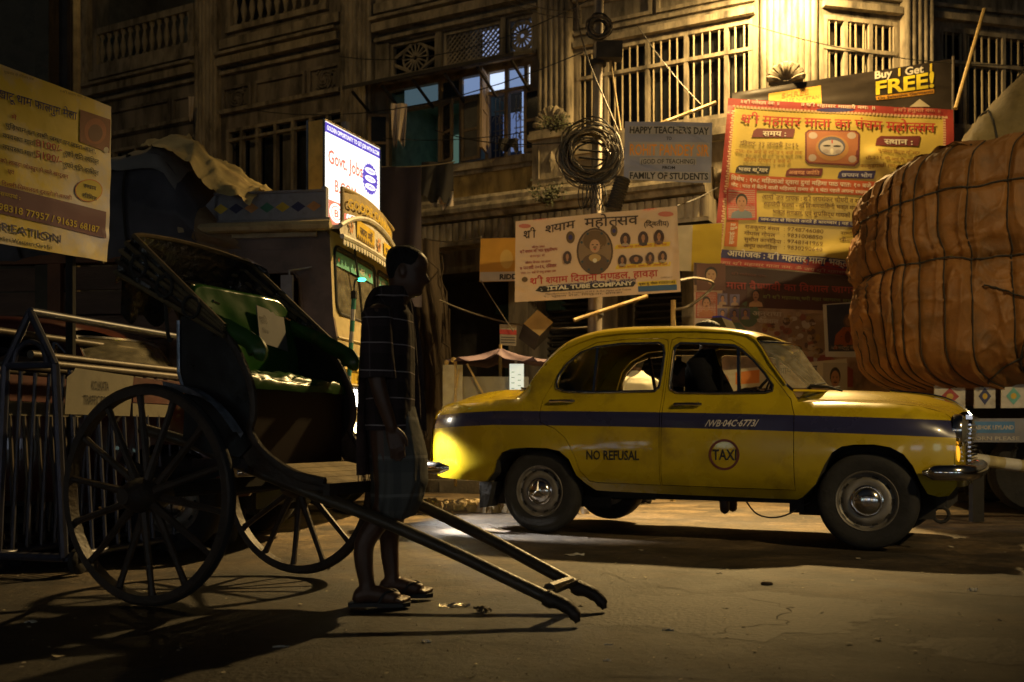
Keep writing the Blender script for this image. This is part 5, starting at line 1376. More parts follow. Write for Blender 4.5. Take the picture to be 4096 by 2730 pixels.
# ---- people in and behind the taxi
def bust(name, label, M, shirt, seated=True, sleeve=.16, look=0., reach=None, hairk={}, vox=.012, wide=1.):
    r = thing(name, label, 'person', M=M); h = Matrix.Translation((.04, 0, .67)) @ Matrix.Rotation(look, 4, 'Z')
    b = MB(); head_mb(b, h); limb(b, [(.03, 0, .70), (.01, 0, .62), (0, 0, .5)], [.05, .056, .07])
    loft(b, [(0, 0, .58, .06, .11), (0, 0, .5, .09, .18), (.01, 0, .3, .105, .165), (.02, 0, .1, .11, .16), (.02, 0, 0, .12, .17)], 20, cap=True); b.ball((.02, 0, .03), (.12, .17, .1), 12)
    for s in (-1, 1):
        if reach: el, wr = (.16, s*.23, .27), reach(s)
        else: el, wr = (-.02, s*.25, .22), (.06, s*.22, -.04)
        limb(b, [(0, s*.18, .52), el, wr], [.055, .045, .038, .034, .028]); d = V(wr)-V(el); hand_mb(b, wr, d, (0, -s, .3), (0, 0, -1) if reach else (0, -s, 0), curl=.7 if reach else .35)
        if seated: limb(b, [(.02, s*.09, .02), (.42, s*.12, .06), (.48, s*.12, -.36)], [.085, .07, .06, .05, .04]); 
        else: limb(b, [(.02, s*.09, .02), (.03, s*.10, -.40), (0, s*.10, -.82)], [.09, .07, .06, .05, .036]); foot_mb(b, (0, s*.10, -.82+.085-.0), (1, s*.2)) if False else None
    remesh(b, 'body', M_SKIN, r, vox, 4); hair_mb(h, **hairk).build('hair', M_HAIR, r, smooth=2)
    m = MB(); loft(m, [(.03, 0, .655, .06, .068), (.015, 0, .62, .075, .10), (.0, 0, .57, .10, .165*wide), (.0, 0, .50, .125, .20*wide), (.01, 0, .3, .135, .20*wide), (.015, 0, .1, .14, .20*wide), (.02, 0, -.08, .15, .21*wide)], 36, fold=.06, seed=5)
    for s in (-1, 1):
        e = (.10, s*.235, .33) if reach else (-.012, s*.25, .29)
        loft(m, [(.0, s*.13*wide, .585, .06, .05), (.0, s*.185*wide, .545, .075, .06), (e[0]*.5, s*.225*wide, .44, .072, .06), (e[0], e[1]*wide, e[2], .075, .066)], 20, fold=.08, seed=s)
    m.build('shirt', shirt, r, smooth=2)
    if not seated:
        m = MB()
        for s in (-1, 1): loft(m, [(.02, s*.075, .04, .13, .12), (.02, s*.09, -.2, .105, .10), (.03, s*.10, -.42, .085, .085), (.01, s*.10, -.78, .08, .085)], 24, fold=.08, seed=s*3)
        m.build('trousers', MAT('dark_trousers', (.03, .03, .035), .85), r, smooth=2)
        for s in (-1, 1):
            m = MB(); m.tube([(-.09, s*.10, -.835), (-.03, s*.10, -.815), (.05, s*.105, -.825), (.16, s*.11, -.842), (.175, s*.11, -.845)], [.03, .045, .042, .032, .012], 10, ell=.9); m.build('shoe', M_SAND, r, smooth=2)
    return r
M_SHD = MAT('dark_blue_shirt', (.008, .008, .011), .95, var=.2, bump=.3, bscale=20, spec=.1)
M_SHW = MAT('white_shirt', (.62, .58, .47), .85, var=.1, bump=.3, bscale=16)
bust('person', 'driver in a dark shirt seated at the steering wheel of the yellow taxi', M_TAXI @ Matrix.Translation((1.20, -.36, .765)), M_SHD, reach=lambda s: (.38, s*.17, .33), hairk=dict(front=.16, side=.10, back=.03))
bust('person', 'passenger in dark clothes on the far side of the taxi back seat', M_TAXI @ Matrix.Translation((.72, .34, .52)), M_SHD, hairk=dict(front=.15, side=.08, back=.0))
bust('person', 'man in a white shirt standing on the road behind the taxi, seen from behind', Matrix.Translation((1.44, 11.2, .85)) @ Matrix.Rotation(rad(112), 4, 'Z'), M_SHW, seated=False, look=rad(18), hairk=dict(front=.16, side=.085, back=.02), wide=1.08)
# ================================================================ lorries
M_TBRN = MAT('lorry_brown_paint', (.11, .075, .06), .42, var=.25, scale=4, coat=.2, dirt=(.03, .024, .02), damt=.45, dscale=3)
M_TCRM = MAT('lorry_cream_paint', (.42, .34, .18), .45, var=.2, scale=6, dirt=(.14, .10, .05), damt=.45, dscale=6)
M_TGRY = MAT('lorry_greyblue_paint', (.20, .20, .23), .5, var=.2, scale=6, dirt=(.08, .07, .07), damt=.4, dscale=6)
M_TYLW = MAT('lorry_yellow_paint', (.50, .34, .015), .45, var=.2, scale=6, dirt=(.2, .12, .02), damt=.35, dscale=7)
M_TWHT = MAT('lorry_white_paint', (.48, .45, .38), .5, var=.15, scale=7, dirt=(.2, .17, .12), damt=.4, dscale=8)
M_PLANK = MAT('lorry_plank', (.15, .085, .05), .7, var=.4, scale=6, bump=.4, dirt=(.03, .02, .014), damt=.5, stretch=(.5, 3, 3))
M_PLANKO = MAT('lorry_rail_orange', (.20, .075, .022), .65, var=.35, scale=6, bump=.3, dirt=(.05, .03, .02), damt=.5)
M_TARPD = MAT('tarpaulin_dark', (.07, .066, .072), .6, var=.35, scale=3, bump=.35, bscale=12)
M_TARPG = MAT('tarpaulin_grey', (.20, .185, .16), .75, var=.3, scale=3, bump=.4, bscale=14)
M_TARPY = MAT('tarpaulin_straw', (.46, .36, .15), .7, var=.25, scale=4, bump=.4, bscale=14, dirt=(.2, .13, .05), damt=.4)
M_TEALT = MAT('teal_tint_strip', (.12, .36, .29), .4, var=.1)
LM = mat_frame((-1.51, 8.32, 0), (.991, -.134, 0))
lor = thing('goods_lorry', 'painted goods lorry with yellow visor boards and roof rack facing the taxi', 'lorry', M=LM)
# local frame: x forward (front face at x=0), y to the far side (near side at y=0), z up
CW = 2.05
def lp_(name, mat, smooth=False, parent=None):
    def go(m): return m.build(name, mat, parent or lor, smooth=smooth)
    return go
prof = [(-1.32, .75), (-.0, .75), (.03, 1.1), (.02, 1.6), (-.01, 1.78), (-.04, 2.46), (-.08, 2.52), (-1.32, 2.52)]
# cab side with a door window cut out of the near side
DW = [(-.70, 1.76), (-.70, 2.10), (-.66, 2.16), (-.36, 2.16), (-.31, 2.10), (-.27, 1.76)]
cabw = lambda u, z: 0.
panel(prof, [DW], -1, st=.25, skirt=.05, wid=cabw).build('cab_side', M_TBRN, lor)
m = MB(); m.add([(x, CW, z) for x, z in prof], [list(range(len(prof)))]); m.build('cab_side', M_TBRN, lor)
m = MB()
for (x0, x1, z0, z1) in ((-.90, -.20, .80, .815), (-.90, -.20, 2.36, 2.375), (-.90, -.885, .815, 2.36), (-.215, -.20, .815, 1.76)): m.bx(x0, x1, -.006, .002, z0, z1)
m.tube([(u, -.01, z) for u, z in DW+[DW[0]]], .012, 6); m.bx(-.86, -.75, -.03, 0, 1.60, 1.64); m.build('cab_door', M_TBRN, lor)
m = MB(); m.tube([(-1.0, -.03, 1.5), (-1.0, -.03, 2.25)], .013, 6); m.build('grab_rail', M_TGRY, lor)
m = MB(); m.bx(-1.3, -.25, .05, CW-.05, .8, .85); m.bx(-1.32, -1.27, .02, CW-.02, .8, 2.5); m.bx(-.5, -.2, .1, CW-.1, .85, 1.5); m.bx(-1.1, -.95, .1, CW-.1, .85, 1.9); m.build('cab_interior', M_UNDER, lor)
m = MB(); m.box((-.36, -.15, 2.0), (.10, .04, .22)); m.tube([(-.2, 0, 2.2), (-.34, -.16, 2.15), (-.34, -.16, 1.7), (-.2, 0, 1.6)], .01, 6); m.build('wing_mirror', M_TGRY, lor)
# roof: cream rounded edge, cambered
m = MB()
def rfn(a, b):
    y = lerp(-.10, CW+.10, b); c = b*2-1; return (lerp(-1.34, .07, a), y, 2.53+.20*(1-c*c)*.8+(.0 if abs(c) < .93 else -.03*(abs(c)-.93)/.07))
m.grid(4, 24, rfn); m.tube([(-1.34, -.10, 2.535), (.0, -.10, 2.535)], .045, 8); m.bx(-1.32, -.15, -.03, .0, 2.46, 2.52); m.build('cab_roof', M_TCRM, lor, smooth=True)
# front: two-piece windscreen with cream surround
FR = lambda y, z, o=0.: (lerp(-.01, -.04, (z-1.78)/.68)+o+.035*math.sin(math.pi*max(0, min(1, y/CW))), y, z)
def rrect(y0, y1, z0, z1, r=.09, n=5):
    out = []
    for cx, cz, a0 in ((y1-r, z1-r, 0), (y0+r, z1-r, 90), (y0+r, z0+r, 180), (y1-r, z0+r, 270)):
        out += [(cx+r*math.cos(rad(a0+90*i/n)), cz+r*math.sin(rad(a0+90*i/n))) for i in range(n+1)]
    return out
WS = [rrect(.08, 1.26, 1.82, 2.40), rrect(1.35, 1.97, 1.82, 2.40)]
def fpanel(outer, holes, mat, name, st=.2):
    loops = [dens(outer, st)]+[dens(h, .1) for h in holes]; vs = []; ed = []
    for l_ in loops:
        k = len(vs); vs += [V(p) for p in l_]; n = len(l_); ed += [(k+i, k+(i+1) % n) for i in range(n)]
    co, _, fs, _, _, _ = delaunay_2d_cdt(vs, ed, [], 0, 1e-5); out = []
    for f in fs:
        c = (sum(co[i].x for i in f)/len(f), sum(co[i].y for i in f)/len(f))
        if inside(c, loops[0]) and not any(inside(c, h) for h in loops[1:]): out.append(list(f))
    m = MB(); m.add([FR(c.x, c.y) for c in co], out)
    for h in loops[1:]:
        n = len(h); m.add([FR(*p) for p in h]+[FR(p[0], p[1], -.05) for p in h], [[i, (i+1) % n, n+(i+1) % n, n+i] for i in range(n)])
    return m.build(name, mat, lor)
ff = fpanel([(0, 1.60), (CW, 1.60), (CW, 2.52), (0, 2.52)], WS, M_TCRM, 'cab_front')
for k, w in enumerate(WS):
    m = MB(); m.add([FR(p[0], p[1], -.02) for p in w], [list(range(len(w)))]); pn = m.build('windscreen_pane', M_WSCR, ff)
    m = MB(); m.tube([FR(p[0], p[1], .006) for p in w+[w[0]]], .014, 6, caps=False); m.build('windscreen_rubber', M_UNDER, ff)
    y0, y1 = (.08, 1.26) if k == 0 else (1.35, 1.97)
    m = MB().use(M_TEALT); q = lambda y, z: FR(y, z, -.012)
    rect2d(m, y0+.03, y1-.03, 2.24, 2.365, q, M_TEALT, 4, 1)
    q2 = lambda y, z: FR(y, z, -.008)
    put_text(m, 'जय माता' if k == 0 else 'दी', q2, y0+(.55 if k == 0 else .2), y0+(.85 if k == 0 else .42), 2.265, .085, bold=.02, mat=M_TWHT)
    for yy in (y0+.14, y1-.16):
        poly2d(m, [(yy+.03*math.cos(t*.628)*(1 if t % 2 else .45), 2.30+.03*math.sin(t*.628)*(1 if t % 2 else .45)) for t in range(10)], q2, MAT('star_orange', (.5, .12, .03), .5) if 'star_orange' not in bpy.data.materials else bpy.data.materials['star_orange'])
    m.build('sun_strip', None, pn)
    m = MB(); m.tube([FR(y0+.42, 2.44, .04), FR(y0+.55, 2.13, .03), FR(y0+.62, 1.90, .02)], .012, 5); m.build('screen_wiper', M_UNDER, ff)
    m = MB(); m.grid(4, 6, lambda a, b: (-.4, lerp(y0+.15, y1-.3, b), lerp(1.75, 2.18-.15*b, a))); m.build('sunshade', MAT('dusty_screen', (.22, .15, .08), .8) if k == 0 else bpy.data.materials['dusty_screen'], lor)
# visor: arched fascia boards above the windscreen
def arch(y): c = (y/CW)*2-1; return 2.74-.20*c*c
m = MB(); N = 16
for i in range(N):
    a, b = lerp(-.08, CW+.08, i/N), lerp(-.08, CW+.08, (i+1)/N)
    lo = lambda y: 2.45+.035*(1-((y/CW)*2-1)**2)
    P = [(.08, a, lo(a)), (.08, b, lo(b)), (.07, b, arch(b)+.02), (.07, a, arch(a)+.02)]
    m.quad(*P)
m.tube([(.085, y, arch(y)+.03) for y in [lerp(-.1, CW+.1, i/20) for i in range(21)]], .022, 6); m.tube([(.10, y, 2.445+.035*(1-((y/CW)*2-1)**2)) for y in [lerp(-.1, CW+.1, i/20) for i in range(21)]], .022, 6)
vz = m.build('visor_board', M_TWHT, lor)
for i in range(26):
    y = lerp(-.04, CW+.04, i/25); z = 2.42+.035*(1-((y/CW)*2-1)**2); m = MB(); m.prism([(y-.035, z), (y+.035, z), (y+.028, z-.035), (y, z-.05), (y-.028, z-.035)], lambda a, b: (.098, a, b), lambda a, b: (.106, a, b)); m.build('visor_scallop', M_TWHT, vz)
vf = lambda y, z: (.086, y, z)
m = MB(); rect2d(m, .38, .95, 2.52, 2.69, vf, M_TYLW, 2, 1); rect2d(m, 1.28, 1.85, 2.51, 2.66, vf, M_TYLW, 2, 1)
vf2 = lambda y, z: (.090, y, z)
put_text(m, 'जय माँ', vf2, .46, .88, 2.57, .10, bold=.03, mat=M_TBRN); put_text(m, 'भवानी', vf2, 1.34, 1.8, 2.56, .09, bold=.03, mat=M_TBRN)
for y0, y1 in ((.38, .95), (1.28, 1.85)):
    for k in range(9): c = lerp(y0, y1, (k+.5)/9); poly2d(m, [(c-.02, 2.522), (c+.02, 2.522), (c, 2.565)], vf2, M_TBRN)
for c in (.20, 1.10, 1.95):
    for k in range(6): t = k*1.047; ell2d(m, c+.045*math.cos(t), 2.59+.05*math.sin(t), .02, .024, vf2, MAT('flower_orange', (.45, .18, .05), .5) if 'flower_orange' not in bpy.data.materials else bpy.data.materials['flower_orange'], 8)
    ell2d(m, c, 2.59, .022, .026, lambda y, z: (.093, y, z), M_TBRN, 8)
m.build('visor_painting', None, vz)
# roof rack box with painted diamonds
m = MB(); m.bx(-1.10, -.12, .06, .10, 2.62, 2.86); m.bx(-1.10, -.12, CW-.10, CW-.06, 2.62, 2.86); m.bx(-1.10, -1.06, .06, CW-.06, 2.62, 2.86); m.prism([(-1.10, 2.62), (-1.34, 2.60), (-1.10, 2.86)], lambda x, z: (x, .062, z), lambda x, z: (x, .098, z))
m.bx(-.13, -.09, .05, .12, 2.55, 2.90); m.tube([(-1.1, .05, 2.865), (-.1, .05, 2.865)], .012, 6); m.tube([(-1.3, .04, 2.615), (-.05, .04, 2.615)], .018, 6)
rb = m.build('roof_rack', M_TGRY, lor)
m = MB(); cols = [M_TYLW, M_BLUE, MAT('paint_orange', (.42, .20, .06), .5), MAT('paint_green', (.03, .13, .08), .5), M_TYLW, M_BLUE, bpy.data.materials['paint_orange'] if 'paint_orange' in bpy.data.materials else M_TYLW]
for k in range(7):
    x = lerp(-1.04, -.20, k/6); poly2d(m, [(x-.066, 2.735), (x, 2.69), (x+.066, 2.735), (x, 2.78)], lambda a, z: (a, .056, z), cols[k])
m.build('rack_painting', None, rb)
m = MB(); m.grid(1, 10, lambda a, b: (-.02+.0*a+.04*math.sin(math.pi*b), lerp(.25, CW-.05, b), lerp(2.72, 2.93, a)+.07*math.sin(math.pi*b))); m.tube([(-.01, lerp(.25, CW-.05, i/10), 2.93+.07*math.sin(math.pi*i/10)) for i in range(11)], .02, 6); m.tube([(-.01, .25, 2.6), (-.01, .25, 2.94)], .02, 6)
fb = m.build('rack_front_board', MAT('board_dull_yellow', (.26, .19, .07), .6, var=.3), lor)
m = MB(); bf = lambda y, z: (.0+.04*math.sin(math.pi*(y-.25)/(CW-.3))+.004, y, z+.07*math.sin(math.pi*(y-.25)/(CW-.3)))
put_text(m, 'GOODS CARRIER', bf, .35, 1.85, 2.77, .12, bold=.03, mat=M_TYLW); m.build('board_lettering', None, fb)
# lower front: banded panels, grille, bumper, headlamps
bands = [(1.48, 1.60, M_TCRM), (1.35, 1.47, M_TCRM), (1.22, 1.34, M_TYLW), (1.10, 1.21, M_TCRM), (.98, 1.09, M_TBRN), (.78, .97, M_TWHT), (.55, .77, M_TBRN)]
for z0, z1, mt_ in bands:
    m = MB(); o = .03+.03*max(0, 1.3-z0)/.6; m.grid(1, 8, lambda a, b: (o+.05*math.sin(math.pi*b), lerp(0, CW, b), lerp(z0, z1, a))); m.quad((o, 0, z0), (o, 0, z1), (-.2, 0, z1), (-.2, 0, z0)); m.tube([(o+.05*math.sin(math.pi*i/8)+.004, CW*i/8, z1) for i in range(9)], .012, 5); m.build('front_panel', mt_, lor)
m = MB()
for i in range(5): m.tube([(.115, .50, 1.12+.055*i), (.125, 1.55, 1.12+.055*i)], .016, 6)
m.build('grille', M_CHROME, lor)
m = MB(); m.bx(.06, .20, -.06, CW+.06, .56, .74); m.build('bumper', M_TCRM, lor)
m = MB(); bq = lambda y, z: (.204, y, z)
for k in range(9):
    y = lerp(.0, CW, (k+.5)/9); poly2d(m, [(y-.09, .58), (y+.0, .58), (y+.09, .72), (y, .72)], bq, M_TEALT if k % 2 else M_TWHT)
m.build('bumper_painting', None, lor)
M_HEAD = EMIT('headlamp_lit', (1., .93, .78), 22.)
HLAMP = []
for y in (.16, CW-.30):
    Mh = Matrix.Translation((.075, y, 1.09)) @ Matrix.Rotation(rad(90), 4, 'Y')
    m = MB(); m.add([Mh @ V((-p[1], p[0], 0)) for p in rrect(-.10, .10, -.085, .085, .035)]+[Mh @ V((-p[1]*1.05, p[0]*1.05, .07)) for p in rrect(-.10, .10, -.085, .085, .035)], [[i, (i+1) % 24, 24+(i+1) % 24, 24+i] for i in range(24)]); hb = m.build('headlamp_bezel', M_UNDER, lor)
    m = MB(); m.add([Mh @ V((-p[1]*.86, p[0]*.86, .055)) for p in rrect(-.10, .10, -.085, .085, .035)], [list(range(24))]); m.build('headlamp_lens', M_HEAD, hb); HLAMP.append(LM @ V((.22, y, 1.09)))
for i, p in enumerate(HLAMP): lamp_light('lorry_headlamp_light', p, (1000, 420)[i], .05, (1., .95, .88), spot=(36, 80)[i], aim=(V((-.70, 8.17, .58)) if i == 0 else p+V((4, -3.6, -2.2))), blend=(.7, 1.)[i])
# striped marker rod with a small green lamp on the bumper
m = MB(); x = .10; mt2 = [M_TWHT, MAT('rod_green', (.02, .2, .13), .5)]
for k in range(12): m.use(mt2[k % 2]); m.tube([(x+.006*k, .0, .80+.094*k), (x+.006*(k+1), .0, .80+.094*(k+1))], .021, 8)
m.use(M_UNDER); m.tube([(x+.072, .0, 1.925), (x+.073, .0, 1.99)], .028, 8); m.tube(spline([(x+.073, .0, 1.99), (x+.076, .0, 2.05), (x+.09, .0, 2.085), (x+.12, .03, 2.09)], 4), .008, 5)
mr = m.build('marker_rod', None, lor); m = MB(); m.ball((x+.13, .03, 2.09), (.04, .028, .016), 10); m.build('marker_lamp', EMIT('marker_green', (.05, 1., .5), 6.), mr)
# wheels and chassis
for x in (-.65, -4.3):
    for y in (.16, CW-.16):
        Mw = Matrix.Translation((x, y, .46)) @ Matrix.Rotation(rad(90), 4, 'X'); m = MB().lathe([(.24, -.12), (.40, -.13), (.45, -.09), (.46, 0), (.45, .09), (.40, .13), (.24, .12)], 28, Mw); w = m.build('wheel', M_TYRE, lor, smooth=True)
        m = MB().lathe([(.25, .10), (.20, .05), (.12, .05), (.10, .14), (0, .15)], 20, Mw); m.build('wheel_rim', M_RIM, w, smooth=True)
m = MB(); m.bx(-5.6, -.1, .55, 1.5, .5, .75); m.build('chassis', M_UNDER, lor)
# cargo body: posts, plank boards, orange top rail
BX0, BX1, BZ0, BZ1 = -5.9, -1.38, .95, 2.35
m = MB(); m.bx(BX0, BX1, -.05, CW+.05, BZ0-.12, BZ0); m.build('cargo_floor', M_PLANK, lor)
pl0 = None
for r in range(6):
    z = BZ0+.02+r*.215
    for k in range(4):
        xa, xb = lerp(BX0, BX1, k/4)+.05, lerp(BX0, BX1, (k+1)/4)-.05
        if pl0 is None: pl0 = o = MB().box((0, 0, 0), (1, .03, .2)).build('side_plank', M_PLANK, lor)
        else: o = copy_obj(pl0, lor)
        o.matrix_local = Matrix.Translation(((xa+xb)/2, -.02+.004*hsh(r, k), z+.1)) @ Matrix.Diagonal((xb-xa, 1, 1, 1))
for k in range(5):
    x = lerp(BX0, BX1, k/4); m = MB(); m.bx(x-.06, x+.06, -.09, -.038, BZ0-.12, BZ1+.02); m.build('side_post', M_PLANKO if k % 2 else M_PLANK, lor)
m = MB(); m.bx(BX0, BX1, -.10, .03, BZ1-.08, BZ1+.06); m.build('top_rail', M_PLANKO, lor)
m = MB(); m.bx(BX0, BX1, CW-.03, CW, BZ0, BZ1); m.bx(BX0, BX0+.03, 0, CW, BZ0, BZ1); m.bx(BX1-.03, BX1, 0, CW, BZ0, BZ1); m.build('cargo_wall', M_PLANK, lor)
for k in range(3):
    for z in (1.32, 1.62):
        m = MB(); x = lerp(BX0, BX1, (k+.5)/4); m.tube([(x, -.06, z), (x+.0, -.075, z+.12)], .012, 5); m.bx(x-.05, x+.05, -.055, -.04, z+.08, z+.1); m.build('hasp', M_RIM, lor)
# tarpaulin-covered load on the lorry
tl = thing('tarpaulin_load', 'roped load under dark tarpaulin with pale top sheet on the painted lorry', 'load', M=LM)
def load(a, b):
    x = lerp(-5.9, -1.18, a); t = b*math.pi
    zt = 3.24+.05*vn(x*1.5, 3)+.05*math.cos(x*4.2)-(.45*max(0, (x+1.55)/.4)**1.3 if x > -1.55 else 0)
    if b < .42: q = b/.42; y = -.06-.07*math.sin(math.pi*q)-.035*abs(math.sin(x*2.6))+.02*vn(x*3, q*4); z = lerp(2.30, zt-.12, q)
    elif b < .58: q = (b-.42)/.16; y = lerp(-.06, .5, q); z = zt-.12*(1-math.sin(q*math.pi/2))
    else: q = (b-.58)/.42; y = lerp(.5, CW, q); z = zt+.06*math.sin(math.pi*q)+.03*vn(x*3, y*4)-1.0*max(0, q-.9)*9*.1
    return (x, y-.03*(1-abs(vn(x*4+z, z*2.4)))**4, z+.02*vn(x*5, b*9)+.03*(1-abs(vn(x*3.3, b*8)))**4)
MB().grid(150, 60, load).build('tarpaulin', M_TARPD, tl, smooth=2)
def lcap(a, b): 
    p = V(load(1, b)); q = .9*(1-a); return (p.x+.28*math.sin(a*math.pi/2)*(1+.25*math.sin(b*40))+.04*vn(b*14, a*3), lerp(1.0, p.y, 1-a*.15), lerp(p.z, 2.36+.2*0, a*(1.0 if p.z > 2.4 else .2)))
MB().grid(10, 60, lcap).build('tarpaulin_end', MAT('tarpaulin_brown', (.16, .11, .06), .8, var=.35, scale=4, bump=.5, bscale=16), tl, smooth=2)
def topsheet(a, b):
    x = lerp(-5.9, -1.35, a); p = V(load(a*.965, .36+.64*b)); d = .05+.02*vn(x*4, b*5)+.03*(1-abs(vn(x*6+b*4, b*7)))**4
    if b < .12: p = p+V((0, -.04, -.03-.05*abs(math.sin(x*3.1))))
    return p+V((0, -.02, d))
MB().grid(90, 26, topsheet).build('top_sheet', M_TARPG, tl, smooth=2)
def flapy(a, b):
    x = lerp(-1.72, -.72, a); y = lerp(-.14, 1.5, b)
    z = 3.40-.08*vn(x*2, y)-(0 if x < -1.5 else .50*((x+1.5)/.78)**1.2)-.05*abs(math.sin(x*7+y*2))*.7-.15*max(0, .15-b)/.15+.05*math.sin(y*4)
    return (x+.03*vn(y*6, x*4), y+.05*math.sin(x*6), z+.06*(1-abs(vn(x*5+y*3, y*4)))**4+.025*(1-abs(vn(x*9-y*4, y*6, 3)))**5+.008*vn(x*14, y*12))
MB().grid(70, 60, flapy).build('straw_sheet', M_TARPY, tl, smooth=2)
for k, x in enumerate((-4.9, -4.2, -3.5, -2.8, -2.3, -1.8)):
    m = MB(); a = (x+5.9)/4.72; m.tube([V(load(a, b/24))+V((0, -.03, .02)) for b in range(25)], .012, 5); m.build('rope', M_ROPE, tl)
# ---- the lorry at the right: only its tail and bulging load show
RMX = mat_frame((4.35, 9.55, 0), (.975, -.22, 0))
rl = thing('goods_lorry', 'lorry tail with painted white panels under the bulging brown load', 'lorry', M=RMX)
M_BLK2 = M_UNDER
m = MB(); m.bx(-.05, 4, .1, 2.2, 1.12, 1.25); m.build('cargo_floor', M_PLANK, rl)
def rpart(name, mat, *b): m = MB(); m.bx(*b); return m.build(name, mat, rl)
for k, (a, b) in enumerate(((-.22, .06), (.14, .33), (.38, .60), (.68, 1.08), (1.15, 1.5), (1.6, 2.0))):
    o = rpart('tail_board', M_TWHT, a, b, -.03, .0, 1.03, 1.26)
    c = (a+b)/2; m = MB(); w = (b-a)*.3; poly2d(m, [(c-w, 1.145), (c, 1.06), (c+w, 1.145), (c, 1.23)], lambda x, z: (x, -.034, z), [MAT('paint_red', (.30, .03, .02), .5), M_BLUE, M_TEALT][k % 3] if k == 0 else [bpy.data.materials['paint_red'], M_BLUE, M_TEALT][k % 3]); ell2d(m, c, 1.145, w*.4, .03, lambda x, z: (x, -.037, z), M_TYLW, 10); m.build('board_painting', None, o)
rpart('tail_frame', M_TGRY, -.02, .04, -.02, .06, .32, 1.03); rpart('tail_frame', M_TGRY, .62, .68, -.02, .06, .62, 1.03)
o = rpart('registration_board', M_TGRY, .06, .60, -.03, .0, .70, .93)
m = MB(); rect2d(m, .13, .50, .79, .90, lambda x, z: (x, -.034, z), MAT('paint_skyblue', (.05, .17, .38), .5)); put_text(m, 'ASHOK LEYLAND', lambda x, z: (x, -.037, z), .14, .49, .825, .055, bold=.03, mat=M_TWHT); put_text(m, 'HORN PLEASE', lambda x, z: (x, -.037, z), .10, .54, .72, .05, bold=.02, mat=M_TWHT); m.build('board_lettering', None, o)
o = rpart('slatted_panel', M_TCRM, .70, .72, -.03, .02, .66, 1.0); rpart('slatted_panel', M_TCRM, .72, 1.6, -.03, .02, .64, .67); rpart('slatted_panel', M_TCRM, .72, 1.6, -.03, .02, .98, 1.01); rpart('slatted_panel', M_TCRM, .84, .87, -.032, .018, .67, .98)
for k in range(7): rpart('panel_slat', M_TWHT, .87, 1.6, -.025, .0, .685+.042*k, .708+.042*k)
m = MB(); m.prism([(.73, .68), (.83, .68), (.83, .86), (.78, .95), (.73, .86)], lambda x, z: (x, -.02, z), lambda x, z: (x, -.01, z)); m.build('painted_arch', M_TBRN, rl)
m = MB(); m.ball((-.06, -.04, .86), (.022, .02, .055), 10); m.build('tail_lamp', EMIT('tail_lamp_lit', (1., .12, .05), 6.), rl)
rpart('lamp_post', M_TWHT, -.08, -.03, -.03, .0, .50, 1.02)
m = MB(); m.bx(.1, 4, .3, 1.9, .62, .9); m.bx(.9, 3.5, .0, .3, .35, .6); m.tube([(.2, .1, .65), (.4, .25, .3), (.55, .1, .65)], .02, 6); m.build('chassis', M_BLK2, rl)
for y in (.25, 2.0):
    Mw = Matrix.Translation((.75, y, .42)) @ Matrix.Rotation(rad(90), 4, 'X'); m = MB().lathe([(.24, -.12), (.38, -.13), (.42, -.07), (.42, .07), (.38, .13), (.24, .12), (.1, .08), (0, .08)], 28, Mw); m.build('wheel', M_TYRE, rl, smooth=True)
# bulging roped load
M_TARPO = MAT('tarpaulin_ochre', (.20, .085, .017), .66, var=.3, scale=2.5, bump=.22, bscale=55, dirt=(.08, .045, .015), damt=.4, dscale=4)
M_TARPO2 = MAT('tarpaulin_olive', (.26, .19, .07), .7, var=.25, scale=2.5, bump=.5, bscale=14, dirt=(.12, .08, .03), damt=.4)
ld = thing('tarpaulin_load', 'bulging brown tarpaulin load tied with black ropes on the right-hand lorry', 'load', M=RMX)
def hw(z):     # profile: how far the bulge reaches to the left of the tail, by height
    return sinterp([(1.22, .28), (1.3, .50), (1.42, .65), (1.6, .72), (2.1, .745), (2.3, .71), (2.4, .69), (2.6, .745), (2.85, .74), (3.05, .73), (3.2, .715), (3.32, .68), (3.42, .58)], z)
ROPES = [.06, .24, .42, .58, .76, .93, 1.10, 1.29, 1.50, 1.74, 2.1, 2.5, 2.95]
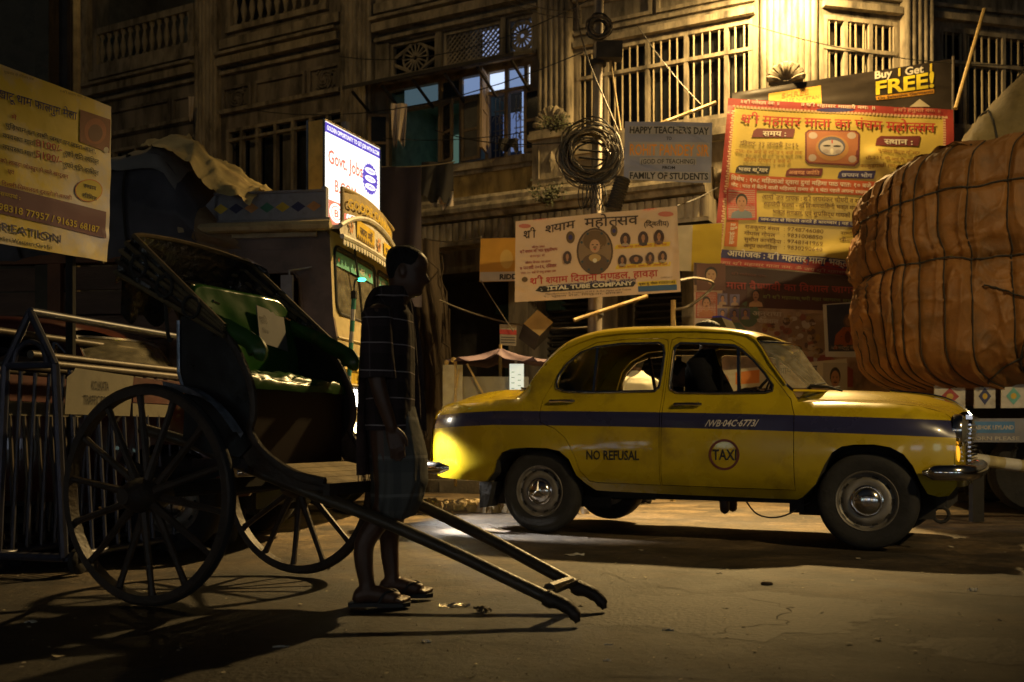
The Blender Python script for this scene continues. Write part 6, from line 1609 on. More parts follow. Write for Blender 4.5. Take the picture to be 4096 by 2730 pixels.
def blob(a, b, off=0., soft=1.):
    """a: around the load from its far rear corner over the near side and on to the right; b: up"""
    z = lerp(1.22, 3.42, b); h = hw(z); s = a*3.3; r = .42
    k = sinterp([(1.22, .0), (1.35, .26), (1.5, .44), (1.8, .52), (2.1, .54), (2.35, .46), (2.7, .54), (3.1, .50), (3.3, .45), (3.42, .36)], z)
    h += .22
    if s < 1.2: th = s/1.2*math.pi/2; x = -h+r*(1-math.cos(th)); y = .45-(.45+k)*math.sin(th)
    else: x = -h+r+(s-1.2); y = -k-.08*math.sin((s-1.2)*1.9)+.10*sstep(1.6, 1.9, s)
    sw_ = s+.03*math.sin(z*2.3+1)+.02*vn(z*2, 3.)
    dist = min(abs(sw_-q) for q in ROPES)
    pinch = .020*math.exp(-(dist/.022)**2)
    puff = .010*min(1, dist/.08)
    ridge = 1-abs(vn(s*3.2+.5*vn(s*2, z*2), z*8.5+1.2*vn(s*4, z*3)))
    ridge2 = 1-abs(vn(s*8+1.5*vn(s, z), z*1.3+s, 4))
    ridge3 = 1-abs(vn(s*6+z*4, z*7-s*5, 8))
    cre = (.032*ridge**6+.036*ridge2**5+.018*ridge3**8)*soft*(.75+.5*vn(s*2, z*1.3, 9))
    big = .085*vn(s*1.5, z*1.3, 3)+.022*vn(s*3.6, z*2.6, 1)
    band = .045*math.exp(-((z-2.37-.03*math.sin(s*2))/.03)**2)+.04*math.exp(-((z-2.98)/.03)**2)
    d = -pinch+puff+cre+big*soft-band+off
    t = min(1, s/1.2)*math.pi/2
    zt = sinterp([(0, 3.22), (.5, 3.26), (1.0, 3.36), (1.5, 3.50), (2.2, 3.58), (3.3, 3.6)], s)
    z = 1.22+(z-1.22)*(zt-1.22)/2.2
    return V((x, y, z+.02*vn(s*4, 7)))+V((-math.cos(t), -math.sin(t), 0))*d
MB().grid(300, 130, blob).build('tarpaulin', M_TARPO, ld, smooth=2)
def lid(a, b): p = blob(a, 1.0); return V((lerp(p.x, 1.2+a, b), lerp(p.y, 1.2, b), lerp(p.z, max(3.6, p.z), math.sin(b*math.pi/2))+.07*vn(a*14, b*4)+.04*vn(a*40, b*9)))
MB().grid(150, 14, lid).build('tarpaulin_top', M_TARPO, ld, smooth=2)
def under(a, b): p = blob(a, 0.); return V((lerp(p.x, .9, b), lerp(p.y, .9, b), p.z-.03*math.sin(math.pi*b)))
MB().grid(120, 5, under).build('tarpaulin_underside', M_TARPO, ld, smooth=2)
for q in ROPES:
    m = MB(); m.tube([blob((q-.03*math.sin(lerp(1.22, 3.42, b/60)*2.3+1)-.02*vn(lerp(1.22, 3.42, b/60)*2, 3.))/3.3, b/60, .008, .9) for b in range(61)], .006, 5); m.build('rope', M_ROPE, ld)
for z in (2.37, 2.98):
    b = (z-1.22)/2.2; m = MB(); m.tube([blob(a/120, b+.012*math.sin(a/120*6.6)*(z < 2.5), .022) for a in range(121)], .0075, 5); m.build('rope', M_ROPE, ld)
for (a0, b0, a1, b1) in ((.50, .02, .98, .30), (.56, .40, .98, .14), (.62, .0, .80, .72)):
    m = MB(); m.tube([blob(lerp(a0, a1, t/40), lerp(b0, b1, t/40), .02) for t in range(41)], .008, 5); m.build('rope', M_ROPE, ld)
# second heap behind, higher, olive sheet over it
def heap(a, b):
    x = lerp(-.18, 2.2, a); y = lerp(-.58, 2.2, b)
    ridge = sinterp([(-.2, 3.45), (0, 3.62), (.2, 3.84), (.5, 4.18), (.9, 4.52), (1.6, 4.8), (4.2, 4.9)], x)
    return (x, y+.12*(1-b), lerp(3.42, 3.12, sstep(-.1, .7, x))+(ridge-lerp(3.42, 3.12, sstep(-.1, .7, x)))*sstep(-.02, .22, b)+.05*vn(x*5, y*3)+.05*(1-abs(vn(x*7+y*2, y*2)))**3-.03*abs(math.sin(x*6+.4)))
MB().grid(80, 24, heap).build('top_sheet', M_TARPO2, ld, smooth=2)
for k, x in enumerate((.02, .3, .62, 1.0)):
    m = MB(); m.tube([V(heap((x+.18)/2.38, b/14))+V((0, 0, .02)) for b in range(12)], .010, 5); m.build('rope', M_ROPE, ld)
# ---- parked maroon saloon behind the barricade
M_MRN = MAT('maroon_paint', (.085, .022, .012), .3, var=.2, coat=.4, dirt=(.05, .02, .012), damt=.3)
c2 = car('saloon_car', 'dark maroon saloon parked behind the police barricade at the left', mat_frame((-4.55, 7.45, 0), (.99, -.13, 0)), M_MRN, taxi=False)
# ================================================================ banners, signs and posters
FD = 2250.
def at(px, py, d): return V(((px-1176.5)/FD*d, d, EYE+(1000-py)/FD*d))
def ray(px, py): return V(((px-1176.5)/FD, 1, (1000-py)/FD))
def fan(m, fn, pts, ink):
    """a printed patch tessellated in rings so that it follows the creases"""
    pts = dens(pts, .02); n = len(pts); cx_, cy_ = sum(p[0] for p in pts)/n, sum(p[1] for p in pts)/n; m.use(ink)
    m.add([fn(cx_+(p[0]-cx_)*k, cy_+(p[1]-cy_)*k) for k in (1, .75, .5, .25, .01) for p in pts], [[r*n+i, r*n+(i+1) % n, (r+1)*n+(i+1) % n, (r+1)*n+i] for r in range(4) for i in range(n)])
class Banner:
    """a sheet hung by its four corners; its print is laid out in the sheet's own (u, v)"""
    def __init__(s, name, label, cat, tl, tr, br, bl, mat, amp=.02, seed=1., folds=(), nu=60, nv=40, group=None):
        s.c = [V(p) for p in (tl, tr, br, bl)]; s.amp, s.seed, s.folds = amp, seed, folds
        base = (s.c[2]+s.c[3])/2; s.root = thing(name, label, cat, base, group=group)
        s.n = (s.c[1]-s.c[0]).cross(s.c[3]-s.c[0]).normalized(); s.n = -s.n if s.n.dot(V((0, 0, EYE))-s.c[0]) < 0 else s.n
        m = MB(); m.grid(nu, nv, lambda u, v: s.P(u, v)); m.grid(nu, nv, lambda u, v: s.P(u, v, -.004))
        s.sheet = m.build('sheet', mat, s.root, smooth=2, world=True)
        s.k = 0
    def wr(s, u, v):
        h = s.amp*(.6*vn(u*4+s.seed, v*3)+.35*vn(u*9, v*7+s.seed))
        for (u0, v0, u1, v1, w, a) in s.folds:
            dx, dy = u1-u0, v1-v0; L2_ = dx*dx+dy*dy; t = max(0, min(1, ((u-u0)*dx+(v-v0)*dy)/L2_)); d = math.hypot(u-u0-t*dx, v-v0-t*dy)
            h += a*math.exp(-(d/w)**2)
        return h
    def P(s, u, v, off=0.):
        a, b, c, d = s.c; p = (d*(1-u)+c*u)*(1-v)+(a*(1-u)+b*u)*v
        return p+s.n*(s.wr(u, v)+off)
    def uv(s, px, py):
        r = ray(px, py); o = V((0, 0, EYE)); t = (s.c[0]-o).dot(s.n)/r.dot(s.n); q = o+r*t; u = v = .5
        for _ in range(12):
            a, b, c, d = s.c; e = q-((d*(1-u)+c*u)*(1-v)+(a*(1-u)+b*u)*v)
            du = (c-d)*(1-v)+(b-a)*v; dv = (a*(1-u)+b*u)-(d*(1-u)+c*u)
            A, B, C, D, E = du.dot(du), du.dot(dv), dv.dot(dv), e.dot(du), e.dot(dv); det = A*C-B*B
            u += (D*C-E*B)/det; v += (A*E-B*D)/det
        return u, v
    def layer(s, mb_name, mat=None):
        s.k += 1; return MB(), (lambda u, v, k=s.k: s.P(u, v, .0035+.0005*k))
    def done(s, m, name='lettering', parent=None): return m.build(name, None, parent or s.root, world=True)
    def lines(s, rows, name='lettering', bold=.0):
        """rows: (text, left px, left py, right px, right py, height px, ink[, bold])"""
        for r in rows:
            m, f0 = s.layer(name); s.k -= 1; fn = lambda u, v, k=s.k+1: s.P(u, v, .0055+.0005*k)
            t, xa, ya, xb, yb, h, ink = r[:7]; bo = r[7] if len(r) > 7 else bold
            A, B_, H = s.uv(xa, ya), s.uv(xb, yb), s.uv(xa, ya-h/.74)
            du, dv, hv = B_[0]-A[0], B_[1]-A[1], H[1]-A[1]
            put_text(m, t, lambda x, y: fn(A[0]+du*x, A[1]+dv*x+hv*y), 0, 1, 0, 1., bold=bo, mat=ink)
            s.done(m, name)
        s.k += 1
    def shapes(s, items, name='print', parent=None):
        m, fn = s.layer(name)
        if name in ('print', 'picture') and len(items) > 1:      # each printed patch an object of its own
            s.k -= 1
            for it in items: o = s.shapes([it], name, parent); s.k -= 1
            s.k += 1; return o
        for it in items:
            k = it[0]
            if k == 'poly':
                pts = [s.uv(*p) for p in it[1]]; n = len(pts)
                if n == 4:      # split so that it follows the creases
                    m.use(it[2]); g = 10
                    q = lambda a, b: (lerp(lerp(pts[0][0], pts[1][0], a), lerp(pts[3][0], pts[2][0], a), b), lerp(lerp(pts[0][1], pts[1][1], a), lerp(pts[3][1], pts[2][1], a), b))
                    m.grid(70, 16, lambda a, b: fn(*q(a, b)))
                else: fan(m, fn, pts, it[2])
            elif k == 'ell':
                _, x, y, rx, ry, ink = it[:6]; m.use(ink); m.grid(24, 3, lambda a, b: fn(*s.uv(x+rx*(1-b)*math.cos(a*6.28318), y+ry*(1-b)*math.sin(a*6.28318))))
            elif k == 'pill':
                _, xa, ya, xb, yb, h, ink = it[:7]; m.use(ink); sl = h*.5
                pts = [s.uv(*p) for p in ((xa, ya), (xb-sl*.4, yb), (xb, yb-h*.75), (xb+.0, yb-h), (xa+sl*1.2, ya-h), (xa+sl*.4, ya-h*.7))]; fan(m, fn, pts, ink)
        return s.done(m, name, parent)
    def portrait(s, x, y, w, h, bg, cloth, oval=False, tash=False, skin=None, hair=None, frame=None, body=True):
        SK = skin or INK(.34, .17, .09); HR = hair or INK(.03, .022, .018)
        it = []
        if frame: it.append(('poly', [(x-w*.56, y-h*.55), (x+w*.56, y-h*.55), (x+w*.56, y+h*.55), (x-w*.56, y+h*.55)], frame))
        pic = s.shapes(it+([('ell', x, y, w/2, h/2, bg)] if oval else [('poly', [(x-w/2, y-h/2), (x+w/2, y-h/2), (x+w/2, y+h/2), (x-w/2, y+h/2)], bg)]), 'portrait')
        b = h/2 if not oval else h*.44
        L = []
        if body: L.append(('poly', [(x-w*.40, y+b*.98), (x-w*.36, y+h*.30), (x-w*.13, y+h*.2), (x+w*.13, y+h*.2), (x+w*.36, y+h*.30), (x+w*.40, y+b*.98), (x, y+b*.99)], cloth))
        L.append(('ell', x, y-h*.13, w*.22, h*.25, HR))
        s.shapes(L, 'portrait_figure', pic)
        f = [('ell', x, y-h*.06, w*.175, h*.225, SK), ('poly', [(x-w*.09, y+h*.1), (x+w*.09, y+h*.1), (x+w*.1, y+h*.24), (x, y+h*.27), (x-w*.1, y+h*.24)], SK)]
        s.shapes(f, 'portrait_face', pic)
        d = INK(.06, .03, .02); e = [('ell', x-w*.075, y-h*.09, w*.032, h*.012, d), ('ell', x+w*.075, y-h*.09, w*.032, h*.012, d), ('ell', x, y+h*.055, w*.055, h*.012, INK(.2, .06, .05)), ('ell', x+w*.005, y-.005*h, w*.025, h*.02, INK(.24, .11, .06)), ('ell', x-w*.075, y-h*.125, w*.045, h*.008, d), ('ell', x+w*.075, y-h*.125, w*.045, h*.008, d)]
        if tash: e.append(('ell', x, y+h*.033, w*.085, h*.018, d))
        s.shapes(e, 'portrait_features', pic)
RED, DRED, NAVY, BLK, CRM, YEL, ORG, MRN = INK(.42, .035, .025), INK(.26, .02, .02), INK(.03, .025, .12), INK(.02, .018, .016), INK(.62, .57, .45), INK(.66, .48, .04), INK(.62, .20, .03), INK(.13, .02, .02)
# ---- yellow trip banner on the left
M_B1 = MAT('banner_yellow_cloud', (.80, .60, .05), .5, var=.1, scale=2, dirt=(.56, .56, .72), damt=.62, dscale=1.7, bump=.15, bscale=10)
B = Banner('trip_banner', 'yellow trip banner with phone numbers and CREATION on a post at far left', 'banner', at(-200, 73, 5.144), at(258, 245, 6.5), at(248, 602, 6.5), at(-200, 526, 5.144), M_B1, .012, 3, folds=((.86, .0, .98, .16, .03, .012),))
B.shapes([('poly', [(-195, 378), (247, 487), (247, 548), (-195, 444)], INK(.12, .03, .07))])
B.lines([('खाटू धाम फाल्गुन मेला', -8, 223, 175, 276, 21, NAVY, .03), ('में', 26, 273, 38, 276, 10, RED, .02), ('चुड़िधाम इन सभी जगह पर जाना-आना,', 11, 292, 220, 353, 11, BLK, .02),
         ('व्यवस्था मात्र', 4, 316, 77, 335, 12, BLK, .02), ('8100/-', 82, 335, 142, 351, 17, RED, .012), ('रुपये प्रति व्यक्ति', 148, 357, 227, 378, 12, BLK, .02),
         ('व्यवस्था मात्र', 4, 342, 77, 361, 12, BLK, .02), ('5100/-', 82, 361, 142, 377, 17, RED, .012), ('रुपये प्रति व्यक्ति', 148, 383, 227, 404, 12, BLK, .02),
         ('को हावड़ा जोधपुर से चले खाटूराम', 0, 373, 158, 411, 10, DRED, .01), ('एवं', 16, 398, 31, 402, 10, DRED, .01), ('दिल्ली-सियालदह दुरन्तो से वापसी', 3, 426, 166, 460, 10, DRED, .01),
         ('सम्पर्क :', 0, 449, 47, 460, 10, YEL, .01), ('98318 77957 / 91635 68187', -2, 482, 233, 535, 17, YEL, .015), ('CREATION', -22, 524, 142, 558, 20, NAVY, .015), ('Ladies Western Out Fit', -10, 549, 123, 573, 9, BLK, .02), ('शुक्रवार से रविवार तक', 6, 168, 75, 186, 6, INK(.3, .2, .04)), ('॥ श्री श्याम नमः ॥', 135, 212, 195, 228, 6, INK(.3, .2, .04))])
B.shapes([('poly', [(183, 252), (255, 275), (253, 352), (182, 326)], INK(.22, .06, .025)), ('ell', 206, 438, 32, 26, ORG)], 'picture'); B.shapes([('ell', 206, 438, 30, 24, INK(.60, .47, .04)), ('ell', 219, 302, 26, 30, INK(.36, .10, .04)), ], 'picture'); B.shapes([('ell', 219, 306, 17, 20, INK(.12, .03, .02)), ('ell', 245, 345, 6, 7, CRM)], 'picture')
B.lines([('स्थान', 194, 431, 222, 438, 10, BLK, .03), ('सीमित', 190, 453, 224, 462, 10, BLK, .03)])
for u in (.02, .985):
    m = MB(); m.bar(B.P(u, -.01, -.03), B.P(u, 1.01, -.03), .03, .03); m.build('frame_batten', M_RWOOD, B.root, world=True)
for v in (.02, .98):
    m = MB(); m.bar(B.P(0, v, -.03), B.P(1, v, -.03), .03, .03); m.build('frame_batten', M_RWOOD, B.root, world=True)
q = B.P(.82, .02, -.07); m = MB(); m.tube([(q.x, q.y, 0), (q.x, q.y, q.z+1.02)], .032, 8); m.build('post', M_UNDER, B.root, world=True)
# ---- pale festival banner in the middle
M_B2 = MAT('banner_cream_pink', (.58, .42, .28), .55, var=.08, scale=2, dirt=(.40, .28, .17), damt=.2, bump=.2, bscale=8)
B = Banner('festival_banner', 'pale cream festival banner with central oval picture and MITTAL TUBE COMPANY', 'banner', at(1185, 509, 10.9), at(1556, 473, 10.7), at(1564, 671, 10.7), at(1183, 695, 10.9), M_B2, .022, 6, folds=((.02, .2, .2, .02, .02, .02), (.05, .5, .2, .1, .015, -.015), (.8, .9, .99, .5, .02, .018), (.95, .1, .99, .9, .02, -.02)))
BRN = INK(.05, .03, .02)
B.lines([('श्री', 1203, 549, 1231, 546, 20, BRN, .03), ('श्याम', 1253, 537, 1322, 524, 20, BRN, .03), ('महोत्सव', 1343, 523, 1467, 515, 23, BRN, .03), ('(द्वितीय)', 1480, 521, 1537, 519, 12, BRN, .03), ('कीर्तन स्थल', 1222, 571, 1252, 569, 5, DRED, .01), ('श्री श्याम मन्दिर घुसुडीधाम', 1195, 583, 1281, 576, 7, DRED, .02), ('हावड़ा में', 1218, 592, 1252, 590, 5, DRED),
         ('कीर्तन दिनांक एवं समय', 1207, 607, 1266, 603, 5, DRED, .01), ('७ फरवरी २०१६, रविवार', 1195, 621, 1279, 614, 8, DRED, .02), ('प्रातः १० बजे से प्रभु इच्छा तक', 1197, 631, 1278, 625, 5, DRED, .01),
         ('श्री श्याम दिवाना मण्डल, हावड़ा', 1218, 654, 1512, 635, 16, RED, .03), ('२, भजनलाल लोहिया लेन, हावड़ा', 1264, 662, 1462, 648, 8, NAVY, .03), ('CONTACT', 1518, 640, 1545, 639, 3.5, BRN), ('॥ श्री श्याम नमः ॥', 1226, 508, 1260, 505, 4, RED), ('॥ श्री हनुमते नमः ॥', 1478, 484, 1508, 481, 4, RED)])
B.shapes([('ell', 1367, 578, 42, 54, INK(.07, .04, .02)), ('pill', 1412, 573, 1540, 566, 10, YEL), ('pill', 1414, 619, 1542, 611, 10, YEL), ('poly', [(1465, 648), (1553, 643), (1555, 654), (1466, 658)], YEL), ('poly', [(1466, 658), (1555, 654), (1556, 667), (1467, 671)], INK(.04, .10, .22)),
          ('poly', [(1230, 669), (1240, 658), (1452, 645), (1462, 650), (1455, 659), (1245, 672)], BLK), ('ell', 1206, 520, 14, 5, INK(.5, .15, .1)), ('ell', 1530, 492, 18, 6, INK(.5, .15, .1)), ('ell', 1311, 546, 10, 14, INK(.10, .06, .02)), ('ell', 1411, 531, 8, 13, INK(.10, .06, .02)), ('ell', 1206, 643, 7, 6, INK(.10, .06, .02))])
B.shapes([('ell', 1367, 578, 38, 50, INK(.20, .13, .07)), ('ell', 1311, 546, 5, 6, NAVY), ('ell', 1411, 531, 4, 5, NAVY)]); B.shapes([('ell', 1367, 553, 27, 23, INK(.12, .07, .03)), ('ell', 1367, 606, 31, 23, INK(.10, .06, .035))]); B.shapes([('ell', 1367, 566, 12, 15, INK(.42, .25, .15)), ('ell', 1367, 593, 14, 9, INK(.40, .27, .10))]); B.shapes([('ell', 1362, 563, 2.6, 1.2, BLK), ('ell', 1372, 563, 2.6, 1.2, BLK), ('ell', 1367, 574, 3, 1.2, RED), ('ell', 1367, 599, 5, 5, CRM)]+[('ell', 1367+34*math.cos(k), 578+46*math.sin(k), 3, 3, INK(.03, .05, .06)) for k in (.5, 1.1, 2.0, 2.6, 3.6, 4.2, 5.2, 5.9)])
B.lines([('MITTAL TUBE COMPANY', 1243, 668, 1455, 655, 9, CRM, .04), ('Manufacturers & Traders of M.S. & G.I. Pipes and Tubes', 1254, 678, 1450, 667, 4, BRN), ('१, भूषण रोड, लिलुआ, हावड़ा', 1250, 684, 1430, 674, 4, BRN), ('विशाल माथुर  संजय त्रिपाठी  शुभम शर्मा', 1420, 571, 1532, 564.5, 5, RED), ('सौरभ अग्रवाल  कृष्णा शर्मा  अंजली शर्मा', 1422, 617, 1534, 609.5, 5, RED), ('कृष्ण कु. गोयल 9330555342', 1468, 656, 1551, 651, 6, BLK, .02)])
for i, (x, y, w, h) in enumerate(((1437, 552, 24, 34), (1478, 549, 24, 34), (1514, 546, 24, 34), (1430, 600, 20, 28), (1462, 597, 32, 22), (1494, 594, 20, 28), (1523, 591, 20, 28), (1304, 593, 20, 30))): B.portrait(x, y, w, h, INK(.06, .03, .025), [INK(.35, .28, .2), INK(.05, .04, .04), INK(.15, .08, .05)][i % 3], True)
# ---- teacher's day banner
M_B3 = MAT('banner_greyblue', (.26, .27, .36), .5, var=.12, scale=2.5, dirt=(.3, .28, .26), damt=.3, bump=.2, bscale=9)
B = Banner('greeting_banner', "grey-blue HAPPY TEACHER'S DAY banner hung beside the cable coil", 'banner', at(1436, 279, 11.3), at(1637, 282, 11.2), at(1634, 421, 11.2), at(1433, 413, 11.3), M_B3, .02, 9, folds=((.1, .3, .5, .1, .03, .015), (.6, .9, .95, .6, .03, .015)))
HALO = INK(.36, .34, .32)
B.shapes([('poly', [(1445, 289), (1631, 291), (1631, 310), (1445, 308)], HALO), ('poly', [(1445, 326), (1631, 328), (1631, 361), (1445, 359)], HALO), ('poly', [(1470, 362), (1600, 363), (1600, 379), (1470, 378)], HALO), ('poly', [(1445, 394), (1629, 396), (1629, 417), (1445, 414)], HALO)])
B.lines([("HAPPY TEACHER'S DAY", 1447, 306, 1629, 309, 16, BLK, .025), ('TO', 1531, 323, 1543, 323, 8, BLK, .02), ('ROHIT PANDEY SIR', 1447, 356, 1629, 359, 26, INK(.72, .30, .03), .018), ('(GOD OF TEACHING)', 1473, 376, 1597, 377, 11, BLK, .01), ('FROM', 1522, 389, 1551, 389.5, 7, BLK, .02), ('FAMILY OF STUDENTS', 1447, 411, 1627, 413.5, 15, BLK, .03)])
# ---- black sale banner behind the big one
M_B5 = MAT('banner_black', (.035, .026, .018), .45, var=.3, scale=2, bump=.2, bscale=8)
B = Banner('sale_banner', 'black Buy 1 Get 1 FREE sale banner under the right-hand barred window', 'banner', at(1682, 214, 12.86), at(2193, 135, 12.72), at(2193, 275, 12.72), at(1682, 275, 12.86), M_B5, .015, 4)
B.shapes([('poly', [(1766, 216), (1886, 197), (1888, 240), (1766, 240)], INK(.66, .38, .06)), ('poly', [(2012, 222), (2146, 205), (2146, 215), (2014, 231)], INK(.6, .28, .02)), ('poly', [(2090, 246), (2113, 228), (2138, 246)], INK(.45, .38, .25)), ('ell', 1722, 246, 26, 16, INK(.6, .25, .05))])
B.lines([('Buy', 2010, 182, 2050, 176, 18, CRM, .025), ('1', 2064, 175, 2069, 174, 18, YEL, .03), ('Get', 2080, 173, 2122, 167, 18, CRM, .025), ('1', 2136, 165, 2141, 164, 18, YEL, .03), ('FREE!', 2012, 218, 2146, 200, 31, INK(.72, .58, .03), .03), ('On Selective Garments', 2016, 229, 2144, 213, 6, BRN, .02), ('SHREE', 1796, 226, 1858, 217, 11, INK(.4, .22, .05), .01), ('SHREE NIKETAN', 1790, 238, 1882, 227, 8, INK(.35, .2, .05), .01)])
# ---- the big yellow and red banner
M_B4 = MAT('banner_yellow', (.54, .41, .09), .42, var=.06, scale=2, bump=.18, bscale=6, dirt=(.5, .34, .05), damt=.2)
B = Banner('prayer_banner', 'big yellow banner with red border and oval mask picture above the taxi bonnet', 'banner', at(1673, 227, 12.55), at(2191, 252, 12.4), at(2187, 655, 12.2), at(1637, 606, 12.4), M_B4, .035, 12, folds=((.66, .70, .88, .46, .045, .045), (.0, .9, .05, .45, .03, .03), (.45, .10, .95, .26, .05, .05), (.55, .95, .75, .6, .06, .015)), nu=150, nv=120)
CP = [(1673, 227), (2191, 252), (2187, 655), (1637, 606)]
def bord(t):   # border strips, t = width in the sheet
    return t
BR_ = INK(.34, .04, .03)
m, fn = B.layer('b')
m.use(BR_)
for (u0, u1, v0, v1) in ((0, 1, .955, 1), (0, 1, 0, .07), (0, .032, .07, .955), (.955, 1, .07, .955)): m.grid(40 if u1-u0 > .5 else 2, 2 if u1-u0 > .5 else 30, lambda a, b: fn(lerp(u0, u1, a), lerp(v0, v1, b)))
B.done(m, 'border_print')
m, fn = B.layer('b'); m.use(INK(.62, .40, .22))
for k in range(60):
    v = lerp(.08, .95, k/59); u = .026+.004*(k % 2); m.add([fn(u-.006, v-.005), fn(u+.006, v-.004), fn(u+.003, v+.006), fn(u-.008, v+.004)], [[0, 1, 2, 3]]); u = .961; m.add([fn(u-.006, v-.005), fn(u+.006, v-.004), fn(u+.003, v+.006), fn(u-.008, v+.004)], [[0, 1, 2, 3]])
    u = lerp(.03, .97, k/59); 
    for v in (.952, .074): m.add([fn(u-.006, v-.007), fn(u+.006, v-.006), fn(u+.003, v+.008), fn(u-.006, v+.006)], [[0, 1, 2, 3]])
B.done(m, 'border_print')
B.shapes([('pill', 1727, 316, 1827, 316, 21, MRN), ('pill', 2009, 337, 2114, 337, 24, MRN), ('pill', 1688, 399, 1770, 400, 18, BLK), ('pill', 1804, 405, 1890, 406, 18, MRN), ('pill', 1923, 411, 2010, 413, 18, NAVY), ('poly', [(1675, 400), (2185, 429), (2184, 462), (1672, 434)], INK(.42, .08, .02)), ('poly', [(1743, 499), (2186, 524), (2186, 538), (1741, 511)], NAVY), ('poly', [(1659, 573), (2186, 622), (2186, 642), (1656, 592)], NAVY), ('poly', [(1669, 505), (1697, 507), (1693, 568), (1664, 566)], INK(.46, .12, .02)), ('ell', 1920, 252, 44, 5, NAVY), ('poly', [(1850, 305), (1858, 298), (1966, 301), (1975, 309), (1972, 376), (1963, 384), (1857, 377), (1849, 369)], MRN)])
B.shapes([('poly', [(1854, 306), (1861, 301), (1963, 304), (1971, 311), (1968, 374), (1960, 380), (1860, 374), (1853, 367)], INK(.36, .13, .05))], 'picture'); B.shapes([('ell', 1911, 342, 38, 30, INK(.40, .20, .06)), ('ell', 1868, 312, 10, 8, INK(.45, .36, .30)), ('ell', 1956, 313, 10, 8, INK(.45, .36, .30)), ('ell', 1866, 364, 9, 8, INK(.45, .36, .30)), ('ell', 1957, 368, 9, 8, INK(.45, .36, .30))], 'picture'); B.shapes([('ell', 1910, 338, 31, 23, INK(.10, .10, .14))], 'picture'); B.shapes([('ell', 1910, 341, 27, 18, INK(.42, .38, .36))], 'picture'); B.shapes([('ell', 1899, 337, 9, 2.2, BLK), ('ell', 1922, 338, 9, 2.2, BLK), ('ell', 1911, 327, 1.6, 5, RED), ('ell', 1910, 350, 4, 7, CRM), ('ell', 1896, 350, 7, 5, INK(.34, .29, .27)), ('ell', 1925, 351, 7, 5, INK(.34, .29, .27))], 'picture')
TX = INK(.10, .05, .02)
B.lines([('श्री महासर माता का पंचम महोत्सव', 1702, 283, 2148, 305, 22, RED, .028), ('समय :', 1752, 313, 1806, 313, 13, CRM, .02), ('रविवार, ३१ जनवरी २०१६', 1699, 334, 1834, 338, 9, TX, .01), ('प्रातः १० बजे से रात्रि ९ बजे तक', 1688, 353, 1843, 357, 9, INK(.3, .14, .02), .01), ('कीर्तन दोपहर ३ बजे से', 1708, 372, 1817, 376, 9, INK(.3, .14, .02), .01), ('स्थान :', 2030, 333, 2096, 334, 14, CRM, .02),
         ('पूर्वांचल विद्या मन्दिर', 2014, 354, 2112, 358, 9, INK(.22, .09, .02), .01), ('पी-२३१, सी.आई.टी. स्कीम', 1986, 371, 2110, 376, 8, INK(.22, .09, .02), .01), ('काकुड़गाछी (कोलकाता)', 1975, 387, 2090, 392, 8, INK(.22, .09, .02), .01), ('भव्य श्रृंगार', 1696, 394, 1764, 396, 9, CRM, .02), ('अखण्ड ज्योति', 1812, 401, 1882, 403, 9, INK(.6, .3, .15), .02), ('छप्पन भोग', 1932, 408, 2002, 410, 9, INK(.5, .5, .6), .02),
         ('विशेष : १०८ महिलाओं द्वारा दुर्गा महिमा पाठ प्रातः १० बजे', 1678, 416, 2000, 434, 10, CRM, .02), ('नोट : पाठ में बैठने वाली महिलाएं समय से १ घंटा पहले अपना स्थान', 1678, 430, 1990, 448, 8, CRM, .02), ('आमंत्रित गायक : श्री जयशंकर चौधरी व श्री', 1750, 457, 1980, 470, 11, TX, .025), ('सहयोगी संस्था - माँ विन्ध्यवासिनी भक्त मण्डल', 1754, 473, 1984, 486, 10, TX, .02), ('भक्त मण्डल, एवं सुप्रसिद्ध गायकों द्वारा', 1775, 492, 1984, 504, 10, TX, .02),
         ('जन-जन से विनती करते हैं बारम्बार | यह उत्सव', 1747, 508, 1984, 521, 7, CRM, .01), ('राजकुमार बंसल', 1711, 526, 1790, 532, 9, TX, .02), (': 9748746080', 1800, 532, 1890, 539, 10, TX), ('गोपाल गोयल', 1709, 541, 1780, 547, 9, TX, .02), (': 9831008850', 1800, 546, 1888, 553, 10, TX), ('सुशील कानोड़िया', 1709, 555, 1794, 562, 9, TX, .02), (': 9748141969', 1800, 560, 1888, 568, 10, TX), ('अनूप कानोड़िया', 1709, 569, 1784, 576, 9, TX, .02), (': 9830290640', 1800, 574, 1886, 582, 10, TX), ('रामनिवास', 1930, 541, 1990, 546, 8, TX, .01), ('कैलाश', 1926, 556, 1980, 561, 8, TX, .01),
         ('आयोजक : श्री महासर माता भक्त मण्डल', 1671, 588, 2010, 621, 14, CRM, .03), ('जय श्री महासर माता नमः ॐ जय श्री महासर माता नमः', 1655, 606, 2010, 638, 7, INK(.6, .35, .2)), ('॥ श्री गणेशाय नमः ॥', 1702, 238, 1790, 242, 8, CRM, .01), ('॥ श्री महासर मातायै नमः ॥', 1842, 243, 2010, 252, 8, CRM, .01), ('॥ श्री हनुमते नमः ॥', 2055, 255, 2160, 260, 8, INK(.5, .25, .15), .01)])
B.portrait(1704, 470, 62, 66, INK(.42, .30, .22), INK(.16, .20, .24), frame=INK(.45, .06, .04))
m, fn = B.layer('v'); A = B.uv(1686, 562); H = B.uv(1690, 514); W = B.uv(1672, 562)
put_text(m, 'सम्पर्क सूत्र', lambda x, y: fn(A[0]+(H[0]-A[0])*x+(W[0]-A[0])*y, A[1]+(H[1]-A[1])*x+(W[1]-A[1])*y), 0, 1, 0, 1.2, bold=.03, mat=CRM); B.done(m)
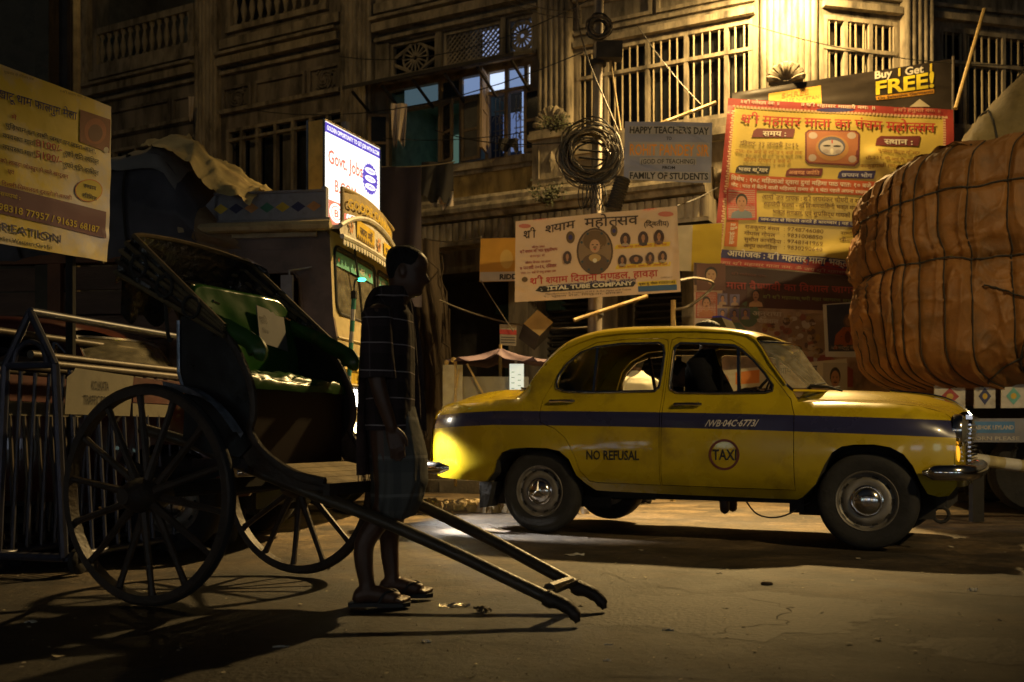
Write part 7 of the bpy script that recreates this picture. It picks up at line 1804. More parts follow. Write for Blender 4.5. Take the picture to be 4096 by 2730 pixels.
# ---- dark devotional poster below, robed-figure poster, day banner, dairy poster, yellow board
M_B6 = MAT('poster_dark_collage', (.27, .17, .10), .5, var=.5, scale=6, dirt=(.40, .29, .19), damt=.5, dscale=5)
B = Banner('collage_poster', 'dark devotional collage poster on the wall behind the taxi roof', 'poster', at(1594, 603, 12.2), at(2045, 643, 12.05), at(2045, 905, 12.05), at(1594, 880, 12.2), M_B6, .012, 15)
B.shapes([('poly', [(1595, 604), (2045, 644), (2045, 672), (1595, 655)], INK(.05, .022, .014)), ('poly', [(1660, 650), (2045, 672), (2045, 720), (1660, 705)], INK(.07, .025, .016)), ('poly', [(1596, 672), (1648, 674), (1648, 770), (1596, 770)], INK(.42, .33, .26)), ('ell', 1870, 765, 60, 45, INK(.22, .13, .07)), ('ell', 1720, 722, 24, 30, INK(.09, .12, .07)), ('poly', [(1650, 740), (1700, 742), (1740, 790), (1650, 790)], INK(.12, .16, .11)), ('poly', [(1780, 830), (1900, 815), (1960, 850), (1960, 890), (1780, 890)], INK(.26, .06, .04))])
B.portrait(1634, 637, 66, 62, INK(.12, .05, .03), INK(.2, .05, .03), skin=INK(.40, .25, .13), body=False)
B.portrait(1623, 702, 44, 54, INK(.40, .25, .18), INK(.34, .13, .05), frame=INK(.3, .06, .03), tash=True)
for x, y in ((1660, 688), (1688, 690), (1660, 722), (1687, 723), (1712, 722)): B.portrait(x, y, 22, 26, INK(.13, .10, .16), INK(.3, .2, .12))
B.portrait(1736, 683, 40, 46, INK(.08, .04, .02), INK(.42, .24, .12), tash=True)
R = random.Random(8); B.shapes([('ell', R.uniform(1755, 1885), R.uniform(720, 835), R.uniform(4, 11), R.uniform(3, 9), [INK(.34, .24, .15), INK(.22, .07, .04), INK(.40, .32, .25), INK(.10, .05, .03), INK(.28, .16, .05)][i % 5]) for i in range(70)], 'collage_print')['kind'] = 'stuff'
B.lines([('माता वैष्णवी का विशाल जागरण', 1668, 664, 1985, 676, 17, INK(.30, .045, .03), .05), ('श्री श्री महालक्ष्मी महा जागरण सभा', 1752, 686, 1960, 696, 8, INK(.20, .22, .06), .01), ('श्री गणेशाय नमः', 1680, 632, 1760, 638, 6, INK(.15, .05, .03)), ('अनुराधा', 1728, 726, 1796, 728, 11, INK(.45, .38, .3), .05), ('पौडवाल', 1738, 742, 1788, 744, 10, INK(.45, .38, .3), .05)])
B = Banner('portrait_poster', 'white-edged poster of an orange-robed seated figure beside the brown load', 'poster', at(1891, 700, 11.95), at(2010, 690, 11.9), at(2010, 822, 11.9), at(1897, 820, 11.95), INK(.55, .5, .4), .008, 2)
B.shapes([('poly', [(1899, 701), (2008, 695), (2008, 808), (1904, 808)], INK(.03, .03, .05))]); B.shapes([('poly', [(1915, 803), (1920, 770), (1938, 752), (1962, 752), (1985, 772), (1990, 803)], INK(.28, .07, .015)), ('ell', 1950, 738, 12, 16, INK(.10, .05, .03)), ('poly', [(1904, 793), (2008, 792), (2008, 806), (1904, 807)], INK(.05, .04, .04))]); B.shapes([('ell', 1950, 739, 8, 11, INK(.20, .10, .05)), ('ell', 1948, 775, 7, 14, INK(.10, .025, .01))])
B.lines([('श्री सद्गुरु सेवा समिति', 1910, 803, 2000, 802, 7, INK(.35, .28, .2))])
B = Banner('day_banner', 'pale banner with a bearded face behind the taxi bonnet', 'banner', at(1600, 858, 11.7), at(1946, 824, 11.5), at(1946, 925, 11.5), at(1600, 925, 11.7), INK(.52, .46, .34), .01, 5)
B.shapes([('poly', [(1690, 856), (1745, 850), (1745, 880), (1690, 884)], ORG), ('ell', 1660, 880, 16, 22, INK(.40, .2, .1))]); B.lines([('स्थापना दिवस', 1780, 860, 1878, 855, 15, BLK, .03), ('मनाए', 1853, 886, 1888, 884, 13, BLK, .03)]); B.portrait(1919, 876, 56, 84, INK(.36, .32, .26), INK(.12, .1, .1), tash=True, body=False)
B = Banner('dairy_poster', 'orange-yellow poster lettered RIDDI at the edge of the canopy', 'poster', at(1104.5, 548.5, 11.9), at(1250, 545, 11.8), at(1250, 645, 11.8), at(1101, 648, 11.9), INK(.56, .28, .02), .008, 7)
B.shapes([('poly', [(1103, 626), (1250, 623), (1250, 645), (1102, 647)], INK(.55, .50, .42)), ('ell', 1164, 596, 15, 22, INK(.60, .38, .08))]); B.lines([('RIDDHI', 1148, 642, 1206, 641, 12, BLK, .045)])
B = Banner('shop_board', 'cream and yellow shop board between the festival banner and the big yellow banner', 'sign', at(1545, 520, 12.3), at(1660, 512, 12.2), at(1655, 626, 12.2), at(1545, 622, 12.3), INK(.48, .42, .28), .004, 5)
B.shapes([('poly', [(1592, 517), (1660, 513), (1655, 625), (1588, 623)], INK(.50, .36, .01))])
# ---- lit sign box
sb = thing('lit_sign_box', 'bright white lit sign box lettered Govt. Jobs above the lorry cab', 'sign', (-1.66, 10.3, 2.7))
A, Bq = V((-1.88, 9.8, 0)), V((-1.455, 10.8, 0)); D_ = (Bq-A).normalized(); Nn = V((-D_.y, D_.x, 0)); Nn = Nn if Nn.x < 0 else -Nn
Z0, Z1 = 2.78, 3.93; WL_ = (Bq-A).length
SF = lambda o: (lambda x, z: A+D_*(x*WL_)-Nn*o+V((0, 0, lerp(Z0, Z1, z))))
M_SB = EMIT('sign_face_lit', (1., .97, .88), 1.5)
m = MB(); f = SF(0); m.quad(f(0, 0), f(1, 0), f(1, 1), f(0, 1)); face = m.build('sign_face', M_SB, sb, world=True)
m = MB(); bk_ = lambda x, z: f(x, z)+Nn*.2
m.quad(bk_(0, 0), bk_(0, 1), f(0, 1), f(0, 0)); m.quad(f(1, 0), f(1, 1), bk_(1, 1), bk_(1, 0)); m.quad(f(0, 1), bk_(0, 1), bk_(1, 1), f(1, 1)); m.quad(f(0, 0), f(1, 0), bk_(1, 0), bk_(0, 0)); m.quad(bk_(0, 0), bk_(1, 0), bk_(1, 1), bk_(0, 1))
m.build('sign_case', MAT('sign_case_ochre', (.62, .42, .11), .6, var=.4, scale=6, dirt=(.08, .05, .02), damt=.5), sb, world=True)
m = MB()
for x, o in ((0, 0), (1, 0), (0, -.2)): m.bar(SF(o)(x, -.01), SF(o)(x, 1.01), .022, .022)
m.bar(f(0, 1), f(1, 1), .02, .02); m.build('sign_frame', M_CHROME, sb, world=True)
E_BL, E_RD, E_GR = EMIT('sign_ink_blue', (.10, .07, .62), .9), EMIT('sign_ink_red', (1., .24, .18), .75), EMIT('sign_ink_grey', (.72, .74, .9), .95)
m = MB(); f1, f2, f3 = SF(.003), SF(.005), SF(.007)
rect2d(m, .01, .99, .90, .985, f1, E_BL); put_text(m, 'GOLDEN OPPORTUNITY TO GET JOB WITH B.COM', f2, .04, .97, .923, .055, bold=.02, mat=M_SB)
put_text(m, 'Govt. Jobs', f2, .06, .66, .64, .17, mat=E_RD, bold=.02); put_text(m, 'with', f2, .3, .38, .56, .05, mat=E_GR); put_text(m, 'B.COM', f2, .17, .54, .41, .15, mat=E_RD, bold=.02); put_text(m, 'Classes for Railway Bank SSC', f2, .08, .62, .82, .05, mat=E_GR)
pts = []
for k in range(48): a = k*math.pi/24; r = .155 if k % 2 else .135; pts.append((.80+r*math.cos(a)*.98, .66+r*math.sin(a)))
poly2d(m, pts, f2, E_BL)
for k, t in enumerate(('CAREER', 'OPTIONS', 'OPEN')): ell2d(m, .80, .735-.075*k, .10, .028, f3, M_SB, 16); put_text(m, t, SF(.009), .73, .87, .722-.075*k, .035, bold=.03, mat=E_BL)
rect2d(m, .07, .60, .02, .32, f1, E_RD)
for x, z, t in ((.19, .22, 'B'), (.48, .22, 'B'), (.34, .09, 'C')): ell2d(m, x, z, .11, .085, f2, M_SB, 20); ell2d(m, x, z, .085, .065, f3, E_RD, 20); ell2d(m, x, z, .075, .056, SF(.008), M_SB, 20); put_text(m, t, SF(.010), x-.035, x+.035, z-.035, .09, bold=.03, mat=E_RD)
for k in range(4): x = .70+.065*k; ell2d(m, x, .22+.02*(k % 2), .022, .028, f2, E_GR, 12); poly2d(m, [(x-.035, .02), (x+.035, .02), (x+.03, .17), (x, .195), (x-.03, .17)], f2, E_GR)
m.build('sign_lettering', None, face, world=True)
m = MB(); m.tube([SF(-.1)(.5, .3)+V((0, 0, 0)), SF(-.1)(.5, 1.12)], .045, 10); m.tube([SF(-.1)(.5, .1), SF(-.1)(.5, .1)+V((.0, .0, -2.7))], .05, 8); m.build('sign_post', M_TGRY, sb, world=True)
# ================================================================ police barricades
M_PIPE = MAT('pipe_bluegrey', (.05, .052, .075), .42, .3, var=.3, scale=10, dirt=(.05, .04, .03), damt=.35, dscale=9)
M_PIPER = MAT('pipe_rusty', (.07, .055, .04), .5, .3, var=.35, scale=10, dirt=(.06, .04, .02), damt=.4, dscale=9)
M_SIGNW = MAT('sign_dirty_white', (.36, .32, .22), .6, var=.15, scale=4, dirt=(.15, .12, .07), damt=.4, dscale=4)
M_SIGND = MAT('sign_grimy', (.20, .18, .125), .6, var=.2, scale=4, dirt=(.09, .07, .04), damt=.45, dscale=4)
M_BARR = MAT('band_red', (.07, .010, .007), .5, var=.25)
BD = V((.235, .972, 0)).normalized(); BS = V((BD.y, -BD.x, 0))        # along the barricade, towards the taxi side
def barricade(name, label, o, L, pipe, sign, top=1.155, wd=.32):
    M = mat_frame(o, BD); r = thing(name, label, 'barricade', M=M, group='police barricades along the kerb')
    # local: x along, y to the left (away from the taxi), z up; near face y=0, far face y=wd
    lean = lambda z: -.06*(1-z/top)
    for x in (0, L):
        for y in (0, wd):
            m = MB(); sg = 1 if y == 0 else -1; m.tube([(x, y+sg*lean(0.1), .10), (x, y, top)], .024, 8); m.tube([(x, y, top), (x, wd*.5, top+.295)], .022, 8); m.build('end_post', pipe, r, smooth=True)
        m = MB(); m.tube([(x, 0, top), (x, wd, top)], .02, 8); m.tube(spline([(x, .05, top), (x, .08, top+.09), (x, wd/2, top+.13), (x, wd-.08, top+.09), (x, wd-.05, top)], 4), .016, 7); m.build('end_rail', pipe, r, smooth=True); m = MB(); m.tube([(x, -.06, .10), (x, wd+.06, .10)], .024, 8); m.build('foot_rail', pipe, r, smooth=True)
    for y, z, nm in ((0, top, 'top_rail'), (wd, top, 'top_rail'), (wd*.5, top+.295, 'ridge_rail'), (wd*.5, top+.06, 'middle_rail'), (-.06, .10, 'bottom_rail'), (wd+.06, .10, 'bottom_rail')):
        m = MB(); m.tube([(0, y, z), (L, y, z)], .024, 9); m.build(nm, M_PIPER if nm[0] in 'tm' else pipe, r, smooth=True)
    n = int(L/.115); b0 = None
    for y in (0, wd):
        for k in range(1, n):
            x = L*k/n
            if b0 is None: m = MB(); m.tube([(0, -.058, .11), (0, 0, top-.02)], .012, 6); b0 = o_ = m.build('upright_bar', pipe, r, smooth=True)
            else: o_ = copy_obj(b0, r)
            o_.matrix_local = Matrix.Translation((x, y, 0)) if y == 0 else Matrix.Translation((x, y, 0)) @ Matrix.Diagonal((1, -1, 1, 1))
    for x in (.06, L-.06):
        for y in (-.10, wd+.10):
            Mw = Matrix.Translation((x, y, .075)) @ Matrix.Rotation(rad(90), 4, 'X'); m = MB().lathe([(.02, -.03), (.055, -.026), (.072, -.015), (.075, 0), (.072, .015), (.055, .026), (.02, .03), (0, .03)], 18, Mw); m.bx(x-.025, x+.025, y-.035, y+.035, .075, .125); m.build('castor', M_TYRE, r, smooth=True)
    if sign:
        f = lambda x, z: (x, -.036+.01*x, z)
        m = MB(); out = [(.03, .885), (.62, .885), (.66, 1.13), (.12, 1.145), (.10, 1.12), (.05, 1.09)]
        m.prism(out, lambda x, z: f(x, z), lambda x, z: V(f(x, z))+V((0, .004, 0))); sg = m.build('sign_board', M_SIGND, r)
        g = lambda x, z: V(f(x, z))+V((0, -.003, 0))
        for t, x0, x1, z, h in (('KOLKATA', .26, .415, 1.03, .075), ('TRAFFIC POLICE', .185, .465, .945, .075)):
            m = MB(); put_text(m, t, g, x0, x1, z, h, bold=.01, mat=M_PRINT); m.build('sign_lettering', None, sg)
    m = MB(); m.bx(.66 if sign else .1, L-.05, -.026, -.018, .97, 1.125); bn_ = m.build('red_band', M_BARR, r)
    m = MB(); g = lambda x, z: (x, -.029, z)
    for k in range(7): x = .74+.16*k; m.use(M_SIGNW); m.quad(g(x, 1.03), g(x+.10, 1.03), g(x+.09, 1.075), g(x+.01, 1.075)) if x+.12 < L else None
    m.build('band_print', None, bn_)
    m = MB(); m.bx(.66 if sign else .1, L-.05, -.024, -.016, .885, .965); m.build('white_band', M_SIGND, r)
    return r
barricade('police_barricade', 'blue-grey pipe barricade with a KOLKATA TRAFFIC POLICE board behind the rickshaw wheel', (-2.50, 5.36, 0), 1.75, M_PIPE, True)
barricade('police_barricade', 'rusty pipe barricade behind the signed one, seen between its bars', (-2.98, 5.62, 0), 1.75, M_PIPER, False, 1.10)
barricade('police_barricade', 'pipe barricade at the very left edge, farthest from the rickshaw', (-3.5, 5.9, 0), 1.6, M_PIPE, False, 1.05)
# ================================================================ stall, shop clutter behind the taxi
M_PURP = MAT('umbrella_purple', (.10, .062, .085), .8, var=.2, scale=5, bump=.3, bscale=14)
M_GREYB = MAT('board_grey', (.20, .18, .13), .7, var=.2, scale=3, dirt=(.09, .08, .05), damt=.4)
M_BAMB = MAT('bamboo', (.36, .25, .09), .55, var=.25, scale=10, stretch=(2, 2, 2))
st = thing('street_stall', 'grey street stall under a purple cloth canopy behind the taxi boot', 'stall', at(1100, 1062, 10.9))
sx0, sx1, sy = at(1022, 0, 10.9).x, at(1215, 0, 10.9).x, 10.9
m = MB(); m.bx(sx0, sx1, sy, sy+.03, .35, 1.42); m.bx(sx0, sx1, sy+.03, sy+.7, 1.36, 1.40); m.build('counter', M_GREYB, st, world=True)
m = MB(); m.bx(sx0-.02, sx0+.20, sy-.03, sy-.004, .40, 1.55); m.build('side_panel', M_SIGNW, st, world=True)
m = MB(); m.bar((sx0+.16, sy-.04, 1.5), (sx0+.02, sy-.04, .5), .012, .02); m.bar((sx0+.25, sy-.04, 1.56), (sx0+.55, sy-.05, 1.0), .014, .02); m.bar((sx0+.55, sy-.05, 1.0), (sx0+.68, sy-.05, 1.16), .014, .02); m.bar((sx0+.68, sy-.05, 1.16), (sx0+.82, sy-.05, 1.02), .014, .02); m.build('folding_leg', M_BAMB, st, world=True)
apx = at(1150, 800, 11.2)
m = MB(); ring = []
NB_ = 8
for k in range(NB_*4):
    a = 2*math.pi*k/(NB_*4); rr = .58*(1-.05*abs(math.sin(a*NB_/2))); ring.append(V((apx.x-.05+rr*math.cos(a)*1.0, apx.y+.65*math.sin(a), 1.585-.012*math.sin(a*5)+.05*(k % 4 == 0))))
def um(a, b):
    i = a*NB_*4; k = int(i) % (NB_*4); p = ring[k].lerp(ring[(k+1) % (NB_*4)], i-int(i)); return apx.lerp(p, b)-V((0, 0, .05*math.sin(math.pi*b)*(.5+.5*abs(math.sin(a*math.pi*NB_)))))
m.grid(NB_*8, 8, um, wrap_u=True); m.build('canopy', M_PURP, st, smooth=2, world=True)
m = MB(); m.tube([(apx.x, apx.y, .05), apx+V((0, 0, .04))], .02, 7); m.tube([(sx0+.12, sy-.02, .2), (sx0+.12, sy-.02, 1.60)], .018, 7); m.build('canopy_pole', M_BAMB, st, world=True)
m = MB(); m.ball((sx0+.10, sy-.03, 1.60), .035, 8); m.ball((sx0+.02, sy-.02, 1.575), .03, 8); m.build('knot', M_BAMB, st, world=True)
M_WBOX = EMIT('menu_panel_lit', (.86, .95, .82), .62)
wb = thing('menu_board', 'white lit notice panel standing beside the purple stall canopy', 'sign', at(1186, 1045, 11.05))
p0, p1 = at(1171, 840, 11.05), at(1203, 840, 11.05)
m = MB(); m.bx(p0.x, p1.x, 10.80, 10.84, 1.18, 1.555); m.build('panel', M_WBOX, wb, world=True)
m = MB(); m.bx(p0.x+.055, p0.x+.085, 10.80, 10.84, 1.556, 1.60); m.tube([(p0.x+.07, 10.86, 0), (p0.x+.07, 10.86, 1.5)], .018, 6); m.build('stand', M_TGRY, wb, world=True)
m = MB()
for k in range(9): rect2d(m, p0.x+.02+(.07 if k % 2 else 0), p0.x+.055+(.07 if k % 2 else 0), 1.46-.03*k, 1.468-.03*k, lambda x, z: (x, 10.796, z), EMIT('menu_ink', (.4, .5, .4), .25) if k == 0 else bpy.data.materials['menu_ink'])
m.build('panel_print', None, wb, world=True)
def sheet_thing(name, label, cat, tl, tr, br, bl, mat, th=.01):
    r = thing(name, label, cat, (V(bl)+V(br))/2); n = (V(tr)-V(tl)).cross(V(bl)-V(tl)).normalized()*th
    m = MB(); a = [V(p) for p in (tl, tr, br, bl)]; m.add(a+[p+n for p in a], [[0, 1, 2, 3], [7, 6, 5, 4], [0, 4, 5, 1], [1, 5, 6, 2], [2, 6, 7, 3], [3, 7, 4, 0]]); m.build('sheet', mat, r, world=True); return r
tn = sheet_thing('tin_sign', 'small white tin sign with a red band above the purple stall canopy', 'sign', at(1148, 745, 11.5), at(1187, 748, 11.5), at(1186, 795, 11.5), at(1149, 793, 11.5), M_SIGNW)
m = MB(); m.add([at(1148.5, 757, 11.49), at(1187, 759, 11.49), at(1187, 770, 11.49), at(1148.5, 768, 11.49)], [[0, 1, 2, 3]]); m.build('sign_band', INK(.40, .04, .03), tn, world=True)
for k in range(3): m = MB(); m.add([at(1151, 774+6*k, 11.49), at(1184, 775+6*k, 11.49), at(1184, 777+6*k, 11.49), at(1151, 776+6*k, 11.49)], [[0, 1, 2, 3]]); m.build('sign_line', BLK, tn, world=True)
hb = thing('hanging_box', 'tilted square box hung on a cord with a yellow end above the taxi', 'box', at(1238, 785, 11.6))
c4 = [at(*p, 11.55) for p in ((1235, 712), (1271, 741), (1240, 772), (1203, 744))]; off = V((-.06, .12, -.16))
m = MB(); m.add(c4+[p+off for p in c4], [[7, 6, 5, 4], [0, 4, 5, 1], [1, 5, 6, 2], [2, 6, 7, 3], [3, 7, 4, 0]]); m.build('box_body', M_RUST, hb, world=True)
m = MB(); m.add(c4, [[0, 1, 2, 3]]); m.build('box_face', MAT('board_ochre', (.40, .28, .09), .6, var=.2, dirt=(.2, .13, .04), damt=.3), hb, world=True)
m = MB(); m.tube(sag(c4[0], at(1195, 560, 12.2), .05), .006, 5); m.build('cord', M_ROPE, hb, world=True)
ph = thing('board_hoarding', 'pale patched board hoarding standing behind the taxi cabin', 'hoarding', (1.2, 12.1, 0))
for k in range(6):
    xa = .30+.40*k; m = MB(); m.box((xa+.2, 12.1-.02*(k % 2), .80+.04*hsh(k, 2)), (.385, .025, 1.3)); m.build('board', [M_GREYB, M_SIGNW, M_SLAT][k % 3], ph, world=True)
for z in (.4, 1.2): m = MB(); m.bar((.3, 12.14, z), (2.7, 12.14, z), .05, .05); m.build('batten', M_RWOOD, ph, world=True)
# bamboo poles
def pole(label, a, b, r=.022, cat='pole', mat=None, name='bamboo_pole'):
    a, b = V(a), V(b); n = max(2, int((b-a).length/.28)); m = MB(); pts = []; rs = []
    for k in range(n+1):
        c = a.lerp(b, k/n)
        for t, q in ((-.012, 1), (0, 1.16), (.012, 1)):
            if (k == 0 and t < 0) or (k == n and t > 0): continue
            pts.append(c+(b-a).normalized()*t); rs.append(r*q)
    m.tube(pts, rs, 8); o = m.build(name, mat or M_BAMB, None, smooth=True); return tag(o, label, cat)
pole('short bamboo pole slanting up under the festival banner', at(1319, 736, 11.3), at(1487, 681, 11.6))
pole('bamboo pole slanting behind the greeting banner', at(1476, 300, 11.7), at(1645, 236, 11.9))
pole('thin upright bamboo post between festival banner and taxi roof', (at(1546, 700, 11.4).x, 11.4, .0), at(1547, 690, 11.4), .028)
pole('long bamboo pole leaning across the far right barred window', at(2196, 250, 12.0), at(2262, 22, 12.3), .026)
pole('thin orange stick hanging beside the utility pole', at(1403, 140, 11.7), at(1426, 300, 11.6), .012)
pole('slim post at the right edge of the black sale banner', at(2191, 130, 12.6), at(2190, 330, 12.6), .02, mat=M_PIPER, name='banner_post')
# utility pole with its coils
M_POLE = MAT('pole_galvanised', (.25, .21, .16), .5, .3, var=.35, scale=5, dirt=(.10, .07, .05), damt=.45, dscale=4, stretch=(2, 2, .6))
up = thing('utility_pole', 'old metal utility pole standing behind the cable coils', 'utility pole', (at(1362, 0, 11.75).x, 11.75, 0))
q0, q1 = V((at(1362, 0, 11.75).x, 11.75, .0)), at(1378, -160, 11.75)
m = MB(); m.tube([q0, q0.lerp(q1, .45), q0.lerp(q1, .46), q1], [.085, .085, .062, .058], 14); m.build('shaft', M_POLE, up, smooth=True, world=True)
m = MB()
for z in (2.2, 3.2, 5.2, 6.1): c = q0.lerp(q1, (z)/q1.z); m.tube([c, c+V((0, 0, .06))], .10, 12)
m.build('clamp', M_UNDER, up, smooth=True, world=True)
m = MB(); c = at(1400, 118, 11.66); m.box(c, (.30, .16, .20)); m.build('junction_box', M_RUST, up, world=True)
for k in range(3): m = MB(); c = at(1372, 330+18*k, 11.6); m.tube([c+V((-.22, 0, .02)), c+V((.24, -.02, -.03))], .012, 6); m.build('cross_arm', M_UNDER, up, world=True)
M_WIRE = MAT('black_cable', (.022, .020, .017), .5, var=.3, scale=20); M_WIREB = MAT('dusty_cable', (.12, .095, .06), .6, var=.3, scale=14)
def coil(label, c, R, wires, seed, flat=.12, yk=.92):
    R_ = random.Random(seed); root = thing('cable_coil', label, 'cable coil', c)
    for w in range(wires):
        r = R*R_.uniform(.62, 1.05)*(1 if w > 3 else 1.1); ox, oz, oy = R_.gauss(0, R*.085), R_.gauss(0, R*.085)-(.03 if w % 4 == 0 else 0), R_.uniform(-flat, flat); tx, tz = R_.uniform(-.14, .14), R_.uniform(-.14, .14); ph = R_.uniform(0, 6.3); e = R_.uniform(.9, 1.08); R2 = R_.choice((1., 1., .93, .8))
        pts = []
        for k in range(33):
            a = ph+2*math.pi*k/32*R2; rr = r*(1+.045*math.sin(2*a+w*1.7)+.035*math.sin(3*a+w)+.02*math.sin(7*a+w*3)); pts.append(V((ox+rr*math.cos(a)*e, oy+tx*rr*math.cos(a)+tz*rr*math.sin(a)+.02*k/32, oz+rr*math.sin(a)*yk)))
        m = MB(); m.tube(pts, R_.choice((.006, .008, .010)), 5); m.build('cable_turn', M_WIREB if R_.random() < .4 else M_WIRE, root, smooth=True)
    return root
ck = coil('large black coil of loose cables on the utility pole beside the greeting banner', at(1358, 352, 11.45), .36, 46, 4)
coil('small coil of cables high on the utility pole near the top edge', at(1376, 62, 11.55), .15, 16, 8, .06)
for k in range(7):
    m = MB(); R_ = random.Random(k); c = V((.02*k-.1, -.02, -.28)); m.tube(spline([c, c+V((-.05+.03*k, .02, -.2-.03*k)), c+V((-.02+.02*k, 0, -.34-.05*R_.random())), c+V((.04+.02*k, 0, -.24)), c+V((.10, .02, .02))], 5), .007, 5); m.build('cable_loop', M_WIRE, ck, smooth=True)
m = MB(); a, b = at(1432, 410, 11.2), at(1408, 484, 11.2); m.tube([a.lerp(b, k/24) for k in range(25)], [.095 if k % 2 else .082 for k in range(25)], 12); tag(m.build('insulator_bundle', M_WIRE, None), 'ribbed black cable sleeve hanging under the greeting banner', 'cable')
m = MB(); a = at(1452, 425, 11.3)
# loose wires strung over the street
def wire(label, pts, r=.007, mat=None): m = MB(); m.tube(pts, r, 5); return tag(m.build('overhead_wire', mat or M_WIRE, None, smooth=True), label, 'wire')
wire('pale wire curving down the front of the utility pole', spline([at(1325, -20, 11.5), at(1330, 60, 11.5), at(1356, 150, 11.4), at(1390, 230, 11.3), at(1420, 300, 11.3)], 6), .009, M_WIREB)
wire('thin wire slanting over the wide barred window', sag(at(1465, 60, 11.8), at(1610, 240, 12.0), .05), .006, M_WIREB)
wire('wire sagging from the awning to the large cable coil', sag(at(1000, 300, 13.5), at(1345, 320, 11.5), .12), .007)
wire('wire crossing in front of the open casement windows', sag(at(880, 318, 14.2), at(1320, 282, 11.8), .10), .006)
wire('wire running along the panels from the left pilaster to the coil', sag(at(560, 250, 15), at(1340, 120, 11.8), .35), .007)
wire('wire high across the fluted pilaster to the top of the pole', sag(at(780, 130, 14.6), at(1372, -10, 11.6), .3), .007)
wire('upper one of two tan wires at the top edge above the pole', sag(at(1150, -5, 12.6), at(1335, 40, 11.6), .08), .007, M_WIREB)
wire('lower one of two tan wires at the top edge above the pole', sag(at(1150, -18, 12.6), at(1335, 25, 11.6), .08), .007, M_WIREB)
wire('slack cord sagging under the canopy behind the dairy poster', sag(at(975, 548, 12.6), at(1106, 545, 11.9), .05), .008, M_WIREB)
wire('rope running from the old trunk to the foot of the pole', sag(at(1010, 690, 11.6), at(1350, 752, 11.6), .12), .010, M_WIREB)
wire('cord dropping from the stall canopy to the tin sign', sag(at(1105, 645, 11.6), at(1180, 762, 11.4), .01), .007, M_WIREB)
wire('dark wire over the corner pilaster to the right-hand windows', sag(at(1720, 55, 12.6), at(2353, 150, 12.6), .15), .006)
wire('cord holding the festival banner from the ledge at its right', sag(at(1556, 473, 10.8), at(1650, 430, 12.5), .02), .006)
wire('thick frayed cable looping right of the festival banner', spline([at(1562, 645, 11.2), at(1600, 640, 11.4), at(1640, 655, 11.6), at(1590, 700, 11.4), at(1550, 712, 11.4)], 6), .018, M_WIREB)
# clothes on lines, hanging dark cloth
def cloth(name, label, px0, px1, y0, y1, d, mat, wav=.04, taper=0., jag=0., cat='laundry', seed=1):
    def fn(a, b):
        x = lerp(px0, px1, a); y = lerp(y0, y1, b*(1-jag*abs(vn(a*7, seed)))); p = at(x+taper*(a-.5)*b*(px1-px0), y, d)
        return p+V((0, wav*math.sin(a*11+seed+b*2)*(.3+b), 0))
    r = tag(MB().grid(26, 22, fn).build(name, mat, None, smooth=2), label, cat); return r
M_CLD = MAT('cloth_dark_purple', (.030, .022, .034), .9, var=.25, scale=4); M_CLW = MAT('cloth_pale', (.50, .42, .34), .85, var=.15, scale=5); M_CLK = MAT('cloth_black', (.02, .018, .018), .9)
cloth('hanging_cloth', 'dark purple sheet hanging from a line beside the lit sign box', 868, 968, 384, 705, 11.6, M_CLD, .05, cat='cloth')
wire('line from which the dark purple sheet and laundry hang', sag(at(862, 383, 11.6), at(1045, 372, 12.6), .03), .007, M_WIREB)
cloth('laundry_shirt', 'pale shirt hanging before the open green-lit window', 898, 936, 238, 342, 13.9, M_CLW, .05, -.25, .2, seed=4)
cloth('laundry_cloth', 'black cloth hanging from the ledge beside the purple sheet', 968, 1042, 372, 470, 12.9, M_CLK, .05, .0, .2, seed=2)
cloth('laundry_cloth', 'pale frilled cloth hanging below the black one', 992, 1042, 440, 485, 12.95, M_CLW, .05, .0, .35, seed=6)
cloth('laundry_cloth', 'white rag hanging high on the left pilaster', 432, 446, 222, 282, 17.3, M_CLW, .02, -.5, .2, seed=3)
cloth('laundry_cloth', 'dark bundle on the sill of the lit window', 1146, 1190, 318, 352, 13.6, M_CLK, .06, .1, .3, seed=8)
# small plants rooted in the ledges
M_LEAF = MAT('leaf_dusty', (.05, .055, .02), .7, var=.4, scale=12)
def ledge_plant(label, c, r, n, seed):
    R_ = random.Random(seed); root = thing('ledge_plant', label, 'plant', c); m = MB(); s = MB()
    for k in range(10):
        d = V((R_.gauss(0, .6), R_.gauss(-.2, .4), R_.uniform(.2, 1))).normalized(); s.tube([(0, 0, 0), d*r*.6, d*r+V((0, 0, -.05))], [.008, .005, .003], 4)
        for j in range(n//10):
            p = d*r*R_.uniform(.3, 1.1)+V((R_.gauss(0, .04), R_.gauss(0, .04), R_.gauss(0, .04))); a = V((R_.gauss(0, 1), R_.gauss(0, 1), R_.gauss(0, 1))).normalized(); b = a.orthogonal(); l = R_.uniform(.03, .06)
            m.add([p, p+a*l*.5+b*l*.3, p+a*l, p+a*l*.5-b*l*.3], [[0, 1, 2, 3]])
    s.build('stem', M_RWOOD, root); o = m.build('foliage', M_LEAF, root); o['kind'] = 'stuff'
ledge_plant('weedy plant growing on the canopy ledge left of the pole', at(1250, 468, 12.6), .26, 260, 1)
ledge_plant('dry weeds at the foot of the fluted pilaster above the diamond panel', at(1272, 300, 13.5), .22, 200, 2)
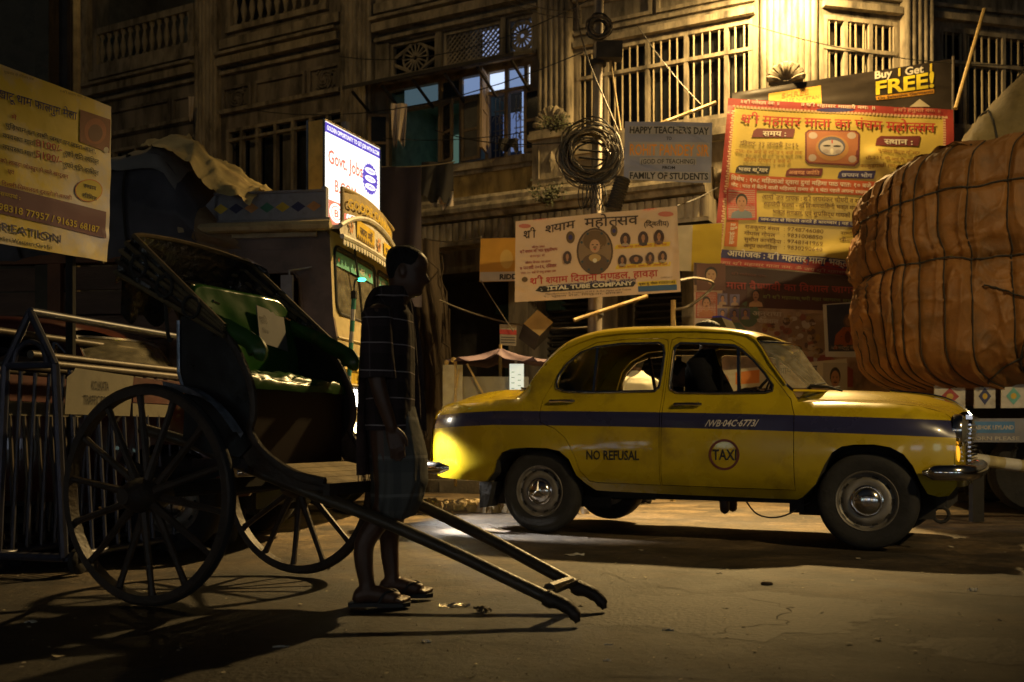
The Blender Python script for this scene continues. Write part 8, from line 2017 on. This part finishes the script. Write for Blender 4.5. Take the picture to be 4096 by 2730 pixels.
# old trunk with hanging roots behind the rickshaw puller
TD = 14.3
tr = thing('old_tree', 'old tree trunk with hanging roots under the canopy behind the standing man', 'tree', at(990, 1080, TD))
M_BARK = MAT('bark', (.06, .042, .025), .9, var=.4, scale=5, bump=.8, bscale=14, dirt=(.05, .035, .02), damt=.5, stretch=(2, 2, .5))
cx = at(992, 0, TD).x
def trunk(a, b):
    z = lerp(-.05, 3.6, b); an = a*2*math.pi; r = .17+.15*math.exp(-z*1.5)+.035*abs(math.sin(an*3.5+z*.9))+.05*vn(math.cos(an)*2, math.sin(an)*2, z*1.2); return (cx+.08*math.sin(z*1.3)+r*math.cos(an), TD+r*math.sin(an), z)
MB().grid(64, 40, trunk, wrap_u=True).build('trunk', M_BARK, tr, smooth=2, world=True)
R = random.Random(12)
for k in range(8):
    x = cx+R.uniform(-.35, .5); y = TD-.3+R.uniform(-.1, .1); z1 = R.uniform(2.9, 3.5); m = MB(); m.tube([(x+.09*vn(j*.9, k)+.04*vn(j*2.3, k, 5), y+.05*vn(j*.7, k, 2), lerp(z1, R.uniform(.9, 2.2) if k % 3 else 1.6, j/10)) for j in range(11)], R.uniform(.008, .018), 5); m.build('hanging_root', M_BARK, tr, smooth=True, world=True)
# barrier pole and railing at the right
bp = thing('barrier_pole', 'white and yellow banded barrier pole at the right before the lorry tail', 'barrier', (5.2, 8.75, 0))
a, b = at(2195, 1050, 8.6), at(2700, 1120, 8.7); nb_ = 14
for k in range(nb_): m = MB(); m.tube([a.lerp(b, k/nb_), a.lerp(b, (k+1)/nb_)], .055+.002*(k % 2), 10); m.build('pole_band', M_TWHT if k % 2 else MAT('band_cream', (.40, .33, .16), .6, var=.3, scale=14, dirt=(.2, .15, .06), damt=.4) if k == 0 else (M_TWHT if k % 2 else bpy.data.materials['band_cream']), bp, smooth=True, world=True)
for t in (.12, .9): q = a.lerp(b, t); m = MB(); m.bx(q.x-.05, q.x+.05, q.y+.06, q.y+.14, 0, q.z+.05); m.build('pole_stand', M_UNDER, bp, world=True)
rg = thing('railing', 'low dark iron railing along the kerb at the right', 'railing', (6, 10.6, 0))
for k in range(34): m = MB(); x = 4.4+.11*k; m.tube([(x, 10.75-.05*k*.2, .12), (x, 10.75-.05*k*.2, .62)], .012, 5); m.build('railing_bar', M_RUST, rg, world=True)
for z in (.16, .6): m = MB(); m.tube([(4.35, 10.76, z), (8.1, 10.42, z)], .018, 6); m.build('railing_rail', M_RUST, rg, world=True)
# ================================================================ litter on the road
M_PAP = MAT('paper_scrap', (.62, .58, .48), .8, var=.15, scale=20, dirt=(.2, .17, .12), damt=.3); M_FOIL = MAT('foil_wrapper', (.55, .50, .42), .22, .7, var=.3, scale=30, bump=.8, bscale=60); M_LF = MAT('dry_leaf', (.09, .06, .03), .8, var=.3)
def gnd(px, py): d = EYE*FD/(py-1000); p = at(px, py, d); p.z = road_z(p.x, p.y); return p
def scrap(name, label, px, py, w, l, mat, rot=0., crum=.01, seed=1, cat='litter'):
    c = gnd(px, py); r = rad(rot); R_ = random.Random(seed)
    def fn(a, b):
        x, y = (a-.5)*w*(1-.25*abs(vn(b*3, seed))), (b-.5)*l*(1-.25*abs(vn(a*3, seed+4))); z = -.002+crum*(1+vn(a*3+seed, b*3))*.55+crum*abs(vn(a*7, b*7+seed))*.8-crum*.5*(abs(a-.5)+abs(b-.5))
        return (c.x+x*math.cos(r)-y*math.sin(r), c.y+x*math.sin(r)+y*math.cos(r), c.z+z)
    return tag(MB().grid(9, 7, fn).build(name, mat, None, smooth=False), label, cat)
scrap('paper_scrap', 'torn pale paper on the lit road in front of the taxi rear door', 1320, 1271, .14, .06, M_PAP, 5, .012, 1)
scrap('paper_scrap', 'pale paper strip on the road left of the far shaft', 1073, 1281, .13, .05, M_PAP, -8, .008, 2)
scrap('foil_wrapper', 'crumpled shiny foil wrapper on the road between sandals and near shaft', 1045, 1389, .15, .05, M_FOIL, 5, .016, 3)
scrap('dry_leaf', 'dark crumpled leaf beside the foil wrapper', 1108, 1402, .08, .05, M_LF, 30, .022, 4)
scrap('plastic_wrapper', 'folded plastic wrapper on the road between the two shafts', 1226, 1352, .11, .07, M_FOIL, -10, .016, 5)
scrap('paper_scrap', 'small white paper bit at the bottom centre below the foil wrapper', 981, 1471, .045, .04, M_PAP, 20, .012, 6)
scrap('paper_scrap', 'thin paper strip at the bottom left of the road', 645, 1483, .07, .02, M_PAP, 5, .006, 7)
scrap('paper_scrap', 'tiny paper bit below the rickshaw shaft tips', 1535, 1441, .05, .025, M_PAP, -15, .008, 8)
scrap('plastic_bottle_scrap', 'flattened plastic bit behind the far rickshaw wheel', 746, 1303, .07, .035, M_FOIL, 10, .018, 9)
scrap('paper_scrap', 'faint paper bit in the rickshaw shadow at the far left', 72, 1426, .06, .03, M_PAP, 8, .008, 10)
scrap('paper_scrap', 'paper bit on the road at the right edge', 2236, 1353, .05, .04, M_PAP, 40, .018, 11)
c = gnd(1762, 1341); m = MB(); m.ball((0, 0, 0), (.035, .022, .014), 9); tag(m.build('stone', M_LF, None), 'dark flat stone on the road below the taxi front door', 'stone').location = c+V((0, 0, .006))
scrap('paper_scrap', 'paper crumb on the road below the TAXI ring', 1652, 1316, .035, .03, M_PAP, 0, .008, 13)
scrap('paper_scrap', 'tiny paper fleck nearest the camera, right of the shaft tips', 1395, 1512, .03, .02, M_PAP, 0, .006, 14)
scrap('paper_scrap', 'paper scrap near the shaft tips beside the dark road patch', 1398, 1476, .035, .012, M_PAP, 0, .005, 15)
# ================================================================ shops across the road (they show as reflections in paint and chrome)
sr = thing('shop_row', 'row of lit shops on the far side of the road', 'building', (0, -11.0, 0))
m = MB(); m.bx(-24, 16, -11.6, -11.0, -.1, 9); m.build('wall', M_DKPL, sr, world=True)
for k, (x, w, z0, z1, e) in enumerate(((-19.5, 1.6, .8, 2.2, 0), (-16.6, 2.4, 1.0, 2.1, 2), (-13.2, 1.2, .7, 2.3, 0), (-10.2, 2.0, 1.0, 2.2, 1), (-6.5, 2.2, .9, 2.3, 0), (-2.2, 1.5, .8, 2.4, 1), (1.6, 2.6, 1.0, 2.2, 0), (6.2, 1.6, .8, 2.4, 2), (9.4, 2.4, 1.0, 2.3, 0))):
    m = MB(); m.bx(x-w/2-.1, x+w/2+.1, -11.0, -10.9, z0-.1, z1+.1); f_ = m.build('shop_window', M_RUST, sr, world=True)
    m = MB(); m.bx(x-w/2, x+w/2, -10.9, -10.88, z0, z1); m.build('window_pane', EMIT('shop_light_%s' % 'abc'[e], ((.75, .82, 1.), (1., .8, .5), (.7, 1., .85))[e], 3.2) if 'shop_light_%s' % 'abc'[e] not in bpy.data.materials else bpy.data.materials['shop_light_%s' % 'abc'[e]], f_, world=True)
